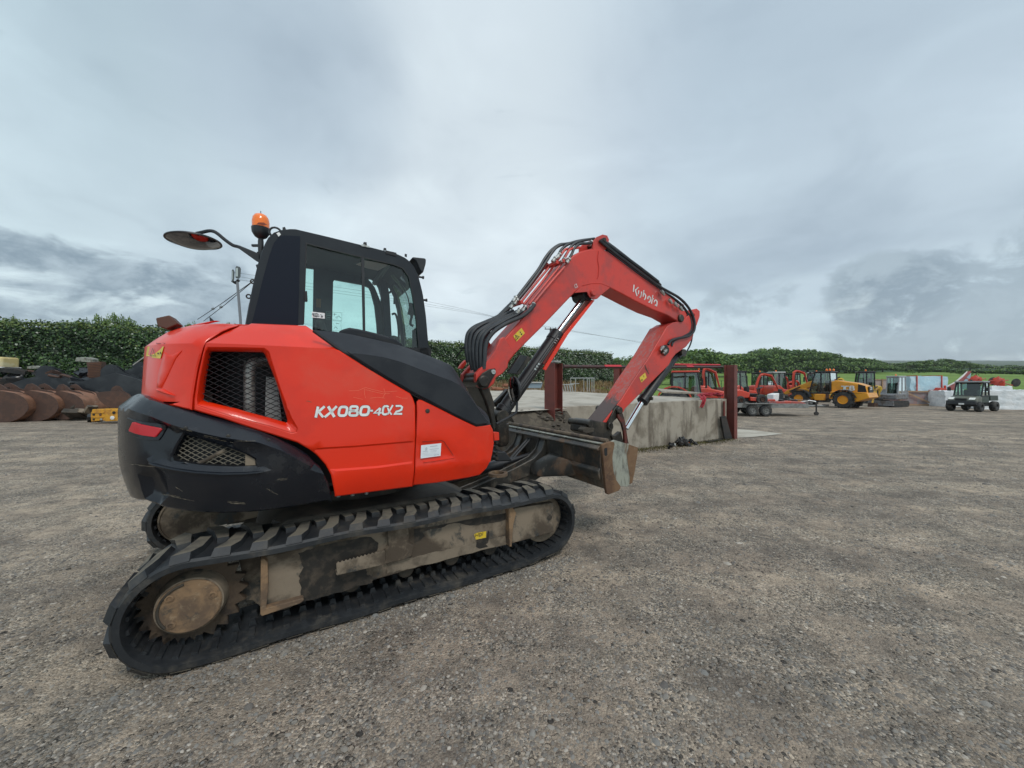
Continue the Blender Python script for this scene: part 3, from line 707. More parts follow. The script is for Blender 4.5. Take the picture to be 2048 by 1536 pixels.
# flat tops (engine deck)
mb = MB(); pts = [(s_.x, s_.y) for s_ in [RED.at(w, -.17) for w in np.linspace(.9, wl-.05, 60)]]
mb.prism(pts, fU, 0, 0) if False else None
pp = [RED.at(w, -.215) for w in np.linspace(2.0, wl-.3, 70)]
mb = MB(); mb.add([U(q.x, q.y, 1.868) for q in pp]+[U(q.x, q.y, 1.82) for q in pp], [tuple(range(len(pp))), tuple(range(2*len(pp)-1, len(pp)-1, -1))]+[(i, i+1, i+1+len(pp), i+len(pp)) for i in range(len(pp)-1)])
part(mb, 'engine_deck', M_RED, smooth=0, recalc=True)
# dark core behind the panels
mb = MB()
for w0_, zt_ in ((1.45, 1.80), (1.0, 1.45), (.42, 1.08)):
    pp = [RED.at(w, -.28-.01*zt_) for w in np.linspace(w0_, wl-.2, 70)]
    mb.add([U(q.x, q.y, zt_) for q in pp]+[U(q.x, q.y, .80+.01*zt_) for q in pp], [tuple(range(len(pp))), tuple(range(2*len(pp)-1, len(pp)-1, -1))]+[(i, (i+1) % len(pp), (i+1) % len(pp)+len(pp), i+len(pp)) for i in range(len(pp))])
part(mb, 'machine_deck', M_BLK2, smooth=0, recalc=True)
# exhaust flap / brown pipe end on the hood
mb = MB(); mb.prism(TR(K(1, (455, 885), (568, 860), (640, 932), (545, 975), (470, 950)), -.55), fU, -.55, -.42); part(mb, 'exhaust_cowl', mat('brown_cowl', (.10, .045, .03), .6, .2), bevel=.006)
mb = MB(); mb.prism(TR(K(1, (895, 872), (900, 915), (940, 912)), .4), fU, .4, .42); part(mb, 'deck_fin', M_BLK)
# front door panel
fo = RED.tr(K(5, (1124, 672), (1142, 652), (1165, 658), (1300, 722), (1450, 796), (1608, 872), (1725, 856), (1748, 900), (1756, 1010), (1742, 1100), (1705, 1220), (1655, 1278), (1560, 1302), (1300, 1345), (1104, 1366), (1118, 1000), (1126, 760)), None)
G3, g3a, g3b = lerpf(RED.tr(K(5, (1150, 1165), (1250, 1155), (1425, 1130)))); 
fl = RED.tr(K(5, (1130, 1000), (1330, 988), (1345, 1000), (1422, 1112)))
def foff(w, z):
    o = 0.
    if z < .90: o -= (.90-z)*.35
    if pin((w, z), FP): o -= .008
    return o
FP = RED.tr(K(5, (1100, 1000), (1330, 988), (1350, 1002), (1425, 1118), (1425, 1130), (1250, 1157), (1100, 1168)))
FPi = inset(FP, .008)
fdoor = shell('front_panel', RED, fo, M_RED, off=foff, rows=[FP+[FP[0]], FPi+[FPi[0]]] if False else [[(a, .90) for a in np.linspace(.35, .9, 8)]], grid=.035)
mb = MB()
w_, z_ = RED.hit(*K(5, (1208, 745))[0]); c = RED.xyz(w_, z_, 0); mb.lathe(c, -NU, [(.016, -.005), (.016, .004), (.010, .006)], 16); part(mb, 'panel_bolt', M_GREASE, fdoor)
M_SEAM = mat('panel_gap', (.20, .01, .006), .6)
cdecal('press_line', ribbon(K(5, (1165, 998), (1325, 987), (1345, 998), (1420, 1110)), 1.1), RED, M_SEAM, .0015, parent=fdoor)
M_REDL = M_RED
def ridge(name, pts, r, par, m=M_RED):
    mb = MB(); P = [RED.hit(x, y, roff) for x, y in pts]; Q = dens(P, .05, False)
    mb.tube([RED.xyz(a, b, roff(a, b)-.0005) for a, b in Q], r, 8); part(mb, name, m, par)
ridge('press_ridge', K(5, (1175, 1164), (1250, 1156), (1425, 1129)), .004, fdoor)
# dark plastic wing above the side panel
cr_ = K(5, (560, 268), (700, 283), (850, 305), (1000, 348), (1200, 425), (1400, 498), (1490, 545), (1560, 640), (1640, 755), (1708, 852))
crz = sorted(RED.tr(cr_)); Gc, gca, gcb = lerpf(crz)
def woff(w, z):
    zc = Gc(w) if w < gcb else crz[-1][1]+.0
    o = .012
    if z > zc: o -= (z-zc)*1.5
    return o
wing_o = RED.tr(K(5, (272, 82), (440, 92), (640, 128), (850, 176), (1000, 212), (1200, 285), (1400, 368), (1500, 425), (1560, 490), (1620, 582), (1680, 700), (1722, 815), (1726, 848), (1610, 866), (1450, 790), (1200, 655), (1070, 588), (900, 488), (700, 367), (485, 234)), woff)
wing = shell('side_wing_cover', RED, wing_o, M_PLAS, off=woff, grid=.045, rows=[[(a, Gc(a)) for a in np.linspace(gca, gcb, 30)][1:-1]], smooth=22, edge=.008)
# gap line under the wing
mb = MB(); P = [RED.hit(x, y, lambda a, b: -.01) for x, y in K(5, (272, 88), (485, 243), (700, 378), (900, 498), (1070, 598), (1200, 664), (1450, 796), (1610, 872), (1725, 855))]
mb.tube([RED.xyz(a, b, -.012) for a, b in dens(P, .06, False)], .010, 6); part(mb, 'rubber_seal', M_BLK2, wing)
# air intake grille hump behind the wing
mb = MB(); hp = TR(K(2, (395, 1000), (430, 985), (480, 972), (560, 985), (700, 1018), (850, 1062), (910, 1108), (900, 1160), (400, 1060)), -.55); mb.prism(hp, fU, -.62, -.42); hm = part(mb, 'intake_hump', M_PLAS, bevel=.012)
for q in ([(545, 1012), (620, 1012), (690, 1035), (680, 1052), (555, 1028)], [(700, 1040), (800, 1062), (890, 1100), (870, 1110), (705, 1058)]):
    decal('vent_slot', [K(2, *q)], -.623, M_BLK2, hm)
# front edge hardware
plate('front_bracket', K(5, (1748, 920), (1795, 920), (1798, 985), (1755, 990)), -.86, -.80, M_RED, bevel=.004)
mb = MB()
for y in (1000, 1040, 1090, 1130):
    a, b = hit(*K(5, (1770, y))[0], -.8); mb.cyl(U(a, -.82, b), U(a, -.76, b), .014, 10)
part(mb, 'hinge_bolts', M_GREASE)
# ---------------------------------------------------------------- counterweight skirt
ct = sorted(CWC.tr(K(4, (240, 730), (420, 790), (600, 862), (800, 918), (1000, 962), (1300, 1003), (1500, 1075), (1650, 1160), (1805, 1240))))
GK, gka, gkb = lerpf(ct)
rdg = sorted(CWC.tr(K(4, (405, 1170), (600, 1225), (900, 1262), (1200, 1268), (1355, 1246)))); GR, gra, grb = lerpf(rdg)
def coff(w, z):
    zc = GK(w); o = 0.
    if z > zc: o -= (z-zc)*.95
    zl = 1.14; kr = stp((w-1.7)/.8)
    if z < zl: o -= (.55+1.0*kr)*(zl-z)**2
    if gra-.05 < w < grb+.05:
        e = min(1, (w-gra+.05)/.1, (grb+.05-w)/.1); gz = GR(w)
        if z < zc: o += e*(-.034*stp((z-gz+.004)/.03)*stp((zc-z)/.04))
    rx = CWP[0]; d = math.hypot((w-rx[0])*1.0, (z-rx[1])*.8)
    if d < .10: o -= .045*stp((.10-d)/.05)
    return o
CWP = [CWC.hit(*K(4, (385, 1360))[0])]
cw_o = [CWC.hit(x, y, coff) for x, y in K(4, (1900, 1500), (1905, 1455), (1870, 1330), (1800, 1200), (1700, 1100), (1600, 1040), (1450, 970), (1300, 913), (1000, 812), (740, 748), (600, 712), (460, 672), (345, 622))]
wz_ = cw_o[-1]
cw_o += [(wz_[0]+.2, wz_[1]+.01), (2.4, 1.33), (3.2, 1.33), (CWC.w[-1]-.1, 1.33), (CWC.w[-1]-.1, .8), (3.2, .76), (2.3, .76)]
cw_o += [CWC.hit(x, y, coff) for x, y in K(7, (370, 150), (520, 205), (700, 232), (900, 243), (1100, 238), (1250, 225), (1500, 188), (1700, 150))]
gh = K(4, (690, 938), (860, 988), (1040, 1042), (1180, 1092), (1268, 1142), (1274, 1192), (1100, 1198), (860, 1188), (600, 1150), (590, 1112), (640, 1012))
ghc = CWC.tr(gh, coff)
cw = shell('counterweight', CWC, cw_o, M_CW, holes=[ghc], off=coff, grid=.045, rows=[[(a, GK(a)) for a in np.linspace(gka+.05, gkb+.0, 30)], [(a, GR(a)) for a in np.linspace(gra, grb, 16)]], edge=.008, smooth=24)
mg = lattice('mesh_grille', CWC, ghc, mat('dusty_wire', (.15, .13, .10), .7), -.03, .026, .55, .0025, off=coff, parent=cw)
mb = MB(); V = [CWC.xyz(a, b, coff(a, b)-.004) for a, b in dens(ghc, .04)]+[CWC.xyz(a, b, -.10) for a, b in dens(ghc, .04)]; n = len(V)//2
mb.add(V, [(i, (i+1) % n, (i+1) % n+n, i+n) for i in range(n)]+[tuple(range(n, 2*n))]); part(mb, 'grille_recess', M_BLK2, cw, smooth=0)
mb = MB()
def cin(px, py, d_):
    w, z = CWC.hit(*K(4, (px, py))[0], lambda a, b: -d_); return CWC.xyz(w, z, -d_)
mb.tube([cin(790, 1185, .07), cin(900, 1130, .07), cin(1030, 1060, .07)], .012, 8); part(mb, 'cooler_pipe', M_MUD, cw); mb = MB(); mb.add([cin(1190, 1090, .05), cin(1275, 1140, .05), cin(1275, 1195, .05), cin(1190, 1195, .05)], [(0, 1, 2, 3)]); part(mb, 'cooler_panel', M_MUD, cw)
def pan(pts, cur, name, m, o, par, th=.004, off=coff):
    P = [cur.hit(x, y, off) for x, y in pts]; return shell(name, cur, P, m, off=lambda w, z: off(w, z)+o, thick=th+.004, grid=.06, edge=.002, parent=par)
pan(K(4, (232, 800), (540, 860), (550, 890), (490, 985), (410, 985), (215, 915), (225, 870)), CWC, 'reflector_pad', M_CW, .006, cw, .004)
pan(K(4, (285, 838), (302, 835), (515, 884), (525, 895), (478, 952), (465, 958), (262, 912), (258, 900)), CWC, 'reflector', M_REFL, .013, cw, .004)
mb = MB(); P = [CWC.hit(x, y, coff) for x, y in K(4, (405, 1172), (600, 1222), (800, 1250), (1000, 1262), (1200, 1258), (1352, 1244))]
mb.tube([CWC.xyz(a, b, coff(a, b)+.002) for a, b in dens(P, .04, False)], [.003]+[.010]*(len(dens(P, .04, False))-2)+[.003], 8); part(mb, 'moulded_ledge', M_CW, cw)
# bolts and paint scuffs on the skirt
mb = MB()
for p in ((700, 888), (1050, 952), (1380, 985)):
    w_, z_ = CWC.hit(*K(4, p)[0], coff); mb.lathe(CWC.xyz(w_, z_, coff(w_, z_)), NU*-1, [(.010, -.004), (.010, .003), (.006, .005)], 10)
part(mb, 'skirt_bolt', M_GREASE, cw)
rnd = random.Random(4); sc = []
for (x0, y0, x1, y1, nn_) in ((480, 1418, 760, 1475, 6), (1010, 1488, 1250, 1510, 4), (640, 885, 800, 925, 3), (840, 945, 1100, 1000, 4), (1120, 995, 1280, 985, 3), (1450, 1310, 1640, 1285, 3), (1350, 1380, 1480, 1440, 2), (250, 1180, 560, 1215, 3), (620, 1360, 680, 1400, 2)):
    for k in range(nn_):
        a = rnd.random()*.5; b = a+.25+rnd.random()*.4; j = rnd.uniform(-7, 7)
        sc += ribbon(K(4, (x0+(x1-x0)*a, y0+(y1-y0)*a+j), (x0+(x1-x0)*(a+b)/2, y0+(y1-y0)*(a+b)/2+j+rnd.uniform(-3, 3)), (x0+(x1-x0)*b, y0+(y1-y0)*b+j)), rnd.uniform(.25, .8))
cdecal('scratch_marks', sc, CWC, mat('scuff', (.30, .25, .18), .7, 0, (.08, .07, .06), 60.), .0015, coff, cw)
# thin scratches on the red side
sc = []
for pl in (((565, 580), (640, 578), (700, 552), (760, 570), (850, 590), (960, 582)), ((690, 560), (692, 600), (700, 640)), ((850, 560), (862, 600), (840, 640)), ((740, 640), (800, 632), (860, 640)), ((700, 570), (780, 590), (850, 605), (900, 600)), ((950, 625), (1000, 640), (1045, 640)), ((600, 632), (680, 650))):
    sc += ribbon(K(5, *pl), .45)
cdecal('scratch_marks', sc, RED, mat('scratch', (.80, .22, .12), .6), .001, roff, side)
cdecal('chip_mark', ribbon(K(5, (212, 664), (235, 664), (262, 676)), [.4, 1.2, .4]), RED, M_RUSTP, .002, roff, side)
# ---------------------------------------------------------------- lettering on the side panel
KX = lambda *p: [(620+x*.09766, 790+y*.09766) for x, y in p]
Wd = 5.3
S = []
def st(*p, w=Wd): S.extend(ribbon(KX(*p), w))
def ring(cx, cy, rx, ry, sk=.18, a0=0, a1=360, n=22, w=Wd, pw=3.2):
    pts = []
    for i in range(n+1):
        a = R(a0+(a1-a0)*i/n); cx_, sy_ = math.cos(a), math.sin(a)
        ux = math.copysign(abs(cx_)**(2/pw), cx_)*rx; uy = math.copysign(abs(sy_)**(2/pw), sy_)*ry
        pts.append((cx+ux+sk*uy, cy-uy))
    st(*pts, w=w)
st((118, 462), (165, 236)); st((300, 232), (175, 340), (270, 455), w=Wd*.9); st((175, 345), (212, 345), w=3.)
st((372, 232), (500, 450), w=Wd*1.05); st((548, 228), (440, 340), (300, 455), w=Wd*.9)
ring(674, 333, 80, 90); ring(900, 275, 72, 42, .1, w=4.8); ring(890, 372, 82, 48, .12, w=5.); ring(1120, 323, 82, 86)
st((1232, 322), (1290, 320), w=3.8)
st((1432, 262), (1312, 368), (1462, 365), w=3.1); st((1440, 262), (1402, 416), w=3.8)
ring(1545, 312, 54, 84, .15, 38, 322, w=4.2); st((1694, 207), (1588, 395), w=3.3); st((1592, 262), (1612, 330), (1672, 403), w=3.3)
st((1752, 225), (1850, 222), (1885, 250), (1870, 300), (1820, 325), (1768, 340), (1738, 385), (1886, 385), w=3.9)
cdecal('lettering_outline', [q for q in [[(a+.55*math.copysign(1, a-sum(p[0] for p in s_)/4), b+.55*math.copysign(1, b-sum(p[1] for p in s_)/4)) for a, b in s_] for s_ in S]], RED, mat('black_outline', (.06, .01, .01), .5), .0015, roff, side)
cdecal('lettering', S, RED, M_WHT, .0030, roff, side)
# info sticker
cdecal('info_sticker', [K(5, (1155, 1026), (1320, 1008), (1314, 1112), (1151, 1134))], RED, mat('sticker_white', (.74, .77, .80), .35), .003, parent=fdoor)
txt = []
for l, w in (((1230, 1036, 1290, 1029), 1.3), ((1225, 1060, 1300, 1052), .9), ((1232, 1072, 1285, 1067), .6), ((1232, 1082, 1280, 1077), .5), ((1168, 1078, 1215, 1073), .8), ((1165, 1092, 1215, 1087), .4), ((1165, 1103, 1300, 1090), .4), ((1165, 1114, 1300, 1100), .4), ((1260, 1106, 1303, 1102), .9), ((1190, 1048, 1190, 1070), .8), ((1192, 1047, 1204, 1045), .8), ((1202, 1046, 1200, 1068), 1.2)):
    n_ = max(1, int(abs(l[2]-l[0])/9))
    for k in range(n_):
        a = k/n_; b = a+.72/n_ if n_ > 1 else 1
        txt += ribbon(K(5, (l[0]+(l[2]-l[0])*a, l[1]+(l[3]-l[1])*a), (l[0]+(l[2]-l[0])*b, l[1]+(l[3]-l[1])*b)), w)
cdecal('sticker_print', txt, RED, M_GREY, .0045, parent=fdoor)
cdecal('warning_sticker', [K(4, (395, 218), (528, 218), (500, 316), (430, 308), (432, 296), (382, 296))], RED, M_YEL, .003, hoff, hood)
cdecal('sticker_print', ribbon(K(4, (420, 290), (438, 232), (462, 296), (415, 290)), .9)+ribbon(K(4, (500, 262), (508, 280)), 1.6)+[K(4, (478, 268), (490, 268), (490, 280), (478, 280))], RED, M_INK, .0045, hoff, hood)
cdecal('warning_print', ribbon(K(4, (462, 190), (505, 192)), 1.2)+ribbon(K(4, (515, 188), (538, 190), (528, 195)), .8), RED, M_SEAM, .002, hoff, hood)
# ---------------------------------------------------------------- cab
TC, TF = 0., .98
outer = K(1, (1195, 945), (1232, 750), (1262, 600), (1300, 440), (1345, 300), (1385, 225), (1430, 185), (1500, 162), (1560, 157))+K(2, (50, 158), (300, 218), (600, 292), (880, 362), (955, 398), (1010, 455), (1050, 540), (1085, 680), (1110, 850), (1128, 1050), (1138, 1190))
win = K(1, (1668, 935), (1690, 272))+K(2, (300, 315), (600, 388), (850, 445), (925, 475), (975, 545), (1005, 680), (1035, 870), (1050, 1040), (1062, 1200))
O2 = TR(outer, TC); W2 = TR(win, TC)
cabf = MB()
# right hand side: solid quarter panel, door frame ring
ring_o = [O2[i] for i in range(len(O2))]
mb = MB()
zbase = 1.80
qp = [(O2[0][0]-.02, zbase)]+O2+[(O2[-1][0]+.01, zbase)]
# frame = outer outline minus window, as quad strip
oo = dens(O2, .04, False); ww = dens(W2, .04, False)
def resample(pl, n):
    Ls = [0]
    for i in range(1, len(pl)): Ls.append(Ls[-1]+(Vector(pl[i])-Vector(pl[i-1])).length)
    return [(float(np.interp(Ls[-1]*k/(n-1), Ls, [p[0] for p in pl])), float(np.interp(Ls[-1]*k/(n-1), Ls, [p[1] for p in pl]))) for k in range(n)]
# split: rear pillar (outer 0..8 with window left edge), roof + front
NN = 60
ra = resample(O2[:9], 16)+resample(O2[8:], 50)[1:]
wa = resample(W2[:2], 16)+resample(W2[1:], 50)[1:]
for (t0, t1) in ((TC, TC+.05), (TF-.05, TF)):
    mb = MB(); n = len(ra)
    V = [U(a, t0, b) for a, b in ra]+[U(a, t0, b) for a, b in wa]+[U(a, t1, b) for a, b in ra]+[U(a, t1, b) for a, b in wa]
    Fs = [(i, i+1, n+i+1, n+i) for i in range(n-1)]+[(2*n+i, 3*n+i, 3*n+i+1, 2*n+i+1) for i in range(n-1)]+[(i, 2*n+i, 2*n+i+1, i+1) for i in range(n-1)]+[(n+i, n+i+1, 3*n+i+1, 3*n+i) for i in range(n-1)]
    if t0 == TC: mb.add(V, Fs); cabo = part(mb, 'cab', M_CABP, smooth=30, recalc=True)
# rounded roof / pillar shoulder around the side face
sh = MB(); inr = inset([(a, b) for a, b in ra], .0)
def scl(p, d):  # move outline towards cab interior
    c = Vector((-.1, 2.2)); v = Vector(p)-c; return tuple(c+v*(1-d/v.length))
V = []; prof = [(0., 0.)] + [(.045*math.sin(R(a)), -.045*(1-math.cos(R(a)))) for a in (30, 60, 90)]
cols = [(.006, .03), (.006, .002), (.018, -.008), (.05, -.014), (.5, -.022), (TF-.05, -.014), (TF-.018, -.008), (TF-.006, .002), (TF-.006, .03)]
for (t_, d_) in cols:
    for p in ra: q = scl(p, d_); V.append(U(q[0], TC+t_, q[1]))
n = len(ra); sh.add(V, [(k*n+i, k*n+i+1, (k+1)*n+i+1, (k+1)*n+i) for k in range(len(cols)-1) for i in range(n-1) if not (2 <= k <= 5 and (i > 44 or 2 < i < 12))])
part(sh, 'roof_shell', M_CABP, cabo, smooth=35)
V = []
for (t_, d_) in ((.03, .022), (TF-.03, .022)):
    for p in ra: q = scl(p, d_); V.append(U(q[0], TC+t_, q[1]))
sh = MB(); sh.add(V, [(i, i+1, n+i+1, n+i) for i in range(n-1) if not (i > 40 or 2 < i < 12)]); part(sh, 'roof_lining', mat('cab_lining', (.05, .055, .06), .8), cabo, smooth=35)
# dark panel on rear quarter
plate('quarter_panel', K(1, (1240, 940), (1292, 740), (1335, 560), (1385, 380), (1425, 268), (1465, 222), (1510, 208), (1640, 214), (1632, 600), (1622, 945)), -.006, .003, M_CABP2, cabo)
# pillar bars inside the side frame
def bar(name, pts, t0, t1, m=M_BLK, par=None, **k): return plate(name, pts, t0, t1, m, par or cabo, **k)
bar('window_bar', K(2, (584, 380), (608, 384), (618, 1010), (598, 1005)), -.002, .02)
decal('window_seal', [q for q in ribbon(K(1, (1668, 935), (1690, 272))+K(2, (300, 315), (600, 388), (850, 445), (925, 475), (975, 545), (1005, 680), (1035, 870), (1050, 1040), (1062, 1200)), 2.4)], -.003, M_BLK2, cabo)
bar('latch', K(2, (116, 665), (140, 662), (145, 740), (140, 750), (118, 748)), -.014, .01, M_BLK2, bevel=.004)
# side glass
mb = MB(); mb.add([U(a, .018, b) for a, b in W2]+[], [tuple(range(len(W2)))]); part(mb, 'side_glass', M_GLASS, cabo, smooth=0)
mb = MB(); sl = TR(K(2, (608, 384), (850, 445), (925, 475), (975, 545), (1005, 680), (1035, 870), (1050, 1040), (1062, 1200), (620, 1100)), .03)
# far side wall of the cab: solid with two windows as seen through the glass
fw = MB()
FO = TR(K(2, (70, 180), (300, 250), (560, 330), (760, 470), (795, 700), (830, 1050), (820, 1250), (70, 1250)), TF)
w1 = TR(K(2, (60, 470), (192, 488), (184, 1000), (60, 1000)), TF); w2 = TR(K(2, (352, 590), (362, 577), (590, 618), (640, 640), (655, 665), (688, 790), (706, 950), (714, 1100), (340, 1100)), TF)
w3 = TR(K(2, (630, 568), (660, 572), (690, 590), (720, 640), (742, 720), (738, 760), (715, 700), (690, 640), (660, 600)), TF)
class Flat:
    def xyz(s, a, b, o=0.): return U(a, TF+o, b)
FL = Flat()
def flat_wall(name, out_, holes, th, m, t=TF):
    cur = type('q', (), {'xyz': lambda s, a, b, o=0.: U(a, t+o, b)})()
    return shell(name, cur, out_, m, holes=holes, thick=th, grid=.2, edge=0, parent=cabo)
flat_wall('left_wall', FO, [w1, w2, w3], .04, M_CABP)
for q in (w1, w2): 
    mb = MB(); mb.add([U(a, TF-.02, b) for a, b in q], [tuple(range(len(q)))]); part(mb, 'left_glass', M_GLASS2, cabo, smooth=0)
# rear wall lower, with rear window opening left dark
sr = O2[2][0]
mb = MB(); mb.prism([(O2[0][0]+.01, 1.8), (O2[0][0]+.01, 1.98), (O2[1][0]+.01, O2[1][1]), (O2[1][0]+.03, O2[1][1]), (O2[0][0]+.04, 1.8)], fU, .05, TF-.03); part(mb, 'rear_sill', M_CABP, cabo)
mb = MB(); mb.prism([(O2[0][0]+.02, 1.84), (O2[3][0]+.02, O2[3][1]), (O2[3][0]+.024, O2[3][1]), (O2[0][0]+.024, 1.84)], fU, .05, TF-.03); part(mb, 'rear_glass', M_GLASS2, cabo)
# windscreen posts and glass at the front
fs = [(a-.02, b) for a, b in O2[-6:]]
mb = MB(); V = [U(a, .05, b) for a, b in fs]+[U(a, TF-.03, b) for a, b in fs]; n = len(fs)
mb.add(V, [(i, i+1, n+i+1, n+i) for i in range(n-1)]); part(mb, 'windscreen', M_GLASS2, cabo)
mb = MB(); mb.tube([U(a, TF-.03, b) for a, b in [(p[0]-.01, p[1]) for p in O2[-8:]]], .035, 8)
mb.tube([U(O2[-1][0]-.02, .02, 1.86), U(O2[-1][0]-.02, TF, 1.86)], .035, 8); mb.tube([U(O2[-8][0]-.05, .02, O2[-8][1]-.05), U(O2[-8][0]-.05, TF, O2[-8][1]-.05)], .03, 8)
part(mb, 'front_pillar', M_CABP, cabo)
mb = MB(); mb.prism([(-.85, 1.70), (.68, 1.70), (.68, 1.86), (-.85, 1.84)], fU, .0, TF); part(mb, 'cab_floor', M_BLK2, cabo)
# interior: seat, headrest, levers, monitor, roof hatch
def ip(px, py, t): a, b = hit(*K(2, (px, py))[0], t); return U(a, t, b)
mb = MB(); mb.prism([(-.30, 1.88), (.22, 1.90), (.24, 2.0), (-.1, 2.03), (-.22, 2.1), (-.28, 2.5), (-.36, 2.52), (-.38, 2.0)], fU, .34, .78) if False else mb.box(U(-.05, .55, 1.92), (.5, .48, .14), Matrix.Rotation(R(29.5), 3, 'Z'))
mb.prism([(-.30, 1.95), (-.22, 1.95), (-.26, 2.12), (-.34, 2.12)], fU, .36, .76); part(mb, 'operator_seat', M_BLK2, cabo, bevel=.03)
def rod(name, pts, t, r, m=M_BLK2): 
    mb = MB(); mb.tube(crspline([ip(x, y, t) for x, y in pts], 4), r, 7); part(mb, name, m, cabo)
rod('lever', [(835, 855), (862, 850), (880, 900), (890, 980), (892, 1060)], .5, .012)
rod('lever', [(985, 760), (1000, 850), (985, 930), (1010, 950)], .35, .014)
rod('lever', [(812, 680), (835, 665), (855, 700), (855, 770)], .6, .012)
rod('grab_rail', [(655, 650), (700, 690), (735, 800), (760, 900), (775, 990)], .93, .016)
rod('wiper_arm', [(900, 590), (960, 700), (980, 800), (990, 870)], .40, .006)
bar('sun_visor', K(2, (828, 535), (848, 530), (958, 655), (940, 672)), .45, .47, mat('visor_trim', (.16, .17, .12), .6))
bar('monitor', K(2, (970, 850), (990, 760), (1030, 770), (1038, 860)), .35, .40, M_BLK2)
bar('side_console', K(2, (840, 1020), (900, 1040), (915, 1140), (800, 1140)), .30, .60, M_BLK2, bevel=.02)
bar('front_console', K(2, (1008, 985), (1030, 965), (1045, 980), (1050, 1160), (1010, 1160)), .10, .14, M_BLK2)
bar('left_pillar_pad', K(2, (745, 520), (800, 600), (815, 700), (835, 1060), (775, 1060), (765, 800), (740, 650)), .88, .93, M_CABP2)
mb = MB(); mb.add([P3(x, y, 1.165*F/(768-y)) for x, y in K(2, (540, 446), (612, 412), (815, 446), (722, 498), (640, 480))], [(0, 1, 2, 3, 4)]); part(mb, 'roof_hatch', mat('hatch_blind', (.62, .50, .47), .7), cabo, smooth=0)
bar('sticker', K(2, (216, 725), (255, 728), (252, 798), (216, 796)), TF-.045, TF-.042, mat('orange_label', (.22, .10, .03), .6))
# glass stickers
decal('glass_sticker', [K(2, (180, 833), (285, 845), (285, 890), (178, 880))], .010, M_WHT, cabo)
XS = lambda *p: [(610+x*.048828, 600+y*.048828) for x, y in p]
A = []
def sx(*p, w=1.1): A.extend(ribbon(XS(*p), w))
sx((290, 600), (330, 535), (350, 605)); sx((300, 580), (345, 582)); sx((365, 605), (375, 540), (420, 605), (430, 540)); sx((440, 545), (500, 550)); sx((470, 550), (465, 610)); sx((520, 550), (515, 612)); sx((540, 590), (575, 592))
sx((320, 625), (380, 632)); sx((350, 630), (345, 685)); sx((395, 630), (390, 690)); sx((430, 635), (425, 692)); sx((392, 660), (428, 663)); sx((450, 690), (455, 640), (485, 642)); sx((452, 665), (480, 668)); sx((450, 690), (480, 692)); sx((500, 695), (505, 645), (535, 648)); sx((503, 668), (530, 670)); sx((545, 648), (590, 652)); sx((568, 650), (563, 700))
A.append(XS((640, 700), (660, 665), (710, 655), (735, 680), (725, 710), (660, 715))); sx((620, 590), (650, 620)); sx((670, 600), (700, 640))
decal('sticker_print', A, .008, M_INK, cabo)
B_ = []
for l in (((297, 833), (425, 842), (424, 905), (296, 893), (297, 833)), ((345, 905), (418, 912), (418, 992), (345, 988), (345, 905))): B_ += ribbon(K(2, *l), .5)
for l in (((305, 850), (330, 852)), ((302, 862), (335, 866)), ((305, 880), (330, 884)), ((350, 852), (382, 855)), ((366, 845), (364, 868)), ((372, 880), (400, 868), (418, 885)), ((380, 890), (392, 880)), ((375, 928), (402, 930)), ((360, 970), (375, 955), (390, 975))): B_ += ribbon(K(2, *l), .9)
decal('faint_sticker', B_, .009, mat('faint_print', (.10, .20, .18), .5), cabo)
# roof brackets, lifting eyes
for pts in (((598, 282), (604, 262), (628, 264), (630, 290)), ((765, 330), (768, 310), (788, 312), (790, 330)), ((940, 378), (942, 358), (958, 362), (958, 385))): bar('roof_lug', K(2, *pts), .02, .03)
bar('lug_plate', K(2, (575, 285), (600, 280), (650, 296), (655, 308), (590, 296)), -.01, .02, M_STEEL); bar('label_plate', K(2, (785, 330), (872, 350), (872, 378), (785, 355)), -.008, 0, M_BLK2)
a, b = hit(*K(1, (1437, 185))[0], .03); mb = MB()
mb.tube([U(a+.042*math.cos(R(k)), .03, b+.042*math.sin(R(k))) for k in range(0, 361, 24)], .009, 6, False); part(mb, 'lifting_eye', M_BLK, cabo)
bar('tag_plate', K(1, (1445, 190), (1468, 182), (1482, 200), (1462, 218)), -.01, -.006, M_WHT); bar('roof_knob', K(1, (1495, 142), (1515, 138), (1525, 160), (1495, 162)), .1, .14)
for q in ((1252, 586), (1218, 708)):
    a, b = hit(*K(1, q)[0], .10); mb = MB(); mb.tube([U(a+.016*math.cos(R(k)), .10, b+.016*math.sin(R(k))) for k in range(0, 361, 30)], .006, 6, False); mb.cyl(U(a+.01, .1, b), U(a+.07, .1, b-.01), .007, 6); part(mb, 'hinge_eye', M_GREASE, cabo)
for q in ((1085, 552), (1112, 738)):
    a, b = hit(*K(2, q)[0], .1); mb = MB(); mb.cyl(U(a-.05, .1, b), U(a+.012, .1, b), .010, 8); mb.lathe(U(a, .1, b), UU, [(.016, 0), (.016, .014)], 10); part(mb, 'hinge_pin', M_BLK, cabo)
# work light at front of roof
mb = MB(); mb.prism(TR(K(2, (985, 405), (1000, 398), (1095, 408), (1102, 420), (1100, 452), (1080, 522), (1066, 526), (1050, 500), (1020, 430)), .2), fU, .14, .34); wl_ = part(mb, 'work_light', M_BLK, bevel=.01)
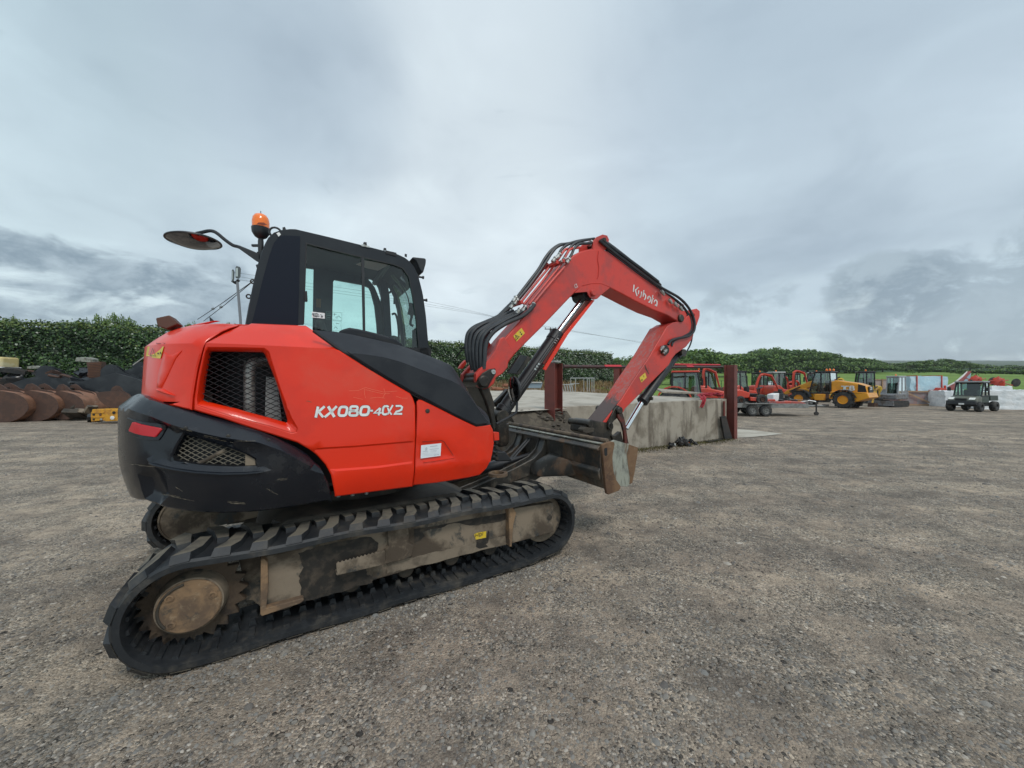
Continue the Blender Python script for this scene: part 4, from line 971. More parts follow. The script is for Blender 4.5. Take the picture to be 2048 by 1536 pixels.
# beacon on its stalk
a, b = hit(*K(12, (1290, 345))[0], .25); mb = MB(); c = U(a, .25, b)
mb.lathe(c, (0, 0, 1), [(.015, -.02), (.045, 0), (.066, .035), (.070, .075), (.066, .078)], 28); bc = part(mb, 'beacon', M_BLK)
mb = MB(); mb.lathe(c+Vector((0, 0, .077)), (0, 0, 1), [(.064, 0), (.066, .05), (.060, .085), (.045, .110), (.02, .122), (0, .124)], 28); part(mb, 'beacon_lens', M_AMBER, bc)
mb = MB(); mb.cyl(c+Vector((0, 0, .19)), c+Vector((0, 0, .225)), .003, 5); mb.lathe(c+Vector((0, 0, .02)), (0, 0, 1), [(.02, -.17), (.022, -.06), (.018, -.03)], 12); mb.box(c+Vector((-.04, 0, -.075)), (.07, .02, .018)); mb.box(c+Vector((.01, 0, -.16)), (.06, .04, .05)); part(mb, 'beacon_stalk', M_BLK, bc)
decal('beacon_reflector', [[(a_, b_) for a_, b_ in K(12, (1232, 185), (1262, 158), (1330, 160), (1372, 190), (1320, 200), (1290, 188))]], .165, mat('dark_amber', (.22, .04, .01), .3), bc)
# rear view mirror on a long arm
mc = P3(388, 482, 3.12); mb = MB(); nm = Vector((.05, -.02, -1)).normalized()
mb.lathe(mc, nm, [(.10, -.022), (.165, -.016), (.188, -.004), (.190, .004), (.178, .006)], 44); mr_ = part(mb, 'wing_mirror', M_BLK)
mb = MB(); mb.lathe(mc, nm, [(.176*k/10, .006+.050*(1-(k/10)**2)) for k in range(10, -1, -1)], 44); part(mb, 'mirror_glass', M_MIRR, mr_)
mb = MB(); ap = [P3(x, y, D_) for (x, y), D_ in zip(K(12, (470, 300), (540, 285), (620, 268), (680, 272), (740, 305), (830, 380), (930, 450), (1000, 470), (1100, 510), (1230, 565), (1290, 590)), (3.12, 3.12, 3.12, 3.12, 3.12, 3.12, 3.12, 3.12, 3.12, 3.12, 3.12))]
mb.tube(crspline(ap, 3), .014, 8); pts = K(12, (960, 460), (1270, 560), (1290, 680), (1240, 660), (1100, 560))
V = [P3(x, y, 3.10) for x, y in pts]+[P3(x, y, 3.14) for x, y in pts]; mb.add(V, [(0, 1, 2, 3, 4), (9, 8, 7, 6, 5)]+[(i, i+5, (i+1) % 5+5, (i+1) % 5) for i in range(5)])
pts = K(12, (1262, 530), (1340, 500), (1370, 520), (1300, 730), (1235, 740), (1225, 700), (1270, 690)); n = len(pts)
V = [P3(x, y, 3.10) for x, y in pts]+[P3(x, y, 3.16) for x, y in pts]; mb.add(V, [tuple(range(n)), tuple(range(2*n-1, n-1, -1))]+[(i, i+n, (i+1) % n+n, (i+1) % n) for i in range(n)])
part(mb, 'mirror_arm', M_BLK, mr_, smooth=30)
# ---------------------------------------------------------------- boom, arm and hoses
B0, B1 = -.43, -.17
boom_o = K(3, (318, 1190), (345, 1150), (400, 1130), (440, 1090), (500, 1010), (700, 810), (900, 600), (950, 548), (1010, 505), (1080, 488), (1150, 490), (1215, 515), (1300, 558), (1400, 612), (1540, 682), (1650, 722), (1735, 772), (1790, 745), (1800, 715), (1755, 660), (1700, 602), (1600, 528), (1450, 425), (1300, 312), (1200, 238), (1150, 222), (1060, 220), (990, 238), (930, 272), (880, 330), (800, 430), (650, 620), (520, 780), (430, 880), (340, 990), (270, 1080), (215, 1150), (200, 1180), (230, 1230))
boom = plate('boom', boom_o, B0, B1, M_REDF, bevel=.012)
plate('boom_foot', K(3, (200, 1165), (300, 1050), (345, 985), (380, 900), (410, 885), (490, 1010), (470, 1040), (445, 1070), (438, 1120), (400, 1165), (350, 1195), (335, 1240), (300, 1272), (255, 1285), (215, 1265), (195, 1215)), -.50, -.44, M_REDF, boom, at=-.50, bevel=.008)
plate('boom_foot', K(3, (200, 1165), (300, 1050), (345, 985), (380, 900), (410, 885), (490, 1010), (470, 1040), (445, 1070), (438, 1120), (400, 1165), (350, 1195), (335, 1240), (300, 1272), (255, 1285), (215, 1265), (195, 1215)), -.16, -.10, M_REDF, boom, at=-.50, bevel=.008)
def pinp(px, py, t0, t1, r, m=M_GREASE, par=None, nm='pivot_pin'):
    a, b = hit(px, py, t0); mb = MB(); mb.lathe(U(a, t0, b), NU, [(r*.5, -.012), (r*.8, -.012), (r, -.004), (r, t1-t0), (r*.8, t1-t0+.01)], 24); return part(mb, nm, m, par or boom)
pinp(*K(3, (258, 1225))[0], -.545, -.1, .055); pinp(*K(3, (327, 1152))[0], -.525, -.5, .026, M_STEEL)
plate('pin_bracket', K(3, (225, 1190), (250, 1160), (300, 1130), (345, 1125), (350, 1165), (320, 1210), (290, 1270), (240, 1285), (205, 1250)), -.53, -.51, M_GREASE, boom, at=-.53, bevel=.005)
for t0 in (B0+.002, B1-.027): plate('top_lug', K(3, (1092, 232), (1092, 160), (1122, 124), (1165, 106), (1200, 114), (1214, 145), (1206, 190), (1180, 232)), t0, t0+.025, M_REDF, boom, at=B0-.012, bevel=.003)
pinp(*K(3, (1170, 150))[0], B0-.03, B1+.03, .025)
plate('arch_plate', K(3, (945, 552), (1000, 505), (1080, 484), (1150, 486), (1215, 512), (1195, 530), (1150, 566), (1118, 598), (1090, 605), (1060, 585), (1040, 545)), B0-.010, B0, M_REDF, boom, at=B0-.01, bevel=.003)
plate('arch_plate', K(3, (945, 552), (1000, 505), (1080, 484), (1150, 486), (1215, 512), (1195, 530), (1150, 566), (1118, 598), (1090, 605), (1060, 585), (1040, 545)), B1, B1+.01, M_REDF, boom, at=B0-.01, bevel=.003)
pinp(*K(3, (1090, 552))[0], B0-.03, B1+.02, .036, M_REDF)
# stickers and lettering on the boom
plate('warning_sticker', K(3, (480, 880), (542, 818), (568, 858), (505, 922)), B0-.004, B0-.002, M_YEL, boom, at=B0-.004)
decal('sticker_print', ribbon(K(3, (495, 872), (502, 912), (526, 885), (495, 872)), .9)+[K(3, (528, 845), (540, 850), (534, 860)), K(3, (538, 862), (548, 858), (548, 872), (538, 872))]+ribbon(K(3, (505, 880), (512, 900)), 1.4), B0-.006, M_INK, boom)
decal('level_mark', ribbon(K(3, (946, 490), (958, 485), (966, 508), (950, 515), (944, 492)), 1.0), B0-.003, M_WHTD, boom)
KB = lambda *p: [(1250+x*.0390625, 560+y*.0390625) for x, y in p]
S = []
def kb(*p, w=2.3): S.extend(ribbon(KB(*p), w))
kb((465, 240), (428, 600)); kb((690, 365), (530, 520), (615, 820)); kb((705, 530), (680, 730)); kb((850, 590), (828, 790), (790, 880), (735, 880)); kb((965, 520), (930, 850)); kb((960, 690), (1020, 720), (1060, 800), (1050, 920), (985, 1010))
kb((1160, 980), (1180, 870), (1240, 830), (1300, 900), (1300, 1040), (1260, 1130), (1200, 1130)); kb((1425, 770), (1355, 1220)); kb((1400, 940), (1475, 975)); kb((1490, 1150), (1520, 1050), (1580, 1020), (1640, 1090), (1640, 1200), (1610, 1350)); kb((1530, 1265), (1620, 1310))
decal('lettering', S, B0-.003, M_WHTD, boom)
mb = MB(); mb.tube([U(*[v for v in (hit(*K(3, p)[0], B0-.006)[0], B0-.006, hit(*K(3, p)[0], B0-.006)[1])]) for p in ((1130, 235), (1122, 300), (1132, 360), (1126, 430), (1118, 445))], .004, 6); part(mb, 'grease_pipe', M_REDF, boom)
# boom cylinder
def q3(px, py, t): a, b = hit(px, py, t); return U(a, t, b)
TCY = -.30
p0, p1 = q3(*K(9, (925, 1180))[0], TCY), q3(*K(9, (1632, 170))[0], TCY); dd = (p1-p0).normalized()
mb = MB(); mb.lathe(p0, dd, [(.06, -.02), (.082, .0), (.082, .05), (.072, .06), (.072, (p1-p0).length-.12), (.080, (p1-p0).length-.11), (.080, (p1-p0).length), (.05, (p1-p0).length+.012)], 30); cyl1 = part(mb, 'boom_cylinder', M_BLK)
pr = q3(*K(3, (1030, 575))[0], TCY); mb = MB(); mb.cyl(p1, pr, .038, 24); part(mb, 'chrome_rod', M_CHROME, cyl1)
mb = MB(); e_ = q3(*K(3, (1010, 572))[0], TCY); mb.cyl(q3(*K(3, (1010, 572))[0], TCY)-NU*.09, q3(*K(3, (1010, 572))[0], TCY)+NU*.12, .075, 26); part(mb, 'rod_eye', M_BLK, cyl1, bevel=.006)
mb = MB(); b_ = q3(*K(9, (880, 1240))[0], TCY); mb.cyl(b_-NU*.1, b_+NU*.1, .075, 24); part(mb, 'barrel_eye', M_GREASE, cyl1, bevel=.006)
mb = MB()
for o_, r_ in ((.09, .013), (-.01, .010)):
    x_ = NU*-.075+Vector((0, 0, o_*.3)); mb.tube([p0+dd*.1+x_, p0.lerp(p1, .5)+x_*1.15, p1-dd*.08+x_], r_, 7)
part(mb, 'feed_pipe', M_BLK, cyl1)
mb = MB()
for k in range(3): mb.box(p0.lerp(p1, .52)+NU*-.09-UU*.02+dd*.035*k, (.02, .03, .02))
for k in range(3): mb.cyl(p1-dd*(.10+.03*k)-NU*.085, p1-dd*(.11+.03*k)-NU*.09, .017, 8)
part(mb, 'pipe_clamp', M_STEEL, cyl1)
plate('valve_plate', K(9, (998, 680), (1155, 445), (1255, 462), (1105, 688)), -.44, -.40, M_BLK, cyl1, bevel=.004)
plate('valve_block', K(9, (1105, 688), (1255, 462), (1300, 485), (1150, 700)), -.42, -.36, M_GREASE, cyl1, bevel=.004)
# guard bar in front of the cylinder
cg_ = plate('cylinder_guard', K(3, (706, 1131), (868, 862), (1080, 604), (1098, 610), (896, 868), (728, 1141)), -.40, -.385, M_RED, at=-.40, bevel=.002)
plate('guard_sheet', K(3, (700, 1085), (800, 930), (870, 830), (1040, 600), (1078, 604), (868, 860), (722, 1100)), -.37, -.36, mat('dull_guard', (.16, .035, .028), .6, .1, (.09, .03, .026), 6.), cg_, at=-.37)
# swing bracket and lower mast
sb_ = plate('swing_bracket', K(9, (590, 690), (640, 660), (760, 860), (800, 960), (830, 1060), (835, 1200), (860, 1330), (850, 1430), (800, 1440), (775, 1300), (740, 1150), (690, 1010), (610, 840)), -.46, -.14, M_GREASE, at=-.46, bevel=.02)
mb = MB(); a, b = hit(*K(9, (880, 1300))[0], -.3); mb.lathe(U(a-.02, -.30, b-.24), (0, 0, 1), [(.10, 0), (.12, .03), (.12, .22), (.08, .25)], 24); part(mb, 'swing_post', M_GREASE, sb_)
plate('bracket_arm', K(9, (830, 1060), (960, 930), (1000, 880), (1010, 960), (850, 1120)), -.2, -.12, M_GREASE, sb_, bevel=.01)
plate('far_foot', K(9, (370, 620), (400, 570), (455, 510), (470, 560), (420, 625)), .0, .05, M_REDF, sb_, bevel=.006)
# rigid pipes with clamps
def tubeP(name, pts, ts, r, m, par=boom, n=8, k=4):
    P = [q3(*p, ts[0]+(ts[1]-ts[0])*i/(len(pts)-1)) for i, p in enumerate(pts)]
    mb = MB(); mb.tube(crspline(P, k), r, n); return part(mb, name, m, par)
pip = [((640, 625), (760, 480), (868, 355)), ((600, 640), (720, 490), (840, 340), (885, 262), (915, 222), (990, 208)), ((560, 640), (690, 480), (800, 330), (850, 255), (880, 222), (930, 215)), ((525, 640), (660, 470), (775, 330), (840, 240)), ((495, 640), (630, 475), (740, 330))]
for i, pl in enumerate(pip): tubeP('rigid_pipe', K(3, *pl), (B0-.02+.045*i,)*2, .0135, M_REDF)
for (px, py) in ((525, 645), (840, 335), (790, 345)):
    a, b = hit(*K(3, (px, py))[0], -.40); mb = MB(); mb.box(U(a, -.34, b+.02), (.03, .24, .035), Matrix.Rotation(R(29.5), 3, 'Z')); part(mb, 'pipe_clamp', M_REDF, boom, bevel=.004)
hs = [((640, 640), (600, 690), (540, 735), (470, 765), (400, 800), (330, 850), (285, 910), (268, 970), (262, 1050), (255, 1130)),
      ((575, 665), (520, 710), (450, 745), (370, 790), (300, 830), (250, 890), (235, 960), (232, 1040), (235, 1130)),
      ((545, 680), (480, 725), (400, 765), (320, 805), (250, 850), (215, 910), (205, 980), (205, 1060), (215, 1140)),
      ((520, 690), (450, 725), (370, 760), (290, 800), (215, 850), (185, 905), (176, 980), (180, 1060), (195, 1150)),
      ((480, 690), (410, 722), (330, 765), (250, 790), (180, 840), (155, 900), (150, 980), (158, 1060), (172, 1140)),
      ((470, 650), (420, 690), (360, 735), (270, 775), (190, 810), (145, 850), (128, 900), (126, 980), (138, 1080)),
      ((500, 600), (450, 650), (400, 700), (370, 730)), ((300, 830), (262, 900), (250, 985), (248, 1060), (246, 1120))]
for i, pl in enumerate(hs): tubeP('hydraulic_hose', K(3, *pl), (B0-.03+.035*i, B0-.06+.035*i), .021, M_HOSE, n=10, k=4)
tubeP('thin_cable', K(3, (160, 905), (110, 960), (70, 1010), (45, 1045)), (-.35, -.2), .006, M_BLK)
uh = [((895, 308), (925, 255), (945, 212), (985, 182), (1040, 178), (1075, 172)), ((858, 300), (890, 248), (920, 200), (965, 170), (1030, 152), (1095, 142)), ((820, 275), (845, 225), (890, 188), (950, 165), (1030, 150), (1090, 146)),
      ((510, 610), (600, 500), (690, 375), (740, 300), (790, 225), (840, 190), (900, 178), (960, 168)), ((500, 598), (590, 480), (670, 375), (720, 290), (770, 228), (830, 188), (880, 182)), ((545, 570), (640, 440), (700, 350), (750, 280), (800, 215)), ((690, 350), (720, 310), (745, 262), (790, 215), (850, 185))]
for i, pl in enumerate(uh): tubeP('upper_hose', K(3, *pl), (B0+.02+.03*i,)*2, .016, M_HOSE, n=8)
for i, p in enumerate([(625, 650), (560, 672), (500, 620), (470, 650), (895, 310), (858, 308), (822, 272), (1065, 176), (790, 300), (520, 690), (490, 600)]):
    a = q3(*K(3, p)[0], B0-.02+.02*(i % 4)); mb = MB(); d_ = Vector((.5, .29, .8)).normalized() if i < 4 or i > 8 else Vector((.55, .32, .75)).normalized()
    mb.lathe(a-d_*.035, d_, [(.019, 0), (.021, .012), (.021, .03), (.016, .034), (.016, .05), (.022, .052), (.022, .068)], 10); part(mb, 'hose_fitting', M_STEEL, boom)
# hoses along the top of the upper boom and round the elbow
eh = [((1135, 155), (1250, 250), (1400, 365), (1500, 440), (1590, 505), (1660, 545), (1730, 585), (1790, 640), (1835, 710), (1855, 780), (1850, 840), (1810, 880), (1740, 895), (1680, 912), (1655, 945)),
      ((1130, 175), (1240, 270), (1390, 385), (1500, 465), (1600, 535), (1690, 590), (1760, 650), (1810, 720), (1830, 790), (1820, 850), (1770, 885), (1700, 915), (1680, 955)),
      ((1150, 190), (1300, 310), (1450, 420), (1600, 530), (1700, 600), (1770, 650)), ((1150, 150), (1300, 260), (1450, 370), (1580, 470)), ((1600, 540), (1660, 590), (1700, 610), (1770, 660), (1800, 720), (1820, 820), (1835, 900), (1800, 990), (1740, 1045))]
for i, pl in enumerate(eh): tubeP('elbow_hose', K(3, *pl), (B0-.02+.05*(i % 3), B0-.03+.02*(i % 3)), (.017, .017, .014, .020, .010)[i], M_HOSE if i != 2 else M_REDF, n=8)
tubeP('top_rail', K(3, (1180, 165), (1300, 255), (1450, 375), (1585, 485), (1588, 500)), (-.28, -.28), .020, M_GREASE)
for p in ((1660, 600), (1700, 625), (1740, 655), (1640, 985), (1618, 960), (1600, 535)):
    a = q3(*K(3, p)[0], B0-.04); mb = MB(); mb.lathe(a, Vector((-.5, -.3, -.5)).normalized() if p[1] > 900 else Vector((.6, .35, -.55)), [(.02, 0), (.022, .02), (.022, .05), (.015, .055), (.015, .08)], 8); part(mb, 'hose_fitting', M_STEEL, boom)
# arm (dipper)
A0, A1 = -.435, -.165
arm_o = [(1334, 653), (1346, 645), (1366, 641), (1378, 630), (1382, 620), (1394, 617), (1400, 622), (1400, 632), (1394, 650), (1389, 660), (1386, 676), (1372, 694), (1352, 708), (1344, 718), (1338, 730), (1300, 768), (1262, 806), (1250, 818), (1240, 822), (1228, 832), (1216, 846), (1204, 852), (1190, 851), (1190, 840), (1210, 826), (1234, 812), (1242, 804), (1267, 760), (1297, 724)]
arm_o = [(1334, 653), (1346, 645), (1366, 641), (1378, 630), (1382, 620), (1394, 617), (1400, 622), (1400, 632), (1394, 650), (1389, 660), (1386, 676), (1372, 694), (1352, 708), (1344, 718), (1338, 730), (1300, 768), (1262, 806), (1250, 818), (1246, 826), (1232, 836), (1222, 848), (1205, 852), (1205, 846), (1242, 800), (1267, 760), (1297, 716), (1318, 680)]
arm = plate('arm', arm_o, A0, A1, M_REDF, bevel=.008)
# scraped inner face of the arm, a plate fitted on it
face = TR([(1334, 653), (1318, 680), (1297, 716), (1267, 760), (1242, 800), (1205, 846)], A0)
mb = MB(); n = len(face)
for i in range(n-1):
    (a, b), (c_, d2) = face[i], face[i+1]; nx, nz = -(d2-b), (c_-a); l_ = math.hypot(nx, nz); nx, nz = nx/l_*.008, nz/l_*.008
    if nx > 0: nx, nz = -nx, -nz
    mb.add([U(a+nx, A0+.004, b+nz), U(a+nx, A1-.004, b+nz), U(c_+nx, A1-.004, d2+nz), U(c_+nx, A0+.004, d2+nz)], [(0, 1, 2, 3)])
m_, N_m, L_m, B_m = new_mat('arm_inner_face')
tc_ = N_m.new('ShaderNodeTexCoord').outputs['Object']; mp_ = N_m.new('ShaderNodeMapping'); L_m.new(tc_, mp_.inputs[0]); mp_.inputs['Scale'].default_value = (1, 1, .5)
zz_ = N_m.new('ShaderNodeSeparateXYZ'); L_m.new(tc_, zz_.inputs[0])
f_ = nnoise(N_m, L_m, mp_.outputs[0], 5.5, 12, .78, .8)
g_ = nrange(N_m, L_m, zz_.outputs[2], 1.12, 1.45, 1., 0.)
ad_ = N_m.new('ShaderNodeMath'); ad_.operation = 'MULTIPLY_ADD'; L_m.new(g_, ad_.inputs[0]); ad_.inputs[1].default_value = .35; L_m.new(f_, ad_.inputs[2])
c1_ = nmix(N_m, L_m, nrange(N_m, L_m, nnoise(N_m, L_m, mp_.outputs[0], 16, 10, .8, 1.), .46, .60), (.56, .06, .04), (.40, .17, .15))
c2_ = nmix(N_m, L_m, nrange(N_m, L_m, ad_.outputs[0], .56, .72), c1_, (.095, .062, .055)); L_m.new(c2_, B_m.inputs['Base Color']); B_m.inputs['Roughness'].default_value = .5
part(mb, 'wear_face', m_, arm, smooth=0)
pinp(*K(3, (1755, 745))[0], B0-.02, B1+.02, .05, M_GREASE, arm)
pinp(1389, 628, A0-.02, A1+.02, .022, M_REDF, arm); pinp(1240, 821, A0-.05, A1+.05, .042, M_GREASE, arm); pinp(1221, 851, A0-.03, A1+.03, .040, M_GREASE, arm)
plate('arm_sticker', K(3, (1438, 1195), (1480, 1158), (1492, 1195), (1452, 1232)), A0-.003, A0-.001, M_YEL, arm, at=A0-.003)
decal('sticker_print', [K(3, (1452, 1210), (1460, 1205), (1460, 1220), (1454, 1222))]+ribbon(K(3, (1466, 1178), (1472, 1192)), .8), A0-.005, M_INK, arm)
decal('drip_mark', ribbon(K(3, (1478, 1098), (1488, 1130), (1508, 1168)), [1., 2.4, 1.2]), A0-.002, M_GREASE, arm)
plate('fitting_plate', K(3, (1598, 985), (1608, 955), (1640, 945), (1665, 975), (1662, 1005), (1635, 1030), (1610, 1015)), A0-.02, A0, M_GREASE, arm, at=A0-.02, bevel=.004)
# bucket cylinder
p0, p1 = q3(*K(10, (1380, 265))[0], -.32), q3(*K(10, (1040, 745))[0], -.32); dd = (p1-p0).normalized(); ln = (p1-p0).length
mb = MB(); mb.lathe(p0, dd, [(.03, -.06), (.055, -.02), (.062, 0), (.062, ln-.1), (.074, ln-.09), (.074, ln-.02), (.05, ln)], 26); cyl2 = part(mb, 'bucket_cylinder', M_BLK)
mb = MB(); mb.cyl(p0-NU*.12-dd*.05, p0+NU*.12-dd*.05, .05, 20); mb.cyl(p1-dd*.08, p1-dd*.08-NU*.10+UU*.03, .022, 10); part(mb, 'barrel_eye', M_GREASE, cyl2)
pe = q3(*K(10, (882, 1010))[0], -.32); mb = MB(); mb.cyl(p1, pe, .034, 20); part(mb, 'chrome_rod', M_CHROME, cyl2)
# linkage and quick hitch
lk = K(10, (800, 860), (850, 855), (872, 930), (885, 1000), (895, 1080), (912, 1165), (868, 1160), (862, 1050), (838, 960), (800, 900))
link = plate('bucket_link', lk, A0-.05, A0-.02, mat('red_brown_link', (.13, .03, .022), .45, .2, (.05, .03, .025), 9.), at=A0-.05, bevel=.006)
plate('link_plate', lk, A1+.02, A1+.05, M_GREASE, link, at=A0-.05, bevel=.006)
plate('arm_end_casting', K(10, (690, 950), (730, 880), (770, 800), (800, 770), (845, 800), (850, 850), (815, 885), (760, 930), (735, 965)), A0-.02, A0+.02, M_GREASE, link, at=A0-.02, bevel=.006)
hit_ = plate('quick_hitch', K(10, (475, 1000), (478, 960), (500, 925), (530, 918), (600, 935), (680, 945), (700, 955), (735, 955), (752, 985), (745, 1030), (738, 1060), (770, 1100), (850, 1130), (880, 1175), (700, 1170), (560, 1110), (470, 1050)), A0-.01, A1+.01, M_GREASE, at=A0-.01, bevel=.014)
pinp(*K(10, (512, 962))[0], A0-.03, A1+.05, .04, M_GREASE, hit_); pinp(*K(10, (722, 990))[0], A0-.03, A1+.05, .042, M_GREASE, hit_)
plate('hitch_latch', K(10, (440, 1020), (470, 995), (560, 1005), (552, 1045), (480, 1060), (440, 1045)), A0-.04, A0+.05, M_MUDD, hit_, at=A0-.04, bevel=.006)
plate('hitch_hook', K(10, (730, 1080), (780, 1080), (830, 1040), (850, 1120), (900, 1160), (880, 1180), (760, 1150)), A0-.03, A0+.03, M_GREASE, hit_, at=A0-.03, bevel=.006)
# small convex mirror beside the boom
mc = P3(*K(9, (1072, 885))[0], 3.30); nm = Vector((-.86, -.42, -.05)).normalized(); mb = MB()
V = []
for i, (r, h_) in enumerate([(1., -.012), (1., .0), (.93, .004)]):
    pass
x_ = Vector((0, 0, 1)); y_ = nm.cross(x_).normalized(); x_ = y_.cross(nm)
tl = R(6); xa = x_*math.cos(tl)+y_*math.sin(tl); ya = y_*math.cos(tl)-x_*math.sin(tl)
def ell(r, h_): return [mc+nm*h_+xa*.118*r*math.cos(2*math.pi*k/36)+ya*.108*r*math.sin(2*math.pi*k/36) for k in range(36)]
rings = [ell(.8, -.03), ell(1., -.012), ell(1., .004), ell(.93, .006)]
mb.add([p for r_ in rings for p in r_], [(j*36+k, j*36+(k+1) % 36, (j+1)*36+(k+1) % 36, (j+1)*36+k) for j in range(3) for k in range(36)]+[tuple(range(36)), tuple(range(108, 144))]); m2 = part(mb, 'boom_side_mirror', M_BLK)
mb = MB(); rr = [[mc+nm*(.007+.02*(1-r*r))+xa*.11*r*math.cos(2*math.pi*k/36)+ya*.100*r*math.sin(2*math.pi*k/36) for k in range(36)] for r in (1., .8, .6, .4, .2, .01)]
mb.add([p for r_ in rr for p in r_], [(j*36+k, j*36+(k+1) % 36, (j+1)*36+(k+1) % 36, (j+1)*36+k) for j in range(5) for k in range(36)]); part(mb, 'mirror_glass', M_MIRR, m2)
mb = MB(); mb.tube(crspline([P3(*K(9, p)[0], D_) for p, D_ in (((850, 1330), 3.1), ((960, 1270), 3.15), ((1060, 1215), 3.2), ((1105, 1175), 3.25), ((1112, 1100), 3.27), ((1110, 1020), 3.29), ((1090, 960), 3.3))], 3), .011, 8); part(mb, 'mirror_arm', M_BLK, m2)
# ================================================================ the place
def sstep(x): x = np.clip(x, 0, 1); return x*x*(3-2*x)
HA, HB = Vector((-34, 16.0)), Vector((11.6, 42.6))
HD = (HB-HA).normalized(); HN = Vector((-HD.y, HD.x))
def ground_h(x, y):
    x = np.asarray(x, float); y = np.asarray(y, float)
    hr = .050*np.maximum(0, y-33)*sstep((y-33)/8)
    sd = (x-HA.x)*HN.x+(y-HA.y)*HN.y
    hl = 1.5*sstep((sd+7)/7)+.03*np.maximum(0, sd)
    wx = sstep((20-x)/10)
    return np.maximum(hr, hl*wx)
def sheet(name, xs, ys, zf, m, keep=None, kind='structure'):
    X, Y = np.meshgrid(xs, ys); Z = zf(X, Y); n, k = X.shape
    V = np.stack([X.ravel(), Y.ravel(), Z.ravel()], 1)
    Fs = [(j*k+i, j*k+i+1, (j+1)*k+i+1, (j+1)*k+i) for j in range(n-1) for i in range(k-1) if keep is None or keep(X[j, i], Y[j, i])]
    me = bpy.data.meshes.new(name); me.from_pydata(V.tolist(), [], Fs); me.polygons.foreach_set('use_smooth', [True]*len(me.polygons)); me.materials.append(m)
    o = bpy.data.objects.new(name, me); C.objects.link(o); tag(o, kind=kind); return o
def gravel_mat():
    m, N, L, B = new_mat('gravel_yard')
    tc = N.new('ShaderNodeTexCoord').outputs['Object']
    big = nnoise(N, L, tc, .22, 5, .6, .6); mid = nnoise(N, L, tc, 1.3, 7, .65, .5); fine = nnoise(N, L, tc, 14, 8, .7); grit = nnoise(N, L, tc, 90, 4, .7)
    def vor(sc, feat='F1'):
        v = N.new('ShaderNodeTexVoronoi'); v.feature = feat; v.inputs['Scale'].default_value = sc; L.new(tc, v.inputs['Vector']); return v
    v1 = vor(38); v2 = vor(95); v3 = vor(17)
    c = nmix(N, L, nrange(N, L, big, .38, .62), (.300, .243, .192), (.42, .342, .268))
    c = nmix(N, L, nrange(N, L, mid, .46, .60, 0, .8), c, (.180, .153, .130))
    c = nmix(N, L, nrange(N, L, mid, .30, .46, .65, 0), c, (.54, .435, .34))
    def rampc(v, stops):
        n = N.new('ShaderNodeValToRGB'); cr = n.color_ramp; cr.interpolation = 'CONSTANT'
        cr.elements[0].position = 0; cr.elements[0].color = (*stops[0][1], 1); cr.elements[1].position = stops[1][0]; cr.elements[1].color = (*stops[1][1], 1)
        for p, q in stops[2:]: e = cr.elements.new(p); e.color = (*q, 1)
        s = N.new('ShaderNodeSeparateColor'); L.new(v.outputs['Color'], s.inputs[0]); L.new(s.outputs[0], n.inputs[0]); return n.outputs[0]
    st = [(0, (.20, .172, .142)), (.3, (.34, .287, .23)), (.5, (.25, .235, .21)), (.68, (.45, .38, .305)), (.84, (.075, .068, .062)), (.95, (.55, .49, .42))]
    pm = nrange(N, L, nnoise(N, L, tc, 2.2, 6, .7), .40, .60, .2, .9)
    c1 = nmix(N, L, pm, c, rampc(v2, st))
    sz = N.new('ShaderNodeMath'); sz.operation = 'MULTIPLY'; L.new(nrange(N, L, v1.outputs['Distance'], .30, .42, 1, 0), sz.inputs[0]); L.new(nrange(N, L, nnoise(N, L, tc, 3.1, 5, .7), .44, .58), sz.inputs[1])
    c2 = nmix(N, L, sz.outputs[0], c1, rampc(v1, st))
    sp3 = N.new('ShaderNodeSeparateColor'); L.new(v3.outputs['Color'], sp3.inputs[0])
    s3 = N.new('ShaderNodeMath'); s3.operation = 'MULTIPLY'; L.new(nrange(N, L, v3.outputs['Distance'], .22, .30, 1., 0.), s3.inputs[0]); L.new(nrange(N, L, sp3.outputs[1], .82, .84), s3.inputs[1])
    c2 = nmix(N, L, s3.outputs[0], c2, rampc(v3, st))
    c2 = nmix(N, L, 1., c2, nmix(N, L, fine, (.42, .42, .43), (1.62, 1.60, 1.56)), 'MULTIPLY')
    c2 = nmix(N, L, 1., c2, nmix(N, L, nrange(N, L, nnoise(N, L, tc, 1.9, 10, .8, .8), .38, .60), (.76, .765, .77), (1.18, 1.165, 1.14)), 'MULTIPLY')
    mpr = N.new('ShaderNodeMapping'); L.new(tc, mpr.inputs[0]); mpr.inputs['Rotation'].default_value = (0, 0, R(38)); mpr.inputs['Scale'].default_value = (.22, 2.6, 1)
    c2 = nmix(N, L, 1., c2, nmix(N, L, nrange(N, L, nnoise(N, L, mpr.outputs[0], .8, 6, .6, .3), .40, .60), (.86, .86, .87), (1.09, 1.085, 1.07)), 'MULTIPLY')
    c2 = nmix(N, L, 1., c2, nmix(N, L, grit, (.45, .45, .46), (1.55, 1.54, 1.52)), 'MULTIPLY')
    L.new(c2, B.inputs['Base Color']); B.inputs['Roughness'].default_value = .93; B.inputs['Specular IOR Level'].default_value = .25
    h = N.new('ShaderNodeMath'); h.operation = 'MULTIPLY_ADD'; L.new(v2.outputs['Distance'], h.inputs[0]); h.inputs[1].default_value = -.5
    h2 = N.new('ShaderNodeMath'); h2.operation = 'MULTIPLY_ADD'; L.new(sz.outputs[0], h2.inputs[0]); h2.inputs[1].default_value = .9; L.new(fine, h2.inputs[2]); L.new(h2.outputs[0], h.inputs[2])
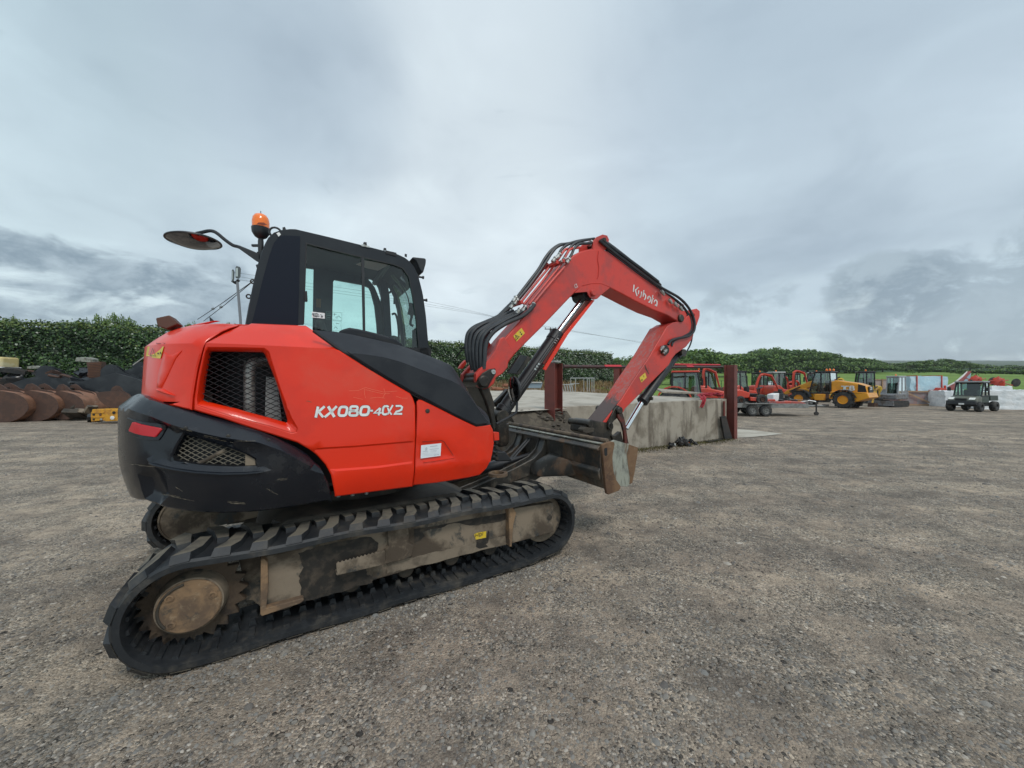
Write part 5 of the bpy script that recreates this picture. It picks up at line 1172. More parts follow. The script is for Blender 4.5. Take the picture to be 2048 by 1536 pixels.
    h3 = N.new('ShaderNodeMath'); h3.operation = 'MULTIPLY_ADD'; L.new(s3.outputs[0], h3.inputs[0]); h3.inputs[1].default_value = 1.6; L.new(h.outputs[0], h3.inputs[2])
    bn = N.new('ShaderNodeBump'); bn.inputs['Strength'].default_value = 1.; bn.inputs['Distance'].default_value = .016; L.new(h3.outputs[0], bn.inputs['Height']); L.new(bn.outputs[0], B.inputs['Normal'])
    return m
M_GRAV = gravel_mat()
def gz(x, y):
    z = ground_h(x, y)
    return z+.012*np.sin(x*1.7+np.sin(y*1.3)*2)*np.sin(y*1.1)*sstep((y-3.5)/6)
ysn = np.concatenate([np.arange(-4, 12, .5), np.arange(12, 44, 1.), [44, 46, 50, 56, 64, 80]]); xsn = np.concatenate([np.arange(-90, -40, 5), np.arange(-40, 30, 1.), np.arange(30, 110, 4.)])
sheet('ground', xsn, ysn, gz, M_GRAV)
def field_mat(name, a, b, sc):
    m, N, L, B = new_mat(name); tc = N.new('ShaderNodeTexCoord').outputs['Object']
    mp = N.new('ShaderNodeMapping'); L.new(tc, mp.inputs[0]); mp.inputs['Scale'].default_value = (1, .4, 1)
    c = nmix(N, L, nrange(N, L, nnoise(N, L, mp.outputs[0], sc, 8, .65), .35, .65), a, b)
    c = nmix(N, L, 1., c, nmix(N, L, nnoise(N, L, tc, 6., 4, .7), (.7, .7, .7), (1.3, 1.3, 1.3)), 'MULTIPLY')
    L.new(c, B.inputs['Base Color']); B.inputs['Roughness'].default_value = .9; B.inputs['Specular IOR Level'].default_value = .15
    return m
M_FIELD = field_mat('pasture', (.125, .205, .040), (.18, .265, .062), .12)
fe = lambda x: 37.5-.03*(x-14)
fx = np.concatenate([np.arange(6, 60, 3.), np.arange(60, 420, 15.)])
def fgrid():
    us = np.concatenate([np.linspace(0, 20, 21), np.linspace(24, 140, 24)])
    V = []; Fs = []; k = len(fx)
    for u in us:
        for x in fx: y = fe(x)+u; V.append((x, y, float(ground_h(x, y))+.03))
    for j in range(len(us)-1):
        for i in range(k-1): Fs.append((j*k+i, j*k+i+1, (j+1)*k+i+1, (j+1)*k+i))
    me = bpy.data.meshes.new('field'); me.from_pydata(V, [], Fs); me.polygons.foreach_set('use_smooth', [True]*len(me.polygons)); me.materials.append(M_FIELD)
    o = bpy.data.objects.new('field', me); C.objects.link(o); tag(o, kind='structure')
fgrid()
def hills():
    rnd = np.random.RandomState(3); Ds = np.array([170, 230, 330, 480, 700, 1000, 1400, 1900, 2500]); As = np.linspace(-1.6, 2.2, 150); V = []; Fs = []; k = len(As)
    kk = np.interp(Ds, [170, 330, 700, 1400, 2500], [.031, .036, .043, .054, .063])
    ph = rnd.rand(6)*6
    for j, D in enumerate(Ds):
        for i, a in enumerate(As):
            n = sum(np.sin(a*f_+ph[q]+j*1.7)/f_ for q, f_ in enumerate((3, 7, 13, 23, 41)))*(.012 if j > 3 else .003)*(1 if j < 8 else .6)
            top = .0 if j < 8 else -.0035*(a-.9)
            V.append((a*D, D, 1.5+D*(kk[j]+n*.5*(j/8)+top)))
    for j in range(len(Ds)-1):
        for i in range(k-1): Fs.append((j*k+i, j*k+i+1, (j+1)*k+i+1, (j+1)*k+i))
    me = bpy.data.meshes.new('hills'); me.from_pydata(V, [], Fs); me.polygons.foreach_set('use_smooth', [True]*len(me.polygons))
    m, N, L, B = new_mat('far_hills'); tc = N.new('ShaderNodeTexCoord').outputs['Object']
    mp = N.new('ShaderNodeMapping'); L.new(tc, mp.inputs[0]); mp.inputs['Scale'].default_value = (1, .35, 1)
    f = nrange(N, L, nnoise(N, L, mp.outputs[0], .012, 6, .6), .46, .54)
    L.new(nmix(N, L, f, (.025, .05, .030), (.07, .115, .05)), B.inputs['Base Color']); B.inputs['Roughness'].default_value = 1; B.inputs['Specular IOR Level'].default_value = 0
    me.materials.append(m); o = bpy.data.objects.new('hills', me); C.objects.link(o); tag(o, kind='structure')
hills()
# ---------------------------------------------------------------- loose stones
def pebbles():
    rs = np.random.RandomState(11); N_ = 62000
    D = 1.25+(rs.rand(N_)**1.7)*9.5; a = rs.uniform(-1.5, 1.5, N_); X = a*D; Y = D
    # clumping
    cl = np.sin(X*2.1+np.sin(Y*3))*np.sin(Y*2.7+np.sin(X*1.3)*2)+rs.randn(N_)*.5; keep = cl > -.35
    X, Y = X[keep], Y[keep]
    for (t_, sp_) in ((-1.13, .035), (-1.20, .06)):      # grit pushed up along the near track
        k_ = 1500; s__ = rs.uniform(-1.35, 1.55, k_); tt = t_+rs.randn(k_)*sp_; X = np.concatenate([X, OX.x+UT.x*s__+NT.x*tt]); Y = np.concatenate([Y, OX.y+UT.y*s__+NT.y*tt])
    n = len(X)
    r = .0034+.0085*rs.rand(n)**2.4; big = rs.rand(n) > .985; r[big] *= 2.2; r *= (.8+.09*Y)
    base = np.array([(1, 0, 0), (.5, .87, 0), (-.5, .87, 0), (-1, 0, 0), (-.5, -.87, 0), (.5, -.87, 0), (.45, .1, .75), (-.2, .42, .8), (-.25, -.4, .7)])
    Fs = np.array([(0, 1, 6), (1, 7, 6), (1, 2, 7), (2, 3, 7), (3, 8, 7), (3, 4, 8), (4, 5, 8), (5, 6, 8), (5, 0, 6), (6, 7, 8)])
    th = rs.rand(n)*6.28; c, s = np.cos(th), np.sin(th)
    P = base[None]*(1+rs.uniform(-.3, .3, (n, 9, 3)))*np.stack([r*rs.uniform(.8, 1.5, n), r, r*rs.uniform(.5, 1., n)], 1)[:, None]
    Q = np.empty_like(P); Q[..., 0] = P[..., 0]*c[:, None]-P[..., 1]*s[:, None]; Q[..., 1] = P[..., 0]*s[:, None]+P[..., 1]*c[:, None]; Q[..., 2] = P[..., 2]
    Q[..., 0] += X[:, None]; Q[..., 1] += Y[:, None]; Q[..., 2] += (gz(X, Y)-.001)[:, None]
    V = Q.reshape(-1, 3); T_ = (Fs[None]+(np.arange(n)*9)[:, None, None]).reshape(-1, 3)
    me = bpy.data.meshes.new('gravel'); me.vertices.add(len(V)); me.vertices.foreach_set('co', V.ravel()); me.loops.add(T_.size); me.loops.foreach_set('vertex_index', T_.ravel())
    me.polygons.add(len(T_)); me.polygons.foreach_set('loop_start', np.arange(0, T_.size, 3)); me.polygons.foreach_set('loop_total', np.full(len(T_), 3)); me.update()
    m, N, L, B = new_mat('loose_stone'); g = N.new('ShaderNodeNewGeometry'); rp = N.new('ShaderNodeValToRGB'); cr = rp.color_ramp
    cr.elements[0].color = (.11, .10, .092, 1); cr.elements[1].color = (.46, .41, .35, 1)
    for p, q in ((.35, (.17, .15, .13)), (.6, (.235, .205, .172)), (.8, (.19, .183, .17)), (.93, (.33, .29, .245))): e = cr.elements.new(p); e.color = (*q, 1)
    L.new(g.outputs['Random Per Island'], rp.inputs[0]); L.new(rp.outputs[0], B.inputs['Base Color']); B.inputs['Roughness'].default_value = .85
    me.materials.append(m); o = bpy.data.objects.new('gravel', me); C.objects.link(o); tag(o, kind='stuff', label='loose grey and brown gravel scattered over the yard', cat='gravel')
pebbles()
# ---------------------------------------------------------------- foliage
def leaf_mat(name, cols, rough=.5, spec=.4):
    m, N, L, B = new_mat(name); g = N.new('ShaderNodeNewGeometry'); rp = N.new('ShaderNodeValToRGB'); cr = rp.color_ramp
    cr.elements[0].position = 0; cr.elements[0].color = (*cols[0][1], 1); cr.elements[1].position = 1; cr.elements[1].color = (*cols[-1][1], 1)
    for p, q in cols[1:-1]: e = cr.elements.new(p); e.color = (*q, 1)
    L.new(g.outputs['Random Per Island'], rp.inputs[0]); L.new(rp.outputs[0], B.inputs['Base Color']); B.inputs['Roughness'].default_value = rough; B.inputs['Specular IOR Level'].default_value = spec
    return m
M_LF1 = leaf_mat('hedge_leaf', [(0, (.014, .035, .012)), (.5, (.034, .078, .022)), (.85, (.065, .13, .032)), (1, (.11, .19, .05))], .45, .45)
M_LF2 = leaf_mat('glint_blossom_leaf', [(0, (.10, .15, .08)), (.6, (.26, .30, .22)), (1, (.50, .50, .43))], .35, .6)  # pale colour paints glints and blossom onto some hedge leaves
M_LF3 = leaf_mat('young_leaf', [(0, (.05, .09, .02)), (.5, (.10, .15, .03)), (1, (.17, .20, .06))], .5, .4)
M_LFD = leaf_mat('dark_tree_leaf', [(0, (.036, .072, .030)), (.6, (.085, .14, .046)), (1, (.15, .21, .07))], .6, .3)
M_LFM = leaf_mat('wood_leaf', [(0, (.065, .125, .038)), (.6, (.14, .22, .06)), (1, (.24, .32, .09))], .6, .3)
M_BARK = mat('bark', (.05, .04, .03), .9, 0, (.09, .075, .06), 8.)
def quads_mesh(name, Cn, Nr, sz, asp, mats, midx, rs):
    n = len(Cn); Nr = Nr/np.linalg.norm(Nr, axis=1)[:, None]; a = rs.randn(n, 3); a -= (a*Nr).sum(1)[:, None]*Nr; a /= np.linalg.norm(a, axis=1)[:, None]; b = np.cross(Nr, a)
    s = sz[:, None]; V = np.stack([Cn-a*s*.5, Cn+b*s*asp*.5, Cn+a*s*.5+Nr*s*.12, Cn-b*s*asp*.5], 1).reshape(-1, 3)
    me = bpy.data.meshes.new(name); me.vertices.add(4*n); me.vertices.foreach_set('co', V.ravel()); me.loops.add(4*n); me.loops.foreach_set('vertex_index', np.arange(4*n))
    me.polygons.add(n); me.polygons.foreach_set('loop_start', np.arange(0, 4*n, 4)); me.polygons.foreach_set('loop_total', np.full(n, 4))
    for m in mats: me.materials.append(m)
    me.polygons.foreach_set('material_index', midx.astype(np.int32)); me.update(); return me
def hedge():
    rs = np.random.RandomState(5); Lh = (HB-HA).length
    root = empty('hedge', (HA.x, HA.y, 0), 0, 'long clipped dark green hedge running behind the yard from the left edge', 'hedge')
    xf = Matrix.Translation((-HA.x, -HA.y, 0))
    def topz(l): return np.interp(l, [0, 12, 30, 45, Lh], [4.75, 5.0, 5.15, 5.1, 5.0])+.05*np.sin(l*1.3)+.03*np.sin(l*3.7+1)
    # body: lumpy box
    nu = 120; V = []; Fs = []
    for i in range(nu+1):
        l = Lh*i/nu; w = .12*math.sin(l*2.3)+.1*math.sin(l*.9)
        p = HA+HD*l; bz = float(ground_h(p.x, p.y))-.3; tz = float(topz(l))-.22
        for (o_, z_) in ((-.15+w, bz), (.0+w, bz+1.2), (.12+w*.5, tz-.3), (.35, tz), (1.5, tz), (1.7, bz)):
            q = p+HN*o_; V.append((q.x, q.y, z_))
    for i in range(nu):
        for k in range(5): Fs.append((i*6+k, (i+1)*6+k, (i+1)*6+k+1, i*6+k+1))
    mb = MB(); mb.add(V, Fs); mb.build('branches', mat('hedge_inside', (.010, .018, .008), .95, 0, (.02, .03, .012), 3.), root, xf=xf, smooth=0)
    n = 105000; l = Lh*rs.rand(n)**.9; p = np.array(HA)[None]+np.array(HD)[None]*l[:, None]; b = ground_h(p[:, 0], p[:, 1])-.1; t = topz(l)
    u = rs.rand(n); z = b+(t-b)*u; wv = .12*np.sin(l*2.3)+.1*np.sin(l*.9)
    bump = .13*np.sin(l*5+z*3)*np.sin(z*4.1+l*1.7)
    off = -.12+wv*(1-u*.5)-rs.rand(n)**2*.16+.14*u+bump+.04*rs.randn(n)
    topm = rs.rand(n) < .16; off[topm] = rs.rand(topm.sum())*1.5; z[topm] = t[topm]+rs.rand(topm.sum())**4*.30-.05
    Cn = np.stack([p[:, 0]+HN.x*off, p[:, 1]+HN.y*off, z], 1)
    Nr = np.stack([-HN.x+rs.randn(n)*.6, -HN.y+rs.randn(n)*.6, .35+rs.randn(n)*.5], 1); Nr[topm] = rs.randn(topm.sum(), 3)*.6+np.array([0, 0, 1])
    sz = rs.uniform(.085, .17, n)*(1+.0*l)
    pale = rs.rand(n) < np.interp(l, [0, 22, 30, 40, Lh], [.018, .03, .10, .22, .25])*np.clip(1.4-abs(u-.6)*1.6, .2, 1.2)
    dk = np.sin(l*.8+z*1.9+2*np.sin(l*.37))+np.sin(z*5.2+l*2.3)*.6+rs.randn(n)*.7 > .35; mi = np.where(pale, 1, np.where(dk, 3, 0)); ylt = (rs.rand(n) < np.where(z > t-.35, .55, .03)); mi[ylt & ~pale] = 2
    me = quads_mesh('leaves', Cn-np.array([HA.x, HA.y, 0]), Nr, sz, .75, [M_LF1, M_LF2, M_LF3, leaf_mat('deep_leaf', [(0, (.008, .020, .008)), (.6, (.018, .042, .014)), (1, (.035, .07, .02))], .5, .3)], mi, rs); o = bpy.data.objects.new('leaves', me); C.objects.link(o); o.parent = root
hedge()
def tree_mesh(seed, h, w, nclump, nleaf, mats, ls, low=.12):
    rs = np.random.RandomState(seed); Cs = []
    th = rs.rand(nclump)*6.28; ph = np.arccos(rs.uniform(-.75, 1, nclump)); rr = rs.uniform(.45, 1., nclump)**.5
    cz = h*(.5+low/2); hz = h*(.5-low/2)
    cx = np.sin(ph)*np.cos(th)*rr*w/2; cy = np.sin(ph)*np.sin(th)*rr*w/2; cc = cz+np.cos(ph)*rr*hz*.88
    P = []; Nn = []; S = []
    for i in range(nclump):
        r = w*.17*rs.uniform(.6, 1.25); d = rs.randn(nleaf, 3); d /= np.linalg.norm(d, axis=1)[:, None]; q = d*r*rs.uniform(.6, 1.05, (nleaf, 1))*np.array([1, 1, .75])+np.array([cx[i], cy[i], cc[i]])
        P.append(q); Nn.append(d+rs.randn(nleaf, 3)*.45); S.append(np.full(nleaf, ls)*rs.uniform(.7, 1.4, nleaf))
    P = np.concatenate(P); Nn = np.concatenate(Nn); S = np.concatenate(S); cid = np.repeat((rs.rand(nclump)*len(mats)).astype(int), nleaf)
    crown = quads_mesh('crown', P, Nn, S, .8, mats, np.where(rs.rand(len(P)) < .8, cid, 0), rs)
    mb = MB(); mb.tube([(0, 0, -.3), (w*.01, 0, h*.25), (-w*.01, w*.01, h*.6)], [w*.045, w*.032, w*.015], 7)
    for k in range(5):
        a = rs.rand()*6.28; z0 = h*rs.uniform(.2, .5); mb.tube([(0, 0, z0), (math.cos(a)*w*.15, math.sin(a)*w*.15, z0+h*.1), (math.cos(a)*w*.32, math.sin(a)*w*.32, z0+h*.22)], [w*.018, w*.012, w*.005], 5)
    tr = bpy.data.meshes.new('trunk'); tr.from_pydata([tuple(v) for v in mb.v], [], mb.f); tr.materials.append(M_BARK)
    return crown, tr
def place_tree(ms, loc, sc, rz, label, group=None, name='tree'):
    r = empty(name, loc, rz, label, 'tree', group, 1.); r.scale = sc if isinstance(sc, tuple) else (sc,)*3
    for nm, me in (('crown', ms[0]), ('trunk', ms[1])):
        o = bpy.data.objects.new(nm, me); C.objects.link(o); o.parent = r
    return r
TW = [tree_mesh(20+i, 10., 8.5+i*.4, 34, 60, [M_LFM, M_LFD] if i % 2 else [M_LFD, M_LFM, M_LFM], .62, .05) for i in range(5)]
TN = [tree_mesh(40+i, 7., 6., 46, 110, [M_LFM, M_LFD] if i % 2 == 0 else [M_LFM, M_LF3, M_LFM], .26, .02) for i in range(3)]
rt = random.Random(9)
def gh(x, y): return float(ground_h(x, y))
def topy(px): return np.interp(px, [1300, 1340, 1400, 1470, 1500, 1550, 1620, 1660, 1690, 1740, 1760, 1890, 1960, 2080], [706, 704, 700, 704, 697, 692, 696, 703, 712, 714, 728, 718, 722, 730])
wood = []
for row, (D0, f_) in enumerate(((150, 0), (162, 3), (176, 6))):
    px = 1340-row*8
    while px < 1755+row*6:
        D = D0+rt.uniform(-4, 4); a = (px-1024)/F; x = a*D; z0 = 6.2+.04*(D-150)*0+ (D-150)*.03; tz = 1.5+(768-float(topy(px))+rt.uniform(-3.5, 3))*D/F
        hgt = max(4.5, tz-z0); r_ = place_tree(TW[rt.randrange(5)], (x, D, z0-.3), (rt.uniform(.85, 1.2), rt.uniform(.85, 1.2), hgt/10.2), rt.uniform(0, 6.28), 'broadleaf tree in the dense wood across the green field', 'trees of the wood beyond the field')
        px += rt.uniform(15, 24)
# tall dark trees and lighter ones at the end of the hedge
for i, (px, D, ty, k, wd) in enumerate([(1228, 47, 706, 0, .55), (1262, 52, 703, 1, .62), (1300, 50, 712, 2, .6), (1342, 60, 716, 1, .8), (1368, 66, 712, 2, .7), (1205, 45, 712, 1, .5)]):
    x = (px-1024)/F*D; z0 = gh(x, D); hgt = 1.5+(768-ty)*D/F-z0
    place_tree(TN[k], (x, D, z0-.2), (wd, wd, hgt/7.1), rt.uniform(0, 6), ['light green bushy tree next to the end of the hedge', 'tallest light green tree past the end of the hedge, left of the raised arm', 'low light green tree showing just left of the arm', 'broad green tree showing right of the arm above the rail', 'rounded green bush tree below the tall dark tree', 'small light green tree against the end of the hedge'][i])
for i, (px, D, ty, wd) in enumerate([(1398, 95, 686, 1.1), (1372, 100, 700, .9), (1432, 98, 701, 1.0), (1460, 104, 705, .9)]):
    x = (px-1024)/F*D; z0 = gh(x, D); hgt = 1.5+(768-ty)*D/F-z0
    place_tree(TW[i % 5], (x, D, z0-.2), (wd, wd, hgt/10.2), rt.uniform(0, 6), ['tall dark domed tree standing above the rail, right of the arm', 'dark tree just left of the tall domed tree', 'mid green tree right of the tall domed tree', 'green tree above the right hand steel post'][i])
for i, (px, ty) in enumerate([(1815, 722), (1838, 718), (1868, 717), (1893, 714), (1915, 719), (1940, 722)]):
    D = 170+i*4; x = (px-1024)/F*D; z0 = 1.5+(768-741)*D/F; hgt = 1.5+(768-ty)*D/F-z0
    place_tree(TW[i % 5], (x, D, z0-.3), (1., 1., hgt/10.2), rt.uniform(0, 6), 'distant tree in the line beyond the far field hedge', 'distant trees beyond the far hedge')
for i, (px, ty, D) in enumerate([(22, 623, 26), (205, 616, 24), (232, 621, 24.6), (262, 625, 25.2), (385, 634, 27), (458, 641, 28.5), (160, 628, 23.5)]):
    x = (px-1024)/F*D; z0 = gh(x, D); hgt = 1.5+(768-ty)*D/F-z0
    place_tree(TN[i % 3], (x, D, z0), (.19, .19, hgt/7.1), rt.uniform(0, 6), ['leafy tree top over the hedge near the left photo edge', 'tallest leafy tree top over the hedge, left of the brown exhaust cowl', 'second leafy tree top over the hedge, just right of the tallest', 'leafy tree top over the hedge nearest the brown exhaust cowl', 'leafy tree top over the hood, between the stay wires and the cowl', 'leafy tree top over the hood, right beside the light mast', 'low leafy tree top over the hedge above the left black bucket'][i], 'small trees showing over the hedge')
# far hedgerows
def hedgerow(name, pts, h, w, dens_, ls, label, seed):
    rs = np.random.RandomState(seed); P = []; Nn = []
    root = empty(name, (pts[0][0], pts[0][1], pts[0][2]), 0, label, 'hedge'); mb = MB()
    for (a, b) in zip(pts[:-1], pts[1:]):
        a = np.array(a); b = np.array(b); ln = np.linalg.norm(b-a); n = int(ln*dens_); t = rs.rand(n, 1); d = rs.randn(n, 3); d /= np.linalg.norm(d, axis=1)[:, None]
        q = a+(b-a)*t+d*np.array([w, w, h/2])*rs.uniform(.8, 1.1, (n, 1))+np.array([0, 0, h/2])+np.stack([np.zeros(n), np.zeros(n), .25*h*np.sin(t[:, 0]*ln*.35)], 1); P.append(q); Nn.append(d+rs.randn(n, 3)*.4)
        mb.tube([Vector(a)+Vector((0, 0, h*.4)), Vector(b)+Vector((0, 0, h*.4))], h*.25, 6)
    P = np.concatenate(P)-np.array(pts[0]); Nn = np.concatenate(Nn); me = quads_mesh('leaves', P, Nn, np.full(len(P), ls)*rs.uniform(.7, 1.3, len(P)), .8, [M_LFM, M_LFD], rs.randint(0, 2, len(P)), rs)
    o = bpy.data.objects.new('leaves', me); C.objects.link(o); o.parent = root
    mb.build('branches', mat('hedgerow_inside', (.012, .022, .01), .95), root, xf=Matrix.Translation(-Vector(pts[0])), smooth=0)
def pp_(px, py, D): return tuple(P3(px, py, D))
hedgerow('field_hedge', [pp_(1330, 745, 146), pp_(1500, 745, 146), pp_(1640, 744, 144), pp_(1750, 743, 142)], 3.6, 1.5, 60, .6, 'dark overgrown hedge along the foot of the wood', 1)
hedgerow('field_hedge', [pp_(1740, 741, 135), pp_(1850, 745, 118), pp_(1950, 749, 104), pp_(2080, 752, 96)], 1.7, .9, 60, .36, 'low trimmed hedge closing the far side of the field', 2)
hedgerow('field_hedge', [pp_(1745, 731, 240), pp_(1900, 735, 240), pp_(2100, 740, 240)], 2.2, 2.0, 22, .8, 'tall distant tree belt behind the low field hedge', 3)
# ---------------------------------------------------------------- loading dock, posts and rails
M_CONC = mat('stained_concrete', (.37, .325, .265), .9, 0, (.22, .187, .145), 1.8, layers=[((.13, .105, .08), 2.6, .48, .66, .85, .9), ((.15, .15, .08), 1.2, .60, .80, .5, .9), ((.42, .40, .37), 6., .62, .78, .6, .9)], streak=(1.6, 1.6, .35), bump=(30, .2, .01))
M_SLAB = mat('dusty_concrete', (.46, .415, .35), .92, 0, (.34, .30, .245), 1.2, layers=[((.16, .14, .12), 2.2, .55, .75, .6, .9)], bump=(20, .2, .01))
M_OXIDE = mat('red_oxide_steel', (.17, .040, .030), .6, 0, (.13, .035, .028), 3., layers=[((.07, .03, .025), 6., .55, .75, .6, .7)], bump=(30, .06))
DL, DR = Vector((.98, 7.45)), Vector((5.86, 10.10)); DE = (DR-DL).normalized(); DM = Vector((-DE.y, DE.x))
dk = empty('loading_dock', (DL.x, DL.y, 0), 0, 'raised concrete loading dock with stained front wall behind the dozer blade', 'loading dock')
dx = Matrix.Translation((-DL.x, -DL.y, 0))
def dq(e, m_, z): p = DL+DE*e+DM*m_; return Vector((p.x, p.y, z))
LN = (DR-DL).length
mb = MB(); mb.add([dq(0, 0, -.1), dq(LN, 0, -.1), dq(LN, .25, -.1), dq(0, .25, -.1), dq(0, 0, 1.035), dq(LN, 0, 1.095), dq(LN, .25, 1.095), dq(0, .25, 1.035)], [(0, 3, 2, 1), (4, 5, 6, 7), (0, 1, 5, 4), (1, 2, 6, 5), (2, 3, 7, 6), (3, 0, 4, 7)]); mb.build('front_wall', M_CONC, dk, xf=dx, bevel=.012)
mb = MB(); mb.add([dq(LN-.25, .25, -.1), dq(LN, .25, -.1), dq(LN, 9, -.1), dq(LN-.25, 9, -.1), dq(LN-.25, .25, 1.09), dq(LN, .25, 1.09), dq(LN, 9, 1.2), dq(LN-.25, 9, 1.2)], [(0, 3, 2, 1), (4, 5, 6, 7), (0, 1, 5, 4), (1, 2, 6, 5), (2, 3, 7, 6), (3, 0, 4, 7)]); mb.build('side_wall', M_CONC, dk, xf=dx)
mb = MB(); us = np.linspace(-1.2, LN-.25, 24); vs = np.linspace(.25, 9.5, 24); rs = np.random.RandomState(2); V = []
for v in vs:
    for u in us: V.append(dq(u, v, 1.03+.06*max(0, u)/LN+.013*v+.012*math.sin(u*2+v)+.01*rs.randn()*.4-(.03 if v < .3 else 0)))
k = len(us); mb.add(V, [(j*k+i, j*k+i+1, (j+1)*k+i+1, (j+1)*k+i) for j in range(len(vs)-1) for i in range(k-1)]); mb.build('slab', M_SLAB, dk, xf=dx)
# earth ramp rising to the slab on its left
mb = MB(); V = []; us = np.linspace(-5.2, -1.15, 22); vs = np.linspace(-1.0, 9, 26)
for v in vs:
    for u in us:
        t = sstep((u+5.0)/3.7); p = DL+DE*u+DM*v; g = float(ground_h(p.x, p.y)); e_ = sstep((v+1.0)/1.3)
        V.append(dq(u, v, g-.03+(1.02+.013*max(v, 0)-g)*t*e_+.025*rs.randn()*t))
k = len(us); mb.add(V, [(j*k+i, j*k+i+1, (j+1)*k+i+1, (j+1)*k+i) for j in range(len(vs)-1) for i in range(k-1)]); mb.v; tag(mb.build('ramp_ground', M_SLAB), kind='structure')
mb = MB(); V = []; us = np.linspace(-1.25, 0.02, 8); vs = np.linspace(-.95, -.18, 8)
for v in vs:
    for u in us: V.append(dq(u, v, 1.0*sstep((v+.95)/.80)+.02*rs.randn()-.02))
mb2 = MB(); mb2.add([dq(-1.3, -.25, 1.0), dq(-.02, -.25, 1.02), dq(-.02, .3, 1.034), dq(-1.3, .3, 1.03)], [(0, 1, 2, 3)]); mb2.build('slab_edge', M_SLAB, dk, xf=dx)
k = len(us); mb.add(V, [(j*k+i, j*k+i+1, (j+1)*k+i+1, (j+1)*k+i) for j in range(len(vs)-1) for i in range(k-1)]); tag(mb.build('earth_bank', mat('dark_soil', (.07, .058, .045), .95, 0, (.12, .10, .075), 9., bump=(30, .4, .008))), kind='structure')
def hbeam(name, base, ztop, w, d, ang, label, z0=0.):
    r = empty(name, (base[0], base[1], z0), ang, label, 'steel post', None); h = ztop-z0
    mb = MB(); mb.box((0, -d/2+.008, h/2), (w, .016, h)); mb.build('flange', M_OXIDE, r); mb = MB(); mb.box((0, d/2-.008, h/2), (w, .016, h)); mb.build('flange', M_OXIDE, r)
    mb = MB(); mb.box((0, 0, h/2), (.012, d-.034, h)); mb.build('web', M_OXIDE, r); return r
DA = math.atan2(DE.y, DE.x)
p1 = hbeam('steel_post', (.80, 7.12), 1.90, .24, .26, DA+R(90+18), 'red oxide steel post at the left end of the dock wall, nearest the blade')
mb = MB(); mb.box((0, 0, 1.93), (.2, .2, .035)); mb.build('cap', mat('grey_cap', (.3, .31, .3), .6), p1)
hbeam('steel_post', (5.98, 10.12), 2.02, .22, .26, DA+R(12), 'red oxide steel post at the right end of the dock wall beside the tractor')
pr_ = dq(1.4, 7.0, 0); hbeam('steel_post', (P3(1236, 760, 15).x, 15), 2.2, .24, .25, DA+R(100), 'red steel post standing on the back of the dock slab, left of the arm', 1.15)
hbeam('steel_post', (P3(1254, 760, 15.6).x, 15.6), 2.2, .24, .25, DA+R(100), 'darker steel post just right of the back post on the slab', 1.15)
def simple(name, m, label, cat, fn, group=None, **k):
    mb = MB(); fn(mb); o = mb.build(name, m, None, **k); return tag(o, label, cat, group)
M_DSTEEL = mat('dark_steel', (.035, .035, .036), .55, .3, (.06, .05, .045), 5.)
rl = empty('guard_rail', (.95, 7.25, 1.8), 0, 'dark steel rail with red tape spanning between the dock posts', 'rail')
rx_ = Matrix.Translation((-.95, -7.25, -1.8)); A_, B_r = P3(1127, 733, 7.32), P3(1445, 734, 10.08)
mb = MB(); mb.tube([A_, A_.lerp(B_r, .5)+Vector((0, 0, -.01)), B_r], .036, 4); mb.build('rail_bar', mat('rail_steel', (.07, .028, .026), .6, 0, (.04, .03, .028), 5.), rl, xf=rx_, smooth=0)
M_TAPE = mat('red_tape', (.50, .02, .03), .5)
for a, b in ((.20, .29), (.71, .76)): mb = MB(); mb.tube([A_.lerp(B_r, a), A_.lerp(B_r, b)], .040, 4); mb.build('red_tape', M_TAPE, rl, xf=rx_, smooth=0)
mb = MB(); mb.tube([P3(1345, 730.5, 9.2)+Vector((0, 0, .02)), P3(1440, 731.5, 10.05)+Vector((0, 0, .02))], .024, 4); mb.build('red_strap', M_TAPE, rl, xf=rx_, smooth=0)
simple('timber_board', mat('pale_timber', (.36, .31, .25), .8, 0, (.26, .22, .18), 9.), 'pale timber board lying along the back of the dock slab', 'board', lambda mb: mb.add([P3(1310, 779, 13.)+Vector((0, 0, q)) for q in (0, .05)]+[P3(1408, 789, 11.6)+Vector((0, 0, q)) for q in (0, .05)]+[P3(1325, 786, 11.9)+Vector((0, 0, q)) for q in (0, .05)]+[P3(1318, 781, 13.3)+Vector((0, 0, q)) for q in (0, .05)], [(1, 3, 5), (0, 4, 2), (0, 2, 3, 1), (2, 4, 5, 3), (4, 0, 1, 5)]))
simple('steel_channel', M_DSTEEL, 'dark steel channel leaning against the foot of the right dock post', 'steel channel', lambda mb: mb.prism([(0, 0), (.20, 0), (.03, .60), (-.10, .58)], lambda p, d: P3(1448, 877, 9.85)+Vector((p[0], d, p[1]+.0)), -.04, .04))
simple('steel_strip', M_DSTEEL, 'flat black steel strip lying on the ground below the dock corner', 'steel strip', lambda mb: mb.box((5.35, 9.72, .02), (.85, .09, .03), Matrix.Rotation(DA+.1, 3, 'Z')))
simple('wall_strip', M_OXIDE, 'thin red steel strip fixed upright at the dock wall end', 'steel strip', lambda mb: mb.box((5.70, 9.95, .68), (.04, .05, .72)))
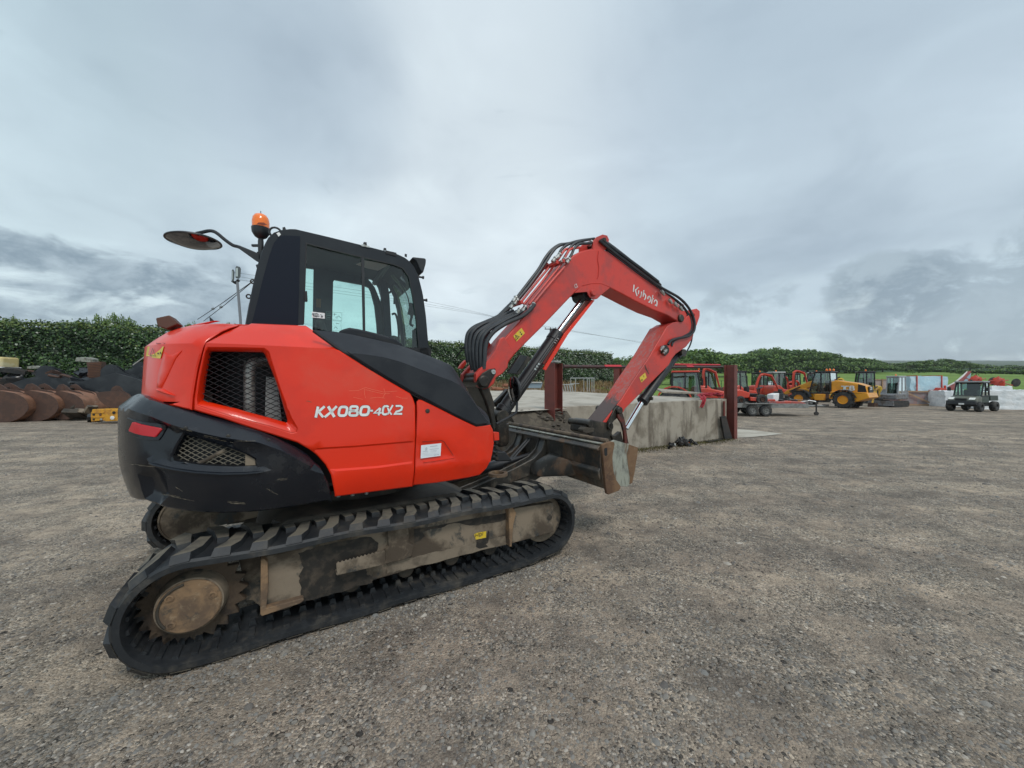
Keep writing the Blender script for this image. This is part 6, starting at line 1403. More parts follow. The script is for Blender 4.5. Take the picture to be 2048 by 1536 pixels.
# red cloth over the dock edge
def cloth(mb):
    V = []; n = 9
    pts = [(1400, 789, 10.3), (1407, 794, 9.75), (1408, 800, 9.60), (1406, 808, 9.58), (1403, 815, 9.56)]
    for i, (x, y, D) in enumerate(pts):
        for k in range(n): V.append(P3(x-8+16*k/(n-1)*(1-.1*i)+math.sin(k*2+i), y+1.2*math.sin(k*1.7), D-.03*math.sin(k*2.2)))
    mb.add(V, [(i*n+k, i*n+k+1, (i+1)*n+k+1, (i+1)*n+k) for i in range(len(pts)-1) for k in range(n-1)])
    rs = random.Random(3)
    for i in range(7): mb.blob(P3(1408+i*5.5, 790-rs.random()*3, 10.2+.1*i), (.10, .12, .04), i, rough=.5)
simple('red_cloth', mat('red_fabric', (.40, .02, .035), .75, 0, (.28, .02, .03), 8.), 'crumpled red cloth draped over the dock edge near the right post', 'cloth', cloth, smooth=60)
# dark rubble at the foot of the wall
rr = random.Random(8)
for i in range(42):
    px = rr.gauss(1364, 17); py = 886-abs(rr.gauss(0, 1))*2; u = (px-1330)/70
    D = 9.0+rr.uniform(-.25, .35)+(px-1364)*.012; c = P3(px, 768+1.5*F/D, D); hh = max(0, .14*(1-abs((px-1360)/38)))*rr.random()
    mb = MB(); mb.blob((0, 0, 0), (rr.uniform(.04, .09), rr.uniform(.03, .07), rr.uniform(.02, .05)), i, (6, 4), .5)
    o = mb.build('rubble_lump', M_DSTEEL if i != 7 and i != 12 else mat('orange_scrap', (.55, .16, .06), .6) if i == 7 else M_WHT, smooth=20)
    o.location = (c.x, c.y, .02+hh); o.rotation_euler = (rr.random()*3, rr.random(), rr.random()*6)
    tag(o, {7: 'orange scrap lump among the dark rubble by the dock', 12: 'white lump among the dark rubble by the dock'}.get(i, 'dark broken lump in the small heap below the dock wall'), 'rubble', None if i in (7, 12) else 'dark rubble below the dock')
def scatter(mb, x0, x1, y0, y1, n, rmin, rmax, seed, zf=None):
    rs = random.Random(seed)
    for i in range(n):
        x = rs.uniform(x0, x1); y = rs.uniform(y0, y1); r = rs.uniform(rmin, rmax); z = zf(x, y) if zf else 0
        mb.blob((x, y, z), (r*rs.uniform(.8, 1.6), r, r*.7), seed*100+i, (5, 4), .4)
mb = MB(); scatter(mb, -.2, 1.05, 6.85, 7.3, 120, .015, .05, 3, lambda x, y: max(0, 1.0*sstep((((Vector((x, y))-DL).dot(DM))+.95)/.80))*.98)
tag(mb.build('soil_debris', mat('soil_lump', (.06, .05, .04), .95, 0, (.12, .10, .08), 20.)), 'dark soil and plant debris heaped on the bank beside the left dock post', 'debris', kind='stuff')
def weeds(name, m, n, fn, h, seed, label, w=.012, cat='weeds'):
    rs = np.random.RandomState(seed); V = []; Fs = []
    for i in range(n):
        x, y, z = fn(rs); a = rs.rand()*6.28; hh = h*rs.uniform(.4, 1.1); lx, ly = rs.randn(2)*hh*.35; dx_, dy_ = math.cos(a)*w, math.sin(a)*w; b = len(V)
        V += [(x-dx_, y-dy_, z), (x+dx_, y+dy_, z), (x+lx*.5+dx_*.7, y+ly*.5+dy_*.7, z+hh*.6), (x+lx*.5-dx_*.7, y+ly*.5-dy_*.7, z+hh*.6), (x+lx, y+ly, z+hh)]; Fs += [(b, b+1, b+2, b+3), (b+3, b+2, b+4)]
    me = bpy.data.meshes.new(name); me.from_pydata(V, [], Fs); me.materials.append(m); o = bpy.data.objects.new(name, me); C.objects.link(o); return tag(o, label, cat, kind='stuff')
M_DRY = leaf_mat('dry_stem', [(0, (.13, .08, .04)), (.5, (.26, .17, .08)), (.85, (.40, .28, .15)), (1, (.08, .10, .03))], .8, .2)
def bank(rs):
    l = rs.uniform(30, 53.5); o_ = rs.uniform(-5.0, -.4); p = HA+HD*l+HN*o_; return p.x, p.y, float(ground_h(p.x, p.y))
weeds('dry_weeds', M_DRY, 5200, bank, .55, 4, 'dead brown weeds and dry grass along the bank in front of the hedge', .03)
M_MOSS = leaf_mat('moss_stem', [(0, (.05, .05, .02)), (.6, (.12, .11, .04)), (1, (.2, .17, .08))], .8, .2)
weeds('moss_weeds', M_MOSS, 1500, lambda rs: (lambda e, m_: (dq(e, -m_, 0).x, dq(e, -m_, 0).y, 0.))(rs.uniform(1.6, LN), abs(rs.randn())*.16), .05, 6, 'thin moss and litter along the foot of the dock wall', .006)
# pale concrete patch in the gravel
mb = MB(); pts = [(1463, 858), (1500, 860), (1566, 868), (1512, 874), (1470, 876), (1463, 872)]
V = []
for x, y in pts: D = 1.5*F/(y-768); q = P3(x, y, D); V.append(Vector((q.x, q.y, .008)))
mb.add(V, [tuple(range(len(V)))]); tag(mb.build('concrete_path', mat('pale_patch', (.48, .44, .37), .9, 0, (.38, .34, .28), 2.), smooth=0), kind='structure')
# ---------------------------------------------------------------- buckets and scrap on the left
M_RUST = mat('bucket_rust', (.15, .065, .035), .75, .1, (.10, .05, .032), 2.2, layers=[((.22, .11, .065), 4., .52, .75, .7, .8), ((.05, .033, .027), 3., .58, .78, .7, .8)], bump=(14, .15))
M_RUSTD = mat('dark_bucket_rust', (.075, .042, .032), .7, .1, (.12, .06, .04), 3., layers=[((.03, .025, .022), 3., .5, .75, .7, .7)], bump=(14, .15))
M_BBLK = mat('bucket_black', (.014, .016, .021), .30, .1, (.030, .033, .038), 1.6, layers=[((.05, .045, .04), 3., .6, .8, .4, .7)])
M_BBLK_LIT = mat('lit_bucket_black', (.045, .05, .058), .35, .1, (.07, .07, .075), 2.)  # bucket black made lighter, putting highlights into the shell colour
M_RUST_LIT = mat('lit_bucket_rust', (.26, .125, .075), .7, .1, (.17, .08, .045), 3., layers=[((.33, .26, .20), 4., .55, .75, .6, .8)], bump=(14, .15))  # lit copy of the bucket rust, light painted onto the shells
def bucket(name, mats, w, s, label, group=None):
    """side profile in x,z (metres), mouth to the left, ears on top"""
    r = empty(name, label=label, cat='excavator bucket', group=group); shellm, earm = mats
    curve = crspline([(-.95, 0, -.05), (-.55, 0, -.42), (0, 0, -.62), (.5, 0, -.52), (.82, 0, -.15), (.72, 0, .22), (.42, 0, .42)], 5); cu = [(p.x*s, p.z*s) for p in curve]
    side = cu+[(-.10*s, .50*s), (-.60*s, .20*s)]
    for y in (-w/2, w/2-.02):
        mb = MB(); mb.prism(side, lambda p, d: Vector((p[0], d, p[1])), y, y+.02); mb.build('side_plate', mats[-1], r, bevel=.004)
    mb = MB(); inn = [(a*.965, b*.95) for a, b in cu]; mb.prism(cu+inn[::-1], lambda p, d: Vector((p[0], d, p[1])), -w/2+.02, w/2-.02); mb.build('shell', shellm, r)
    mb = MB(); mb.prism([(-.10*s, .50*s), (.42*s, .42*s), (.40*s, .36*s), (-.1*s, .44*s)], lambda p, d: Vector((p[0], d, p[1])), -w/2+.02, w/2-.02); mb.build('top_plate', shellm, r)
    mb = MB(); mb.box((-.97*s, 0, -.05*s), (.06, w, .03)); mb.build('cutting_edge', earm, r)
    ear = [(-.42, .30), (-.46, .52), (-.40, .68), (-.28, .73), (-.16, .68), (-.04, .56), (.10, .50), (.28, .47), (.42, .38), (.52, .22), (.60, .02), (.70, .05), (.72, .22), (.42, .40), (.1, .44)]
    ear = [(-.46, .28), (-.50, .52), (-.42, .70), (-.28, .75), (-.14, .68), (0, .56), (.16, .52), (.34, .50), (.48, .40), (.56, .20), (.60, -.02), (.50, -.02), (.30, .26), (-.1, .30)]
    for y in (-w*.24, w*.20):
        mb = MB(); mb.prism([(a*s, b*s) for a, b in ear], lambda p, d: Vector((p[0], d, p[1])), y, y+.035); e = mb.build('ear', earm, r, bevel=.004)
        mb = MB()
        mb.lathe((-.30*s, y-.012, .55*s), (0, 1, 0), [(.10*s, 0), (.10*s, .06)], 16); mb.build('pin_boss', earm, e); mb = MB(); mb.lathe((.36*s, y-.012, .32*s), (0, 1, 0), [(.085*s, 0), (.085*s, .06)], 16); mb.build('pin_boss', earm, e)
    mb = MB(); mb.cyl((-.30*s, -w*.24, .55*s), (-.30*s, w*.2, .55*s), .045*s, 12); mb.build('pin', M_GREASE, r); mb = MB(); mb.cyl((.36*s, -w*.24, .32*s), (.36*s, w*.2, .32*s), .045*s, 12); mb.build('pin', M_GREASE, r)
    return r
def put(o, px, py, D, rz=0, rx=0, ry=0, dz=0.):
    q = P3(px, py, D); o.location = (q.x, q.y, q.z+dz); o.rotation_euler = (rx, ry, rz); return o
put(bucket('bucket', (M_BBLK_LIT, M_BBLK), 1.5, 1.35, 'large black digging bucket left of the rusty striped block', 'black buckets'), 112, 775, 18.2, R(38), 0, R(10))
put(bucket('bucket', (M_BBLK_LIT, M_BBLK), 1.5, 1.45, 'largest black bucket, beside the tail of the big excavator', 'black buckets'), 240, 778, 17.6, R(36), 0, R(12))
put(bucket('bucket', (M_BBLK, M_BBLK), 1.3, 1.0, 'black bucket half hidden behind the hood of the big excavator', 'black buckets'), 288, 752, 20.5, R(34), 0, R(10))
put(bucket('bucket', (M_BBLK, M_BBLK), 1.5, 1.2, 'dark bucket lying low behind the leftmost rusty bucket', 'black buckets'), 45, 792, 19.5, R(50), 0, R(30))
put(bucket('bucket', (M_RUST_LIT, M_RUSTD), 1.1, 1.05, 'rusty brown bucket at the right end of the front row', 'rusty buckets'), 150, 806, 15.8, R(6), 0, R(6))
put(bucket('bucket', (M_RUST_LIT, M_RUSTD), 1.1, 1.10, 'dark rusty bucket second from the right in the front row', 'rusty buckets'), 92, 807, 15.4, R(10), 0, R(3))
put(bucket('bucket', (M_RUST_LIT, M_RUSTD), 1.1, 1.12, 'rusty bucket cut by the left edge of the photo', 'rusty buckets'), 26, 808, 14.9, R(14), 0, R(2))
put(bucket('bucket', (M_RUSTD, M_RUSTD), .45, .62, 'narrow rusty trenching bucket lying on the yellow breaker', 'rusty buckets'), 234, 797, 14.6, R(40), 0, R(28))
# yellow hydraulic breaker
br = empty('hydraulic_breaker', P3(217, 829, 14.2), R(6), 'yellow hydraulic breaker housing on its side below the narrow rusty bucket', 'breaker', sc=.86)
M_BY = mat('breaker_yellow', (.62, .30, .02), .5, 0, (.45, .20, .03), 6., layers=[((.08, .06, .04), 6., .6, .8, .7, .8)])
mb = MB(); mb.prism([(-.50, -.30), (-.05, -.24), (.1, -.29), (.75, -.27), (.75, .22), (.1, .27), (-.45, .25), (-.52, 0)], lambda p, d: Vector((p[0], d, p[1])), -.22, .22); mb.build('housing', M_BY, br, bevel=.02)
for z in (.10, -.10): mb = MB(); mb.box((-.22, -.235, z), (.5, .03, .03)); mb.build('rib', M_BY, br)
for x, z, r, m_ in ((-.38, .02, .045, M_GREASE), (-.12, .02, .05, M_RUST), (-.38, -.19, .04, M_GREASE), (-.08, -.2, .05, M_STEEL), (.36, -.13, .085, M_WHT), (.42, .10, .06, M_BLK2)):
    mb = MB(); mb.lathe((x, -.225, z), (0, -1, 0), [(r, 0), (r, .02), (r*.6, .03)], 14); mb.build('bolt', m_, br)
# rusty ribbed block, pallets, tank, rod and odd lumps
rb_ = empty('ribbed_block', P3(195, 752, 18.6), R(24), 'rusty ribbed steel block perched on the scrap between the black buckets', 'scrap block')
mb = MB(); mb.box((0, 0, .3), (.50, .5, .80), Matrix.Rotation(R(-6), 3, 'Y')); mb.build('core', M_RUSTD, rb_, bevel=.01)
for k in range(9): mb = MB(); mb.box((-.02+.008*k, -.26, -.02+.08*k), (.46, .03, .035), Matrix.Rotation(R(-6), 3, 'Y')); mb.build('rib', M_RUST, rb_)
tk = empty('water_tank', P3(4, 735, 19.5), R(5), 'yellowed white plastic tank at the left edge above the buckets', 'tank')
mb = MB(); mb.box((0, 0, .27), (.86, .8, .54)); mb.build('tank_body', mat('yellowed_plastic', (.60, .48, .22), .5, 0, (.66, .58, .36), 3.), tk, bevel=.1, seg=3); mb = MB(); mb.box((.0, 0, .0), (.9, .84, .06)); mb.build('pallet_base', M_WHT, tk)
simple('steel_rod', mat('pale_rod', (.55, .55, .50), .5), 'thin pale rod leaning out beside the excavator hood', 'rod', lambda mb: mb.tube([P3(266, 730, 16), P3(300, 706, 15.6)], .02, 6))
rs_ = random.Random(21)
for i in range(46):
    px = rs_.uniform(-10, 250); D = rs_.uniform(17.5, 20.5); q = P3(px, 775-rs_.random()*32, D); s = rs_.uniform(.10, .32)
    mb = MB()
    if i % 3 == 0: mb.blob((0, 0, 0), (s*1.3, s*1.1, s*.7), i, (7, 5), .45)
    elif i % 3 == 1: mb.prism([(-s*1.6, -s*.3), (s*1.5, -s*.5), (s*1.7, .1*s), (.2*s, s*.8), (-s*1.4, s*.4)], lambda p, d: Vector((p[0], d, p[1])), -s*.6, s*.6)
    else: mb.tube(crspline([(-s*2, 0, 0), (-s*.6, .1, s*.5), (s*.5, -.1, s*.2), (s*2, 0, s*.5)], 4), s*.22, 7)
    m_ = [M_BBLK, M_RUSTD, M_DSTEEL, M_BBLK][i % 4]
    o = mb.build('scrap_piece', m_, bevel=.01 if i % 3 == 1 else 0); o.location = q; o.rotation_euler = (rs_.random()*.6, rs_.random()*.6, rs_.random()*6)
    o.name = ['scrap_lump', 'scrap_plate', 'scrap_bar'][i % 3]; tag(o, ['rounded dark scrap lump in the heap behind the buckets', 'angular dark scrap plate in the heap behind the buckets', 'bent dark scrap bar in the heap behind the buckets'][i % 3], 'scrap', ['scrap lumps', 'scrap plates', 'bent scrap bars'][i % 3]+' behind the buckets')
for i, (px, py, D, m_, s) in enumerate([(70, 735, 18.8, M_WORN, .16), (175, 720, 19, M_WORN, .25), (30, 742, 19, M_DSTEEL, .3), (160, 815, 15.6, M_MUDD, .22), (172, 825, 15.3, M_MUD, .22), (150, 828, 15.2, M_MUDD, .25), (190, 838, 14.6, M_BBLK, .2), (182, 818, 15, M_MUD, .15)]):
    mb = MB(); mb.prism([(-s*1.4, -s*.4), (s*1.3, -s*.35), (s*1.2, .3*s), (.2*s, s*.55), (-s*1.2, s*.4)], lambda p, d: Vector((p[0], d, p[1])), -s, s); o = mb.build('scrap_plate', m_, bevel=.02); o.location = P3(px, py, D); o.rotation_euler = (.1, .1*i, .4*i)
    tag(o, ['pale dented plate above the left black bucket', 'pale grey curved cover resting left of the ribbed block', 'black plate near the yellowed tank', 'muddy block stacked behind the yellow breaker', 'topmost muddy timber left of the breaker', 'muddy block on the ground beside the right rusty bucket', 'black casting left of the yellow breaker', 'pale muddy offcut on the heap by the breaker'][i], 'scrap')
# ---------------------------------------------------------------- light mast, wires, racks behind
lm = empty('light_mast', P3(482, 660, 8.), 0, 'thin grey mast with a twin floodlight behind the excavator hood', 'light mast'); LX = Matrix.Translation(-P3(482, 660, 8.))
mb = MB(); mb.tube([P3(483, 700, 8.), P3(481, 640, 8.), P3(474.5, 562, 8.)], .026, 8); mb.build('pole', mat('grey_pole', (.20, .20, .21), .4, .5), lm, xf=LX)
for i, (a_, w_) in enumerate((((463.5, 538), 4), ((471, 532), 9))):
    x0, y0 = a_; mb = MB(); pts = [(x0, y0+3), (x0+2, y0), (x0+w_, y0+2), (x0+w_+2, y0+6), (x0+w_+1, y0+22), (x0+w_-2, y0+26), (x0, y0+24)]; n = len(pts)
    mb.add([P3(x, y, 7.95) for x, y in pts]+[P3(x, y, 8.12) for x, y in pts], [tuple(range(n)), tuple(range(2*n-1, n-1, -1))]+[(k, k+n, (k+1) % n+n, (k+1) % n) for k in range(n)]); lp = mb.build('floodlight', mat('lamp_grey', (.09, .10, .10), .5), lm, xf=LX, recalc=True)
    mb = MB(); mb.add([P3(x0+1, y0+4, 7.94), P3(x0+w_*.55, y0+4, 7.94), P3(x0+w_*.55, y0+21, 7.94), P3(x0+1, y0+21, 7.94)], [(0, 1, 2, 3)]); mb.build('lens', mat('lamp_glass', (.45, .50, .48), .2), lp, xf=LX)
mb = MB(); mb.tube([P3(465, 562, 8.), P3(470, 566, 8.), P3(478, 560, 8.)], .03, 6); mb.build('bracket', M_BLK, lm, xf=LX)
for i, (a_, b_, k) in enumerate(((K(12, (480, 1400))[0], K(12, (1230, 880))[0], .35), (K(12, (560, 1420))[0], K(12, (1240, 870))[0], .42))):
    A1_ = P3(*a_, 24); B1_ = P3(*b_, 16); w0 = empty('stay_wire', A1_, 0, ['upper thin stay wire with an insulator crossing the sky behind the cab', 'lower thin stay wire with an insulator crossing the sky behind the cab'][i], 'wire'); X_ = Matrix.Translation(-A1_)
    mb = MB(); mb.tube([A1_, A1_.lerp(B1_, .5)-Vector((0, 0, .05)), B1_], .018, 5); mb.build('wire', M_DSTEEL, w0, xf=X_); mb = MB(); c = A1_.lerp(B1_, k); d_ = (B1_-A1_).normalized(); mb.lathe(c-d_*.12, d_, [(.03, 0), (.07, .04), (.07, .20), (.03, .24)], 8); mb.build('insulator', mat('insulator', (.25, .27, .28), .4), w0, xf=X_)
up = empty('utility_pole', (P3(1101, 657, 60).x, 60, gh(6, 60)), 0, 'wooden utility pole with crossarm far behind the boom cylinder', 'utility pole'); q = P3(1101, 657, 60); zb = gh(q.x, 60)
mb = MB(); mb.tube([(0, 0, 0), (0, 0, q.z-zb)], .14, 8); mb.build('pole', M_BARK, up); mb = MB(); mb.box((0, 0, q.z-zb-.1), (1.9, .12, .12)); mb.build('crossarm', M_BARK, up)
for x in (-.85, 0, .85): mb = MB(); mb.cyl((x, 0, q.z-zb-.05), (x, 0, q.z-zb+.22), .05, 6); mb.build('insulator', M_DSTEEL, up)
for i, dy in enumerate((0, 5, 9)):
    P_ = [P3(470, 545+dy*1.5, 34), P3(860, 604+dy, 46), P3(1101+(i-1)*8, 655, 60), P3(1330, 690+dy*.5, 85)]
    o = simple('power_line', M_DSTEEL, 'overhead power line running from the cab to the far utility pole', 'power line', lambda mb: mb.tube(crspline(P_, 5), .011, 4, False), 'overhead power lines')
gr = empty('galvanised_rack', P3(1165, 780, 24), R(-8), 'galvanised tubular rack standing on the bank behind the dock', 'rack'); M_GALV = mat('galvanised', (.42, .43, .42), .5, .4)
for k, x in enumerate((-.75, -.45, .1, .3, .45, .6, .75)): mb = MB(); mb.cyl((x, 0 if k % 2 else .3, -.1), (x, 0 if k % 2 else .3, .78), .025, 6); mb.build('upright', M_GALV, gr)
for z, y in ((.78, 0), (.78, .3)): mb = MB(); mb.box((0, y, z), (1.55, .05, .05)); mb.build('top_bar', M_GALV, gr)
mb = MB(); mb.box((-.5, 0, .42), (.6, .04, .04)); mb.build('cross_bar', M_GALV, gr)
for i, (px, py, m_, lab) in enumerate([(1063, 772, 'b', 'pale blue steel trough lying on the bank left of the near dock post'), (1130, 776, 'g', 'grey slatted hurdle lying on the bank just right of the near dock post')]):
    r = empty('farm_trough' if i == 0 else 'slatted_hurdle', P3(px, py, 22), R(10*i), lab, 'trough' if i == 0 else 'hurdle')
    if i == 0:
        mb = MB(); mb.box((0, 0, .02), (1.1, .5, .3), None, 1.15); mb.build('body', mat('pale_blue_steel', (.30, .38, .44), .5), r, bevel=.02); mb = MB(); mb.box((-.45, -.1, .1), (.1, .5, .7)); mb.build('end_frame', M_GALV, r); mb = MB(); mb.box((0, -.1, .22), (1.2, .56, .04)); mb.build('rim', M_WHT, r)
    else:
        for k in range(7): mb = MB(); mb.box((-.45+.15*k, 0, .0), (.05, .05, .5), Matrix.Rotation(R(-12), 3, 'Y')); mb.build('slat', M_GALV, r)
        mb = MB(); mb.box((0, -.04, .2), (1.05, .03, .05)); mb.build('rail', M_GALV, r)
for i in range(9):
    px = 985+i*7-(i % 3)*5; py = 786-(i//3)*6; q = P3(px, py, 20+.2*(i % 3)); mb = MB(); mb.tube([(-.7, 0, 0), (.7, 0, .02)], .09, 10); o = mb.build('clay_pipe', mat('clay', (.30, .12, .06), .8, 0, (.22, .09, .05), 5.)); o.location = q; o.rotation_euler = (0, R(8), R(20+i*3)); tag(o, 'orange brown clay pipe in the stack seen under the boom foot', 'pipe', 'clay pipes under the boom')
# ---------------------------------------------------------------- parked machines beyond the dock
M_TYRE = mat('tyre_rubber', (.022, .023, .025), .7, 0, (.06, .055, .05), 5.)
M_KRED = mat('machine_red', (.58, .045, .018), .4, 0, (.45, .06, .035), 2., coat=.2)
M_DGL = glass_mat('dark_cab_glass', (.42, .55, .50), .3)
M_KGREY = mat('machine_grey', (.30, .31, .32), .5)
def lp(p, d): return Vector((p[0], d, p[1]))
def wheel(par, c, r, w, rimm, hub=.55, name='wheel'):
    mb = MB(); mb.lathe((c[0], c[1]-w/2, c[2]), (0, 1, 0), [(r*hub, w*.5), (r*hub, 0), (r*.88, 0), (r, w*.18), (r, w*.82), (r*.88, w), (r*hub, w), (r*hub, w*.5)], 24, False); t = mb.build(name, M_TYRE, par, smooth=40)
    n = 16
    mb = MB()
    for k in range(n):
        a = 2*math.pi*k/n; q = Vector((c[0]+math.cos(a)*r, c[1], c[2]+math.sin(a)*r)); mb.box(q, (r*.12, w*.95, r*.16), Matrix.Rotation(-a, 3, 'Y'))
    if r > .42: mb.build('tread', M_TYRE, t)
    mb = MB(); mb.lathe((c[0], c[1]-w/2, c[2]), (0, 1, 0), [(.0, w*.25), (r*.2, w*.25), (r*.22, w*.05), (r*.3, w*.05), (r*.34, w*.35), (r*hub*.9, w*.3), (r*hub, 0), (r*hub*1.02, w*.1), (r*hub, w), (r*hub*.8, w*.8), (0, w*.8)], 22); mb.build('rim', rimm, t, smooth=40)
    return t
def cabbox(par, x0, x1, y0, y1, z0, z1, frame, roofm, lean=.08, glass=M_DGL, nm='cab'):
    """glazed cab with corner posts, roof and panes"""
    w = y1-y0; mb = MB(); top = [(x0+lean*.3, z1), (x1-lean, z1)]; P = {}
    for i, (xb, xt) in enumerate(((x0, x0+lean*.3), ((x0*.55+x1*.45), (x0*.55+x1*.45)), (x1, x1-lean*1.6))):
        for y in (y0, y1): mb.tube([(xb, y, z0), (xt, y, z1)], .045, 6)
    for y in (y0, y1):
        mb.tube([(x0, y, z0+.02), (x1, y, z0+.02)], .05, 6); mb.tube([(x0+lean*.3, y, z1), (x1-lean*1.6, y, z1)], .045, 6)
    for (xb, z) in ((x0, z0+.02), (x1, z0+.02), (x0+lean*.3, z1), (x1-lean*1.6, z1)): mb.tube([(xb, y0, z), (xb, y1, z)], .05, 6)
    c = mb.build(nm, frame, par)
    mb = MB(); mb.box(((x0+x1-lean)/2, (y0+y1)/2, z1+.05), (x1-x0+.06-lean, w+.1, .10)); mb.build('roof', roofm, c, bevel=.03)
    for y in (y0, y1): mb = MB(); mb.add([(x0, y, z0), (x1, y, z0), (x1-lean*1.6, y, z1), (x0+lean*.3, y, z1)], [(0, 1, 2, 3)]); mb.build('side_window', glass, c, smooth=0)
    mb = MB(); mb.add([(x1, y0, z0), (x1, y1, z0), (x1-lean*1.6, y1, z1), (x1-lean*1.6, y0, z1)], [(0, 1, 2, 3)]); mb.build('windscreen', glass, c, smooth=0)
    mb = MB(); mb.add([(x0, y0, z0), (x0, y1, z0), (x0+lean*.3, y1, z1), (x0+lean*.3, y0, z1)], [(0, 1, 2, 3)]); mb.build('rear_window', glass, c, smooth=0)
    mb = MB(); mb.box(((x0+x1)/2-.1, (y0+y1)/2, z0+.25), (.45, w*.5, .35)); mb.box(((x0+x1)/2-.32, (y0+y1)/2, z0+.6), (.14, w*.48, .7)); mb.build('seat', M_BLK2, c, bevel=.04)
    return c
def at(px, D, z=0.): return Vector(((px-1024)/F*D, D, z))
# --- tractor behind the dock
tr = empty('tractor', at(1392, 17.4), R(-22), 'red and grey farm tractor with black cab frame parked behind the dock', 'tractor', sc=.84)
for y in (-.82, .82): wheel(tr, (-1.15, y, .78), .78, .42, M_KGREY, .5); wheel(tr, (1.05, y, .52), .52, .32, M_KGREY, .5)
mb = MB(); mb.prism([(.15, .75), (.15, 1.52), (.55, 1.56), (1.2, 1.42), (1.75, 1.18), (1.86, 1.0), (1.82, .8), (1.2, .7)], lp, -.36, .36); hd = mb.build('bonnet', M_KRED, tr, bevel=.06, seg=3)
mb = MB(); mb.prism([(.3, .55), (1.8, .55), (1.85, .82), (.3, .9)], lp, -.28, .28); mb.build('chassis', M_DSTEEL, tr, bevel=.02)
for y in (-.30, .30): mb = MB(); mb.lathe((1.78, y*.75, 1.02), (1, 0, -.1), [(.0, .06), (.10, .06), (.10, -.02)], 14); mb.build('headlight', mat('lamp', (.7, .7, .65), .2), hd)
mb = MB(); mb.prism([(.5, 1.05), (1.3, 1.0), (1.55, .92), (1.4, .86), (.5, .92)], lp, -.372, .372); mb.build('side_vent', M_BLK2, hd)
for y in (-1.04, .62):
    mb = MB(); pts = [(-1.15+.92*math.cos(R(a)), .80+.88*math.sin(R(a))) for a in range(15, 166, 15)]; pin_ = [(-1.15+.85*math.cos(R(a)), .80+.80*math.sin(R(a))) for a in range(165, 14, -15)]
    mb.prism(pts+pin_, lp, y, y+.42); mb.build('mudguard', M_KRED, tr)
cabbox(tr, -1.25, .22, -.72, .72, .95, 2.42, M_BLK, M_KRED, .12)
mb = MB(); mb.cyl((.55, .42, 1.4), (.55, .42, 2.2), .05, 10); mb.build('exhaust_stack', M_BLK, tr)
for y in (-.95, .95): mb = MB(); mb.tube([(.15, y*.8, 2.1), (.25, y, 2.1), (.25, y, 1.7)], .015, 5); mb.box((.25, y*1.03, 1.9), (.04, .18, .3)); mb.build('wing_mirror', M_BLK, tr)
mb = MB(); mb.lathe((.1, -.5, 2.56), (0, 0, 1), [(.04, 0), (.05, .03), (.05, .1), (.02, .14)], 10); mb.build('beacon', M_AMBER, tr)
# --- car trailer with a ride on mower
tl = empty('plant_trailer', at(1528, 17.9), R(-5), 'low galvanised twin axle trailer carrying a red mower', 'trailer'); M_GALVD = mat('dull_galvanised', (.26, .26, .25), .55, .3, (.18, .17, .16), 6.)
mb = MB(); mb.box((-.15, 0, .50), (3.3, 1.5, .06)); mb.build('deck', M_GALVD, tl)
for y in (-.76, .76): mb = MB(); mb.box((-.15, y, .50), (3.3, .05, .20)); mb.build('side_rail', M_GALVD, tl, bevel=.005)
for x in (-.98, -.40):
    for y in (-.82, .82): wheel(tl, (x, y, .27), .27, .18, M_GALVD, .6)
for y in (-.86, .86): mb = MB(); mb.box((-.69, y, .60), (1.3, .24, .025)); mb.build('mudguard', M_GALVD, tl, bevel=.01)
mb = MB(); mb.tube([(1.5, -.55, .46), (2.35, 0, .46), (2.75, 0, .46)], .045, 6); mb.tube([(1.5, .55, .46), (2.35, 0, .46)], .045, 6); mb.build('drawbar', M_GALVD, tl)
mb = MB(); mb.box((2.78, 0, .49), (.26, .08, .09)); mb.build('coupling', M_DSTEEL, tl, bevel=.01); mb = MB(); mb.cyl((2.3, -.1, .7), (2.3, -.1, .12), .03, 8); mb.lathe((2.3, -.14, .10), (0, 1, 0), [(.09, 0), (.09, .08)], 14); mb.build('jockey_wheel', M_DSTEEL, tl)
mb = MB(); mb.box((1.75, 0, .62), (.10, 1.2, .04)); mb.tube([(1.5, -.7, .5), (1.5, -.7, .74), (1.5, .7, .74), (1.5, .7, .5)], .02, 6); mb.build('headboard', M_GALVD, tl)
mw = empty('ride_on_mower', at(1498, 17.9, .53), R(-6), 'red ride-on mower with black seat and roll bar loaded on the trailer', 'mower')
mb = MB(); mb.prism([(-.95, .30), (-.98, .62), (-.60, .72), (-.12, .56), (-.15, .30)], lp, -.36, .36); mb.build('bonnet', M_KRED, mw, bevel=.05, seg=3)
mb = MB(); mb.prism([(-.15, .18), (-.15, .36), (.15, .33), (.45, .22), (.95, .26), (.98, .16), (.4, .12)], lp, -.42, .42); mb.build('body_panel', M_KRED, mw, bevel=.02)
mb = MB(); mb.prism([(-.9, .12), (.5, .12), (.5, .30), (-.9, .32)], lp, -.26, .26); mb.build('chassis', M_BLK2, mw)
for x, r in ((-.6, .20), (.35, .24)):
    for y in (-.42, .42): wheel(mw, (x, y, r), r, .18, M_RUSTD, .5)
mb = MB(); mb.box((.10, 0, .47), (.40, .42, .10)); mb.box((-.12, 0, .66), (.09, .40, .38)); mb.build('seat', M_BLK2, mw, bevel=.03)
mb = MB(); mb.tube([(.42, 0, .3), (.48, 0, .75)], .03, 6); mb.lathe((.47, 0, .76), (-.3, 0, 1), [(.14, 0), (.16, .015), (.14, .03)], 16); mb.build('steering_wheel', M_BLK2, mw)
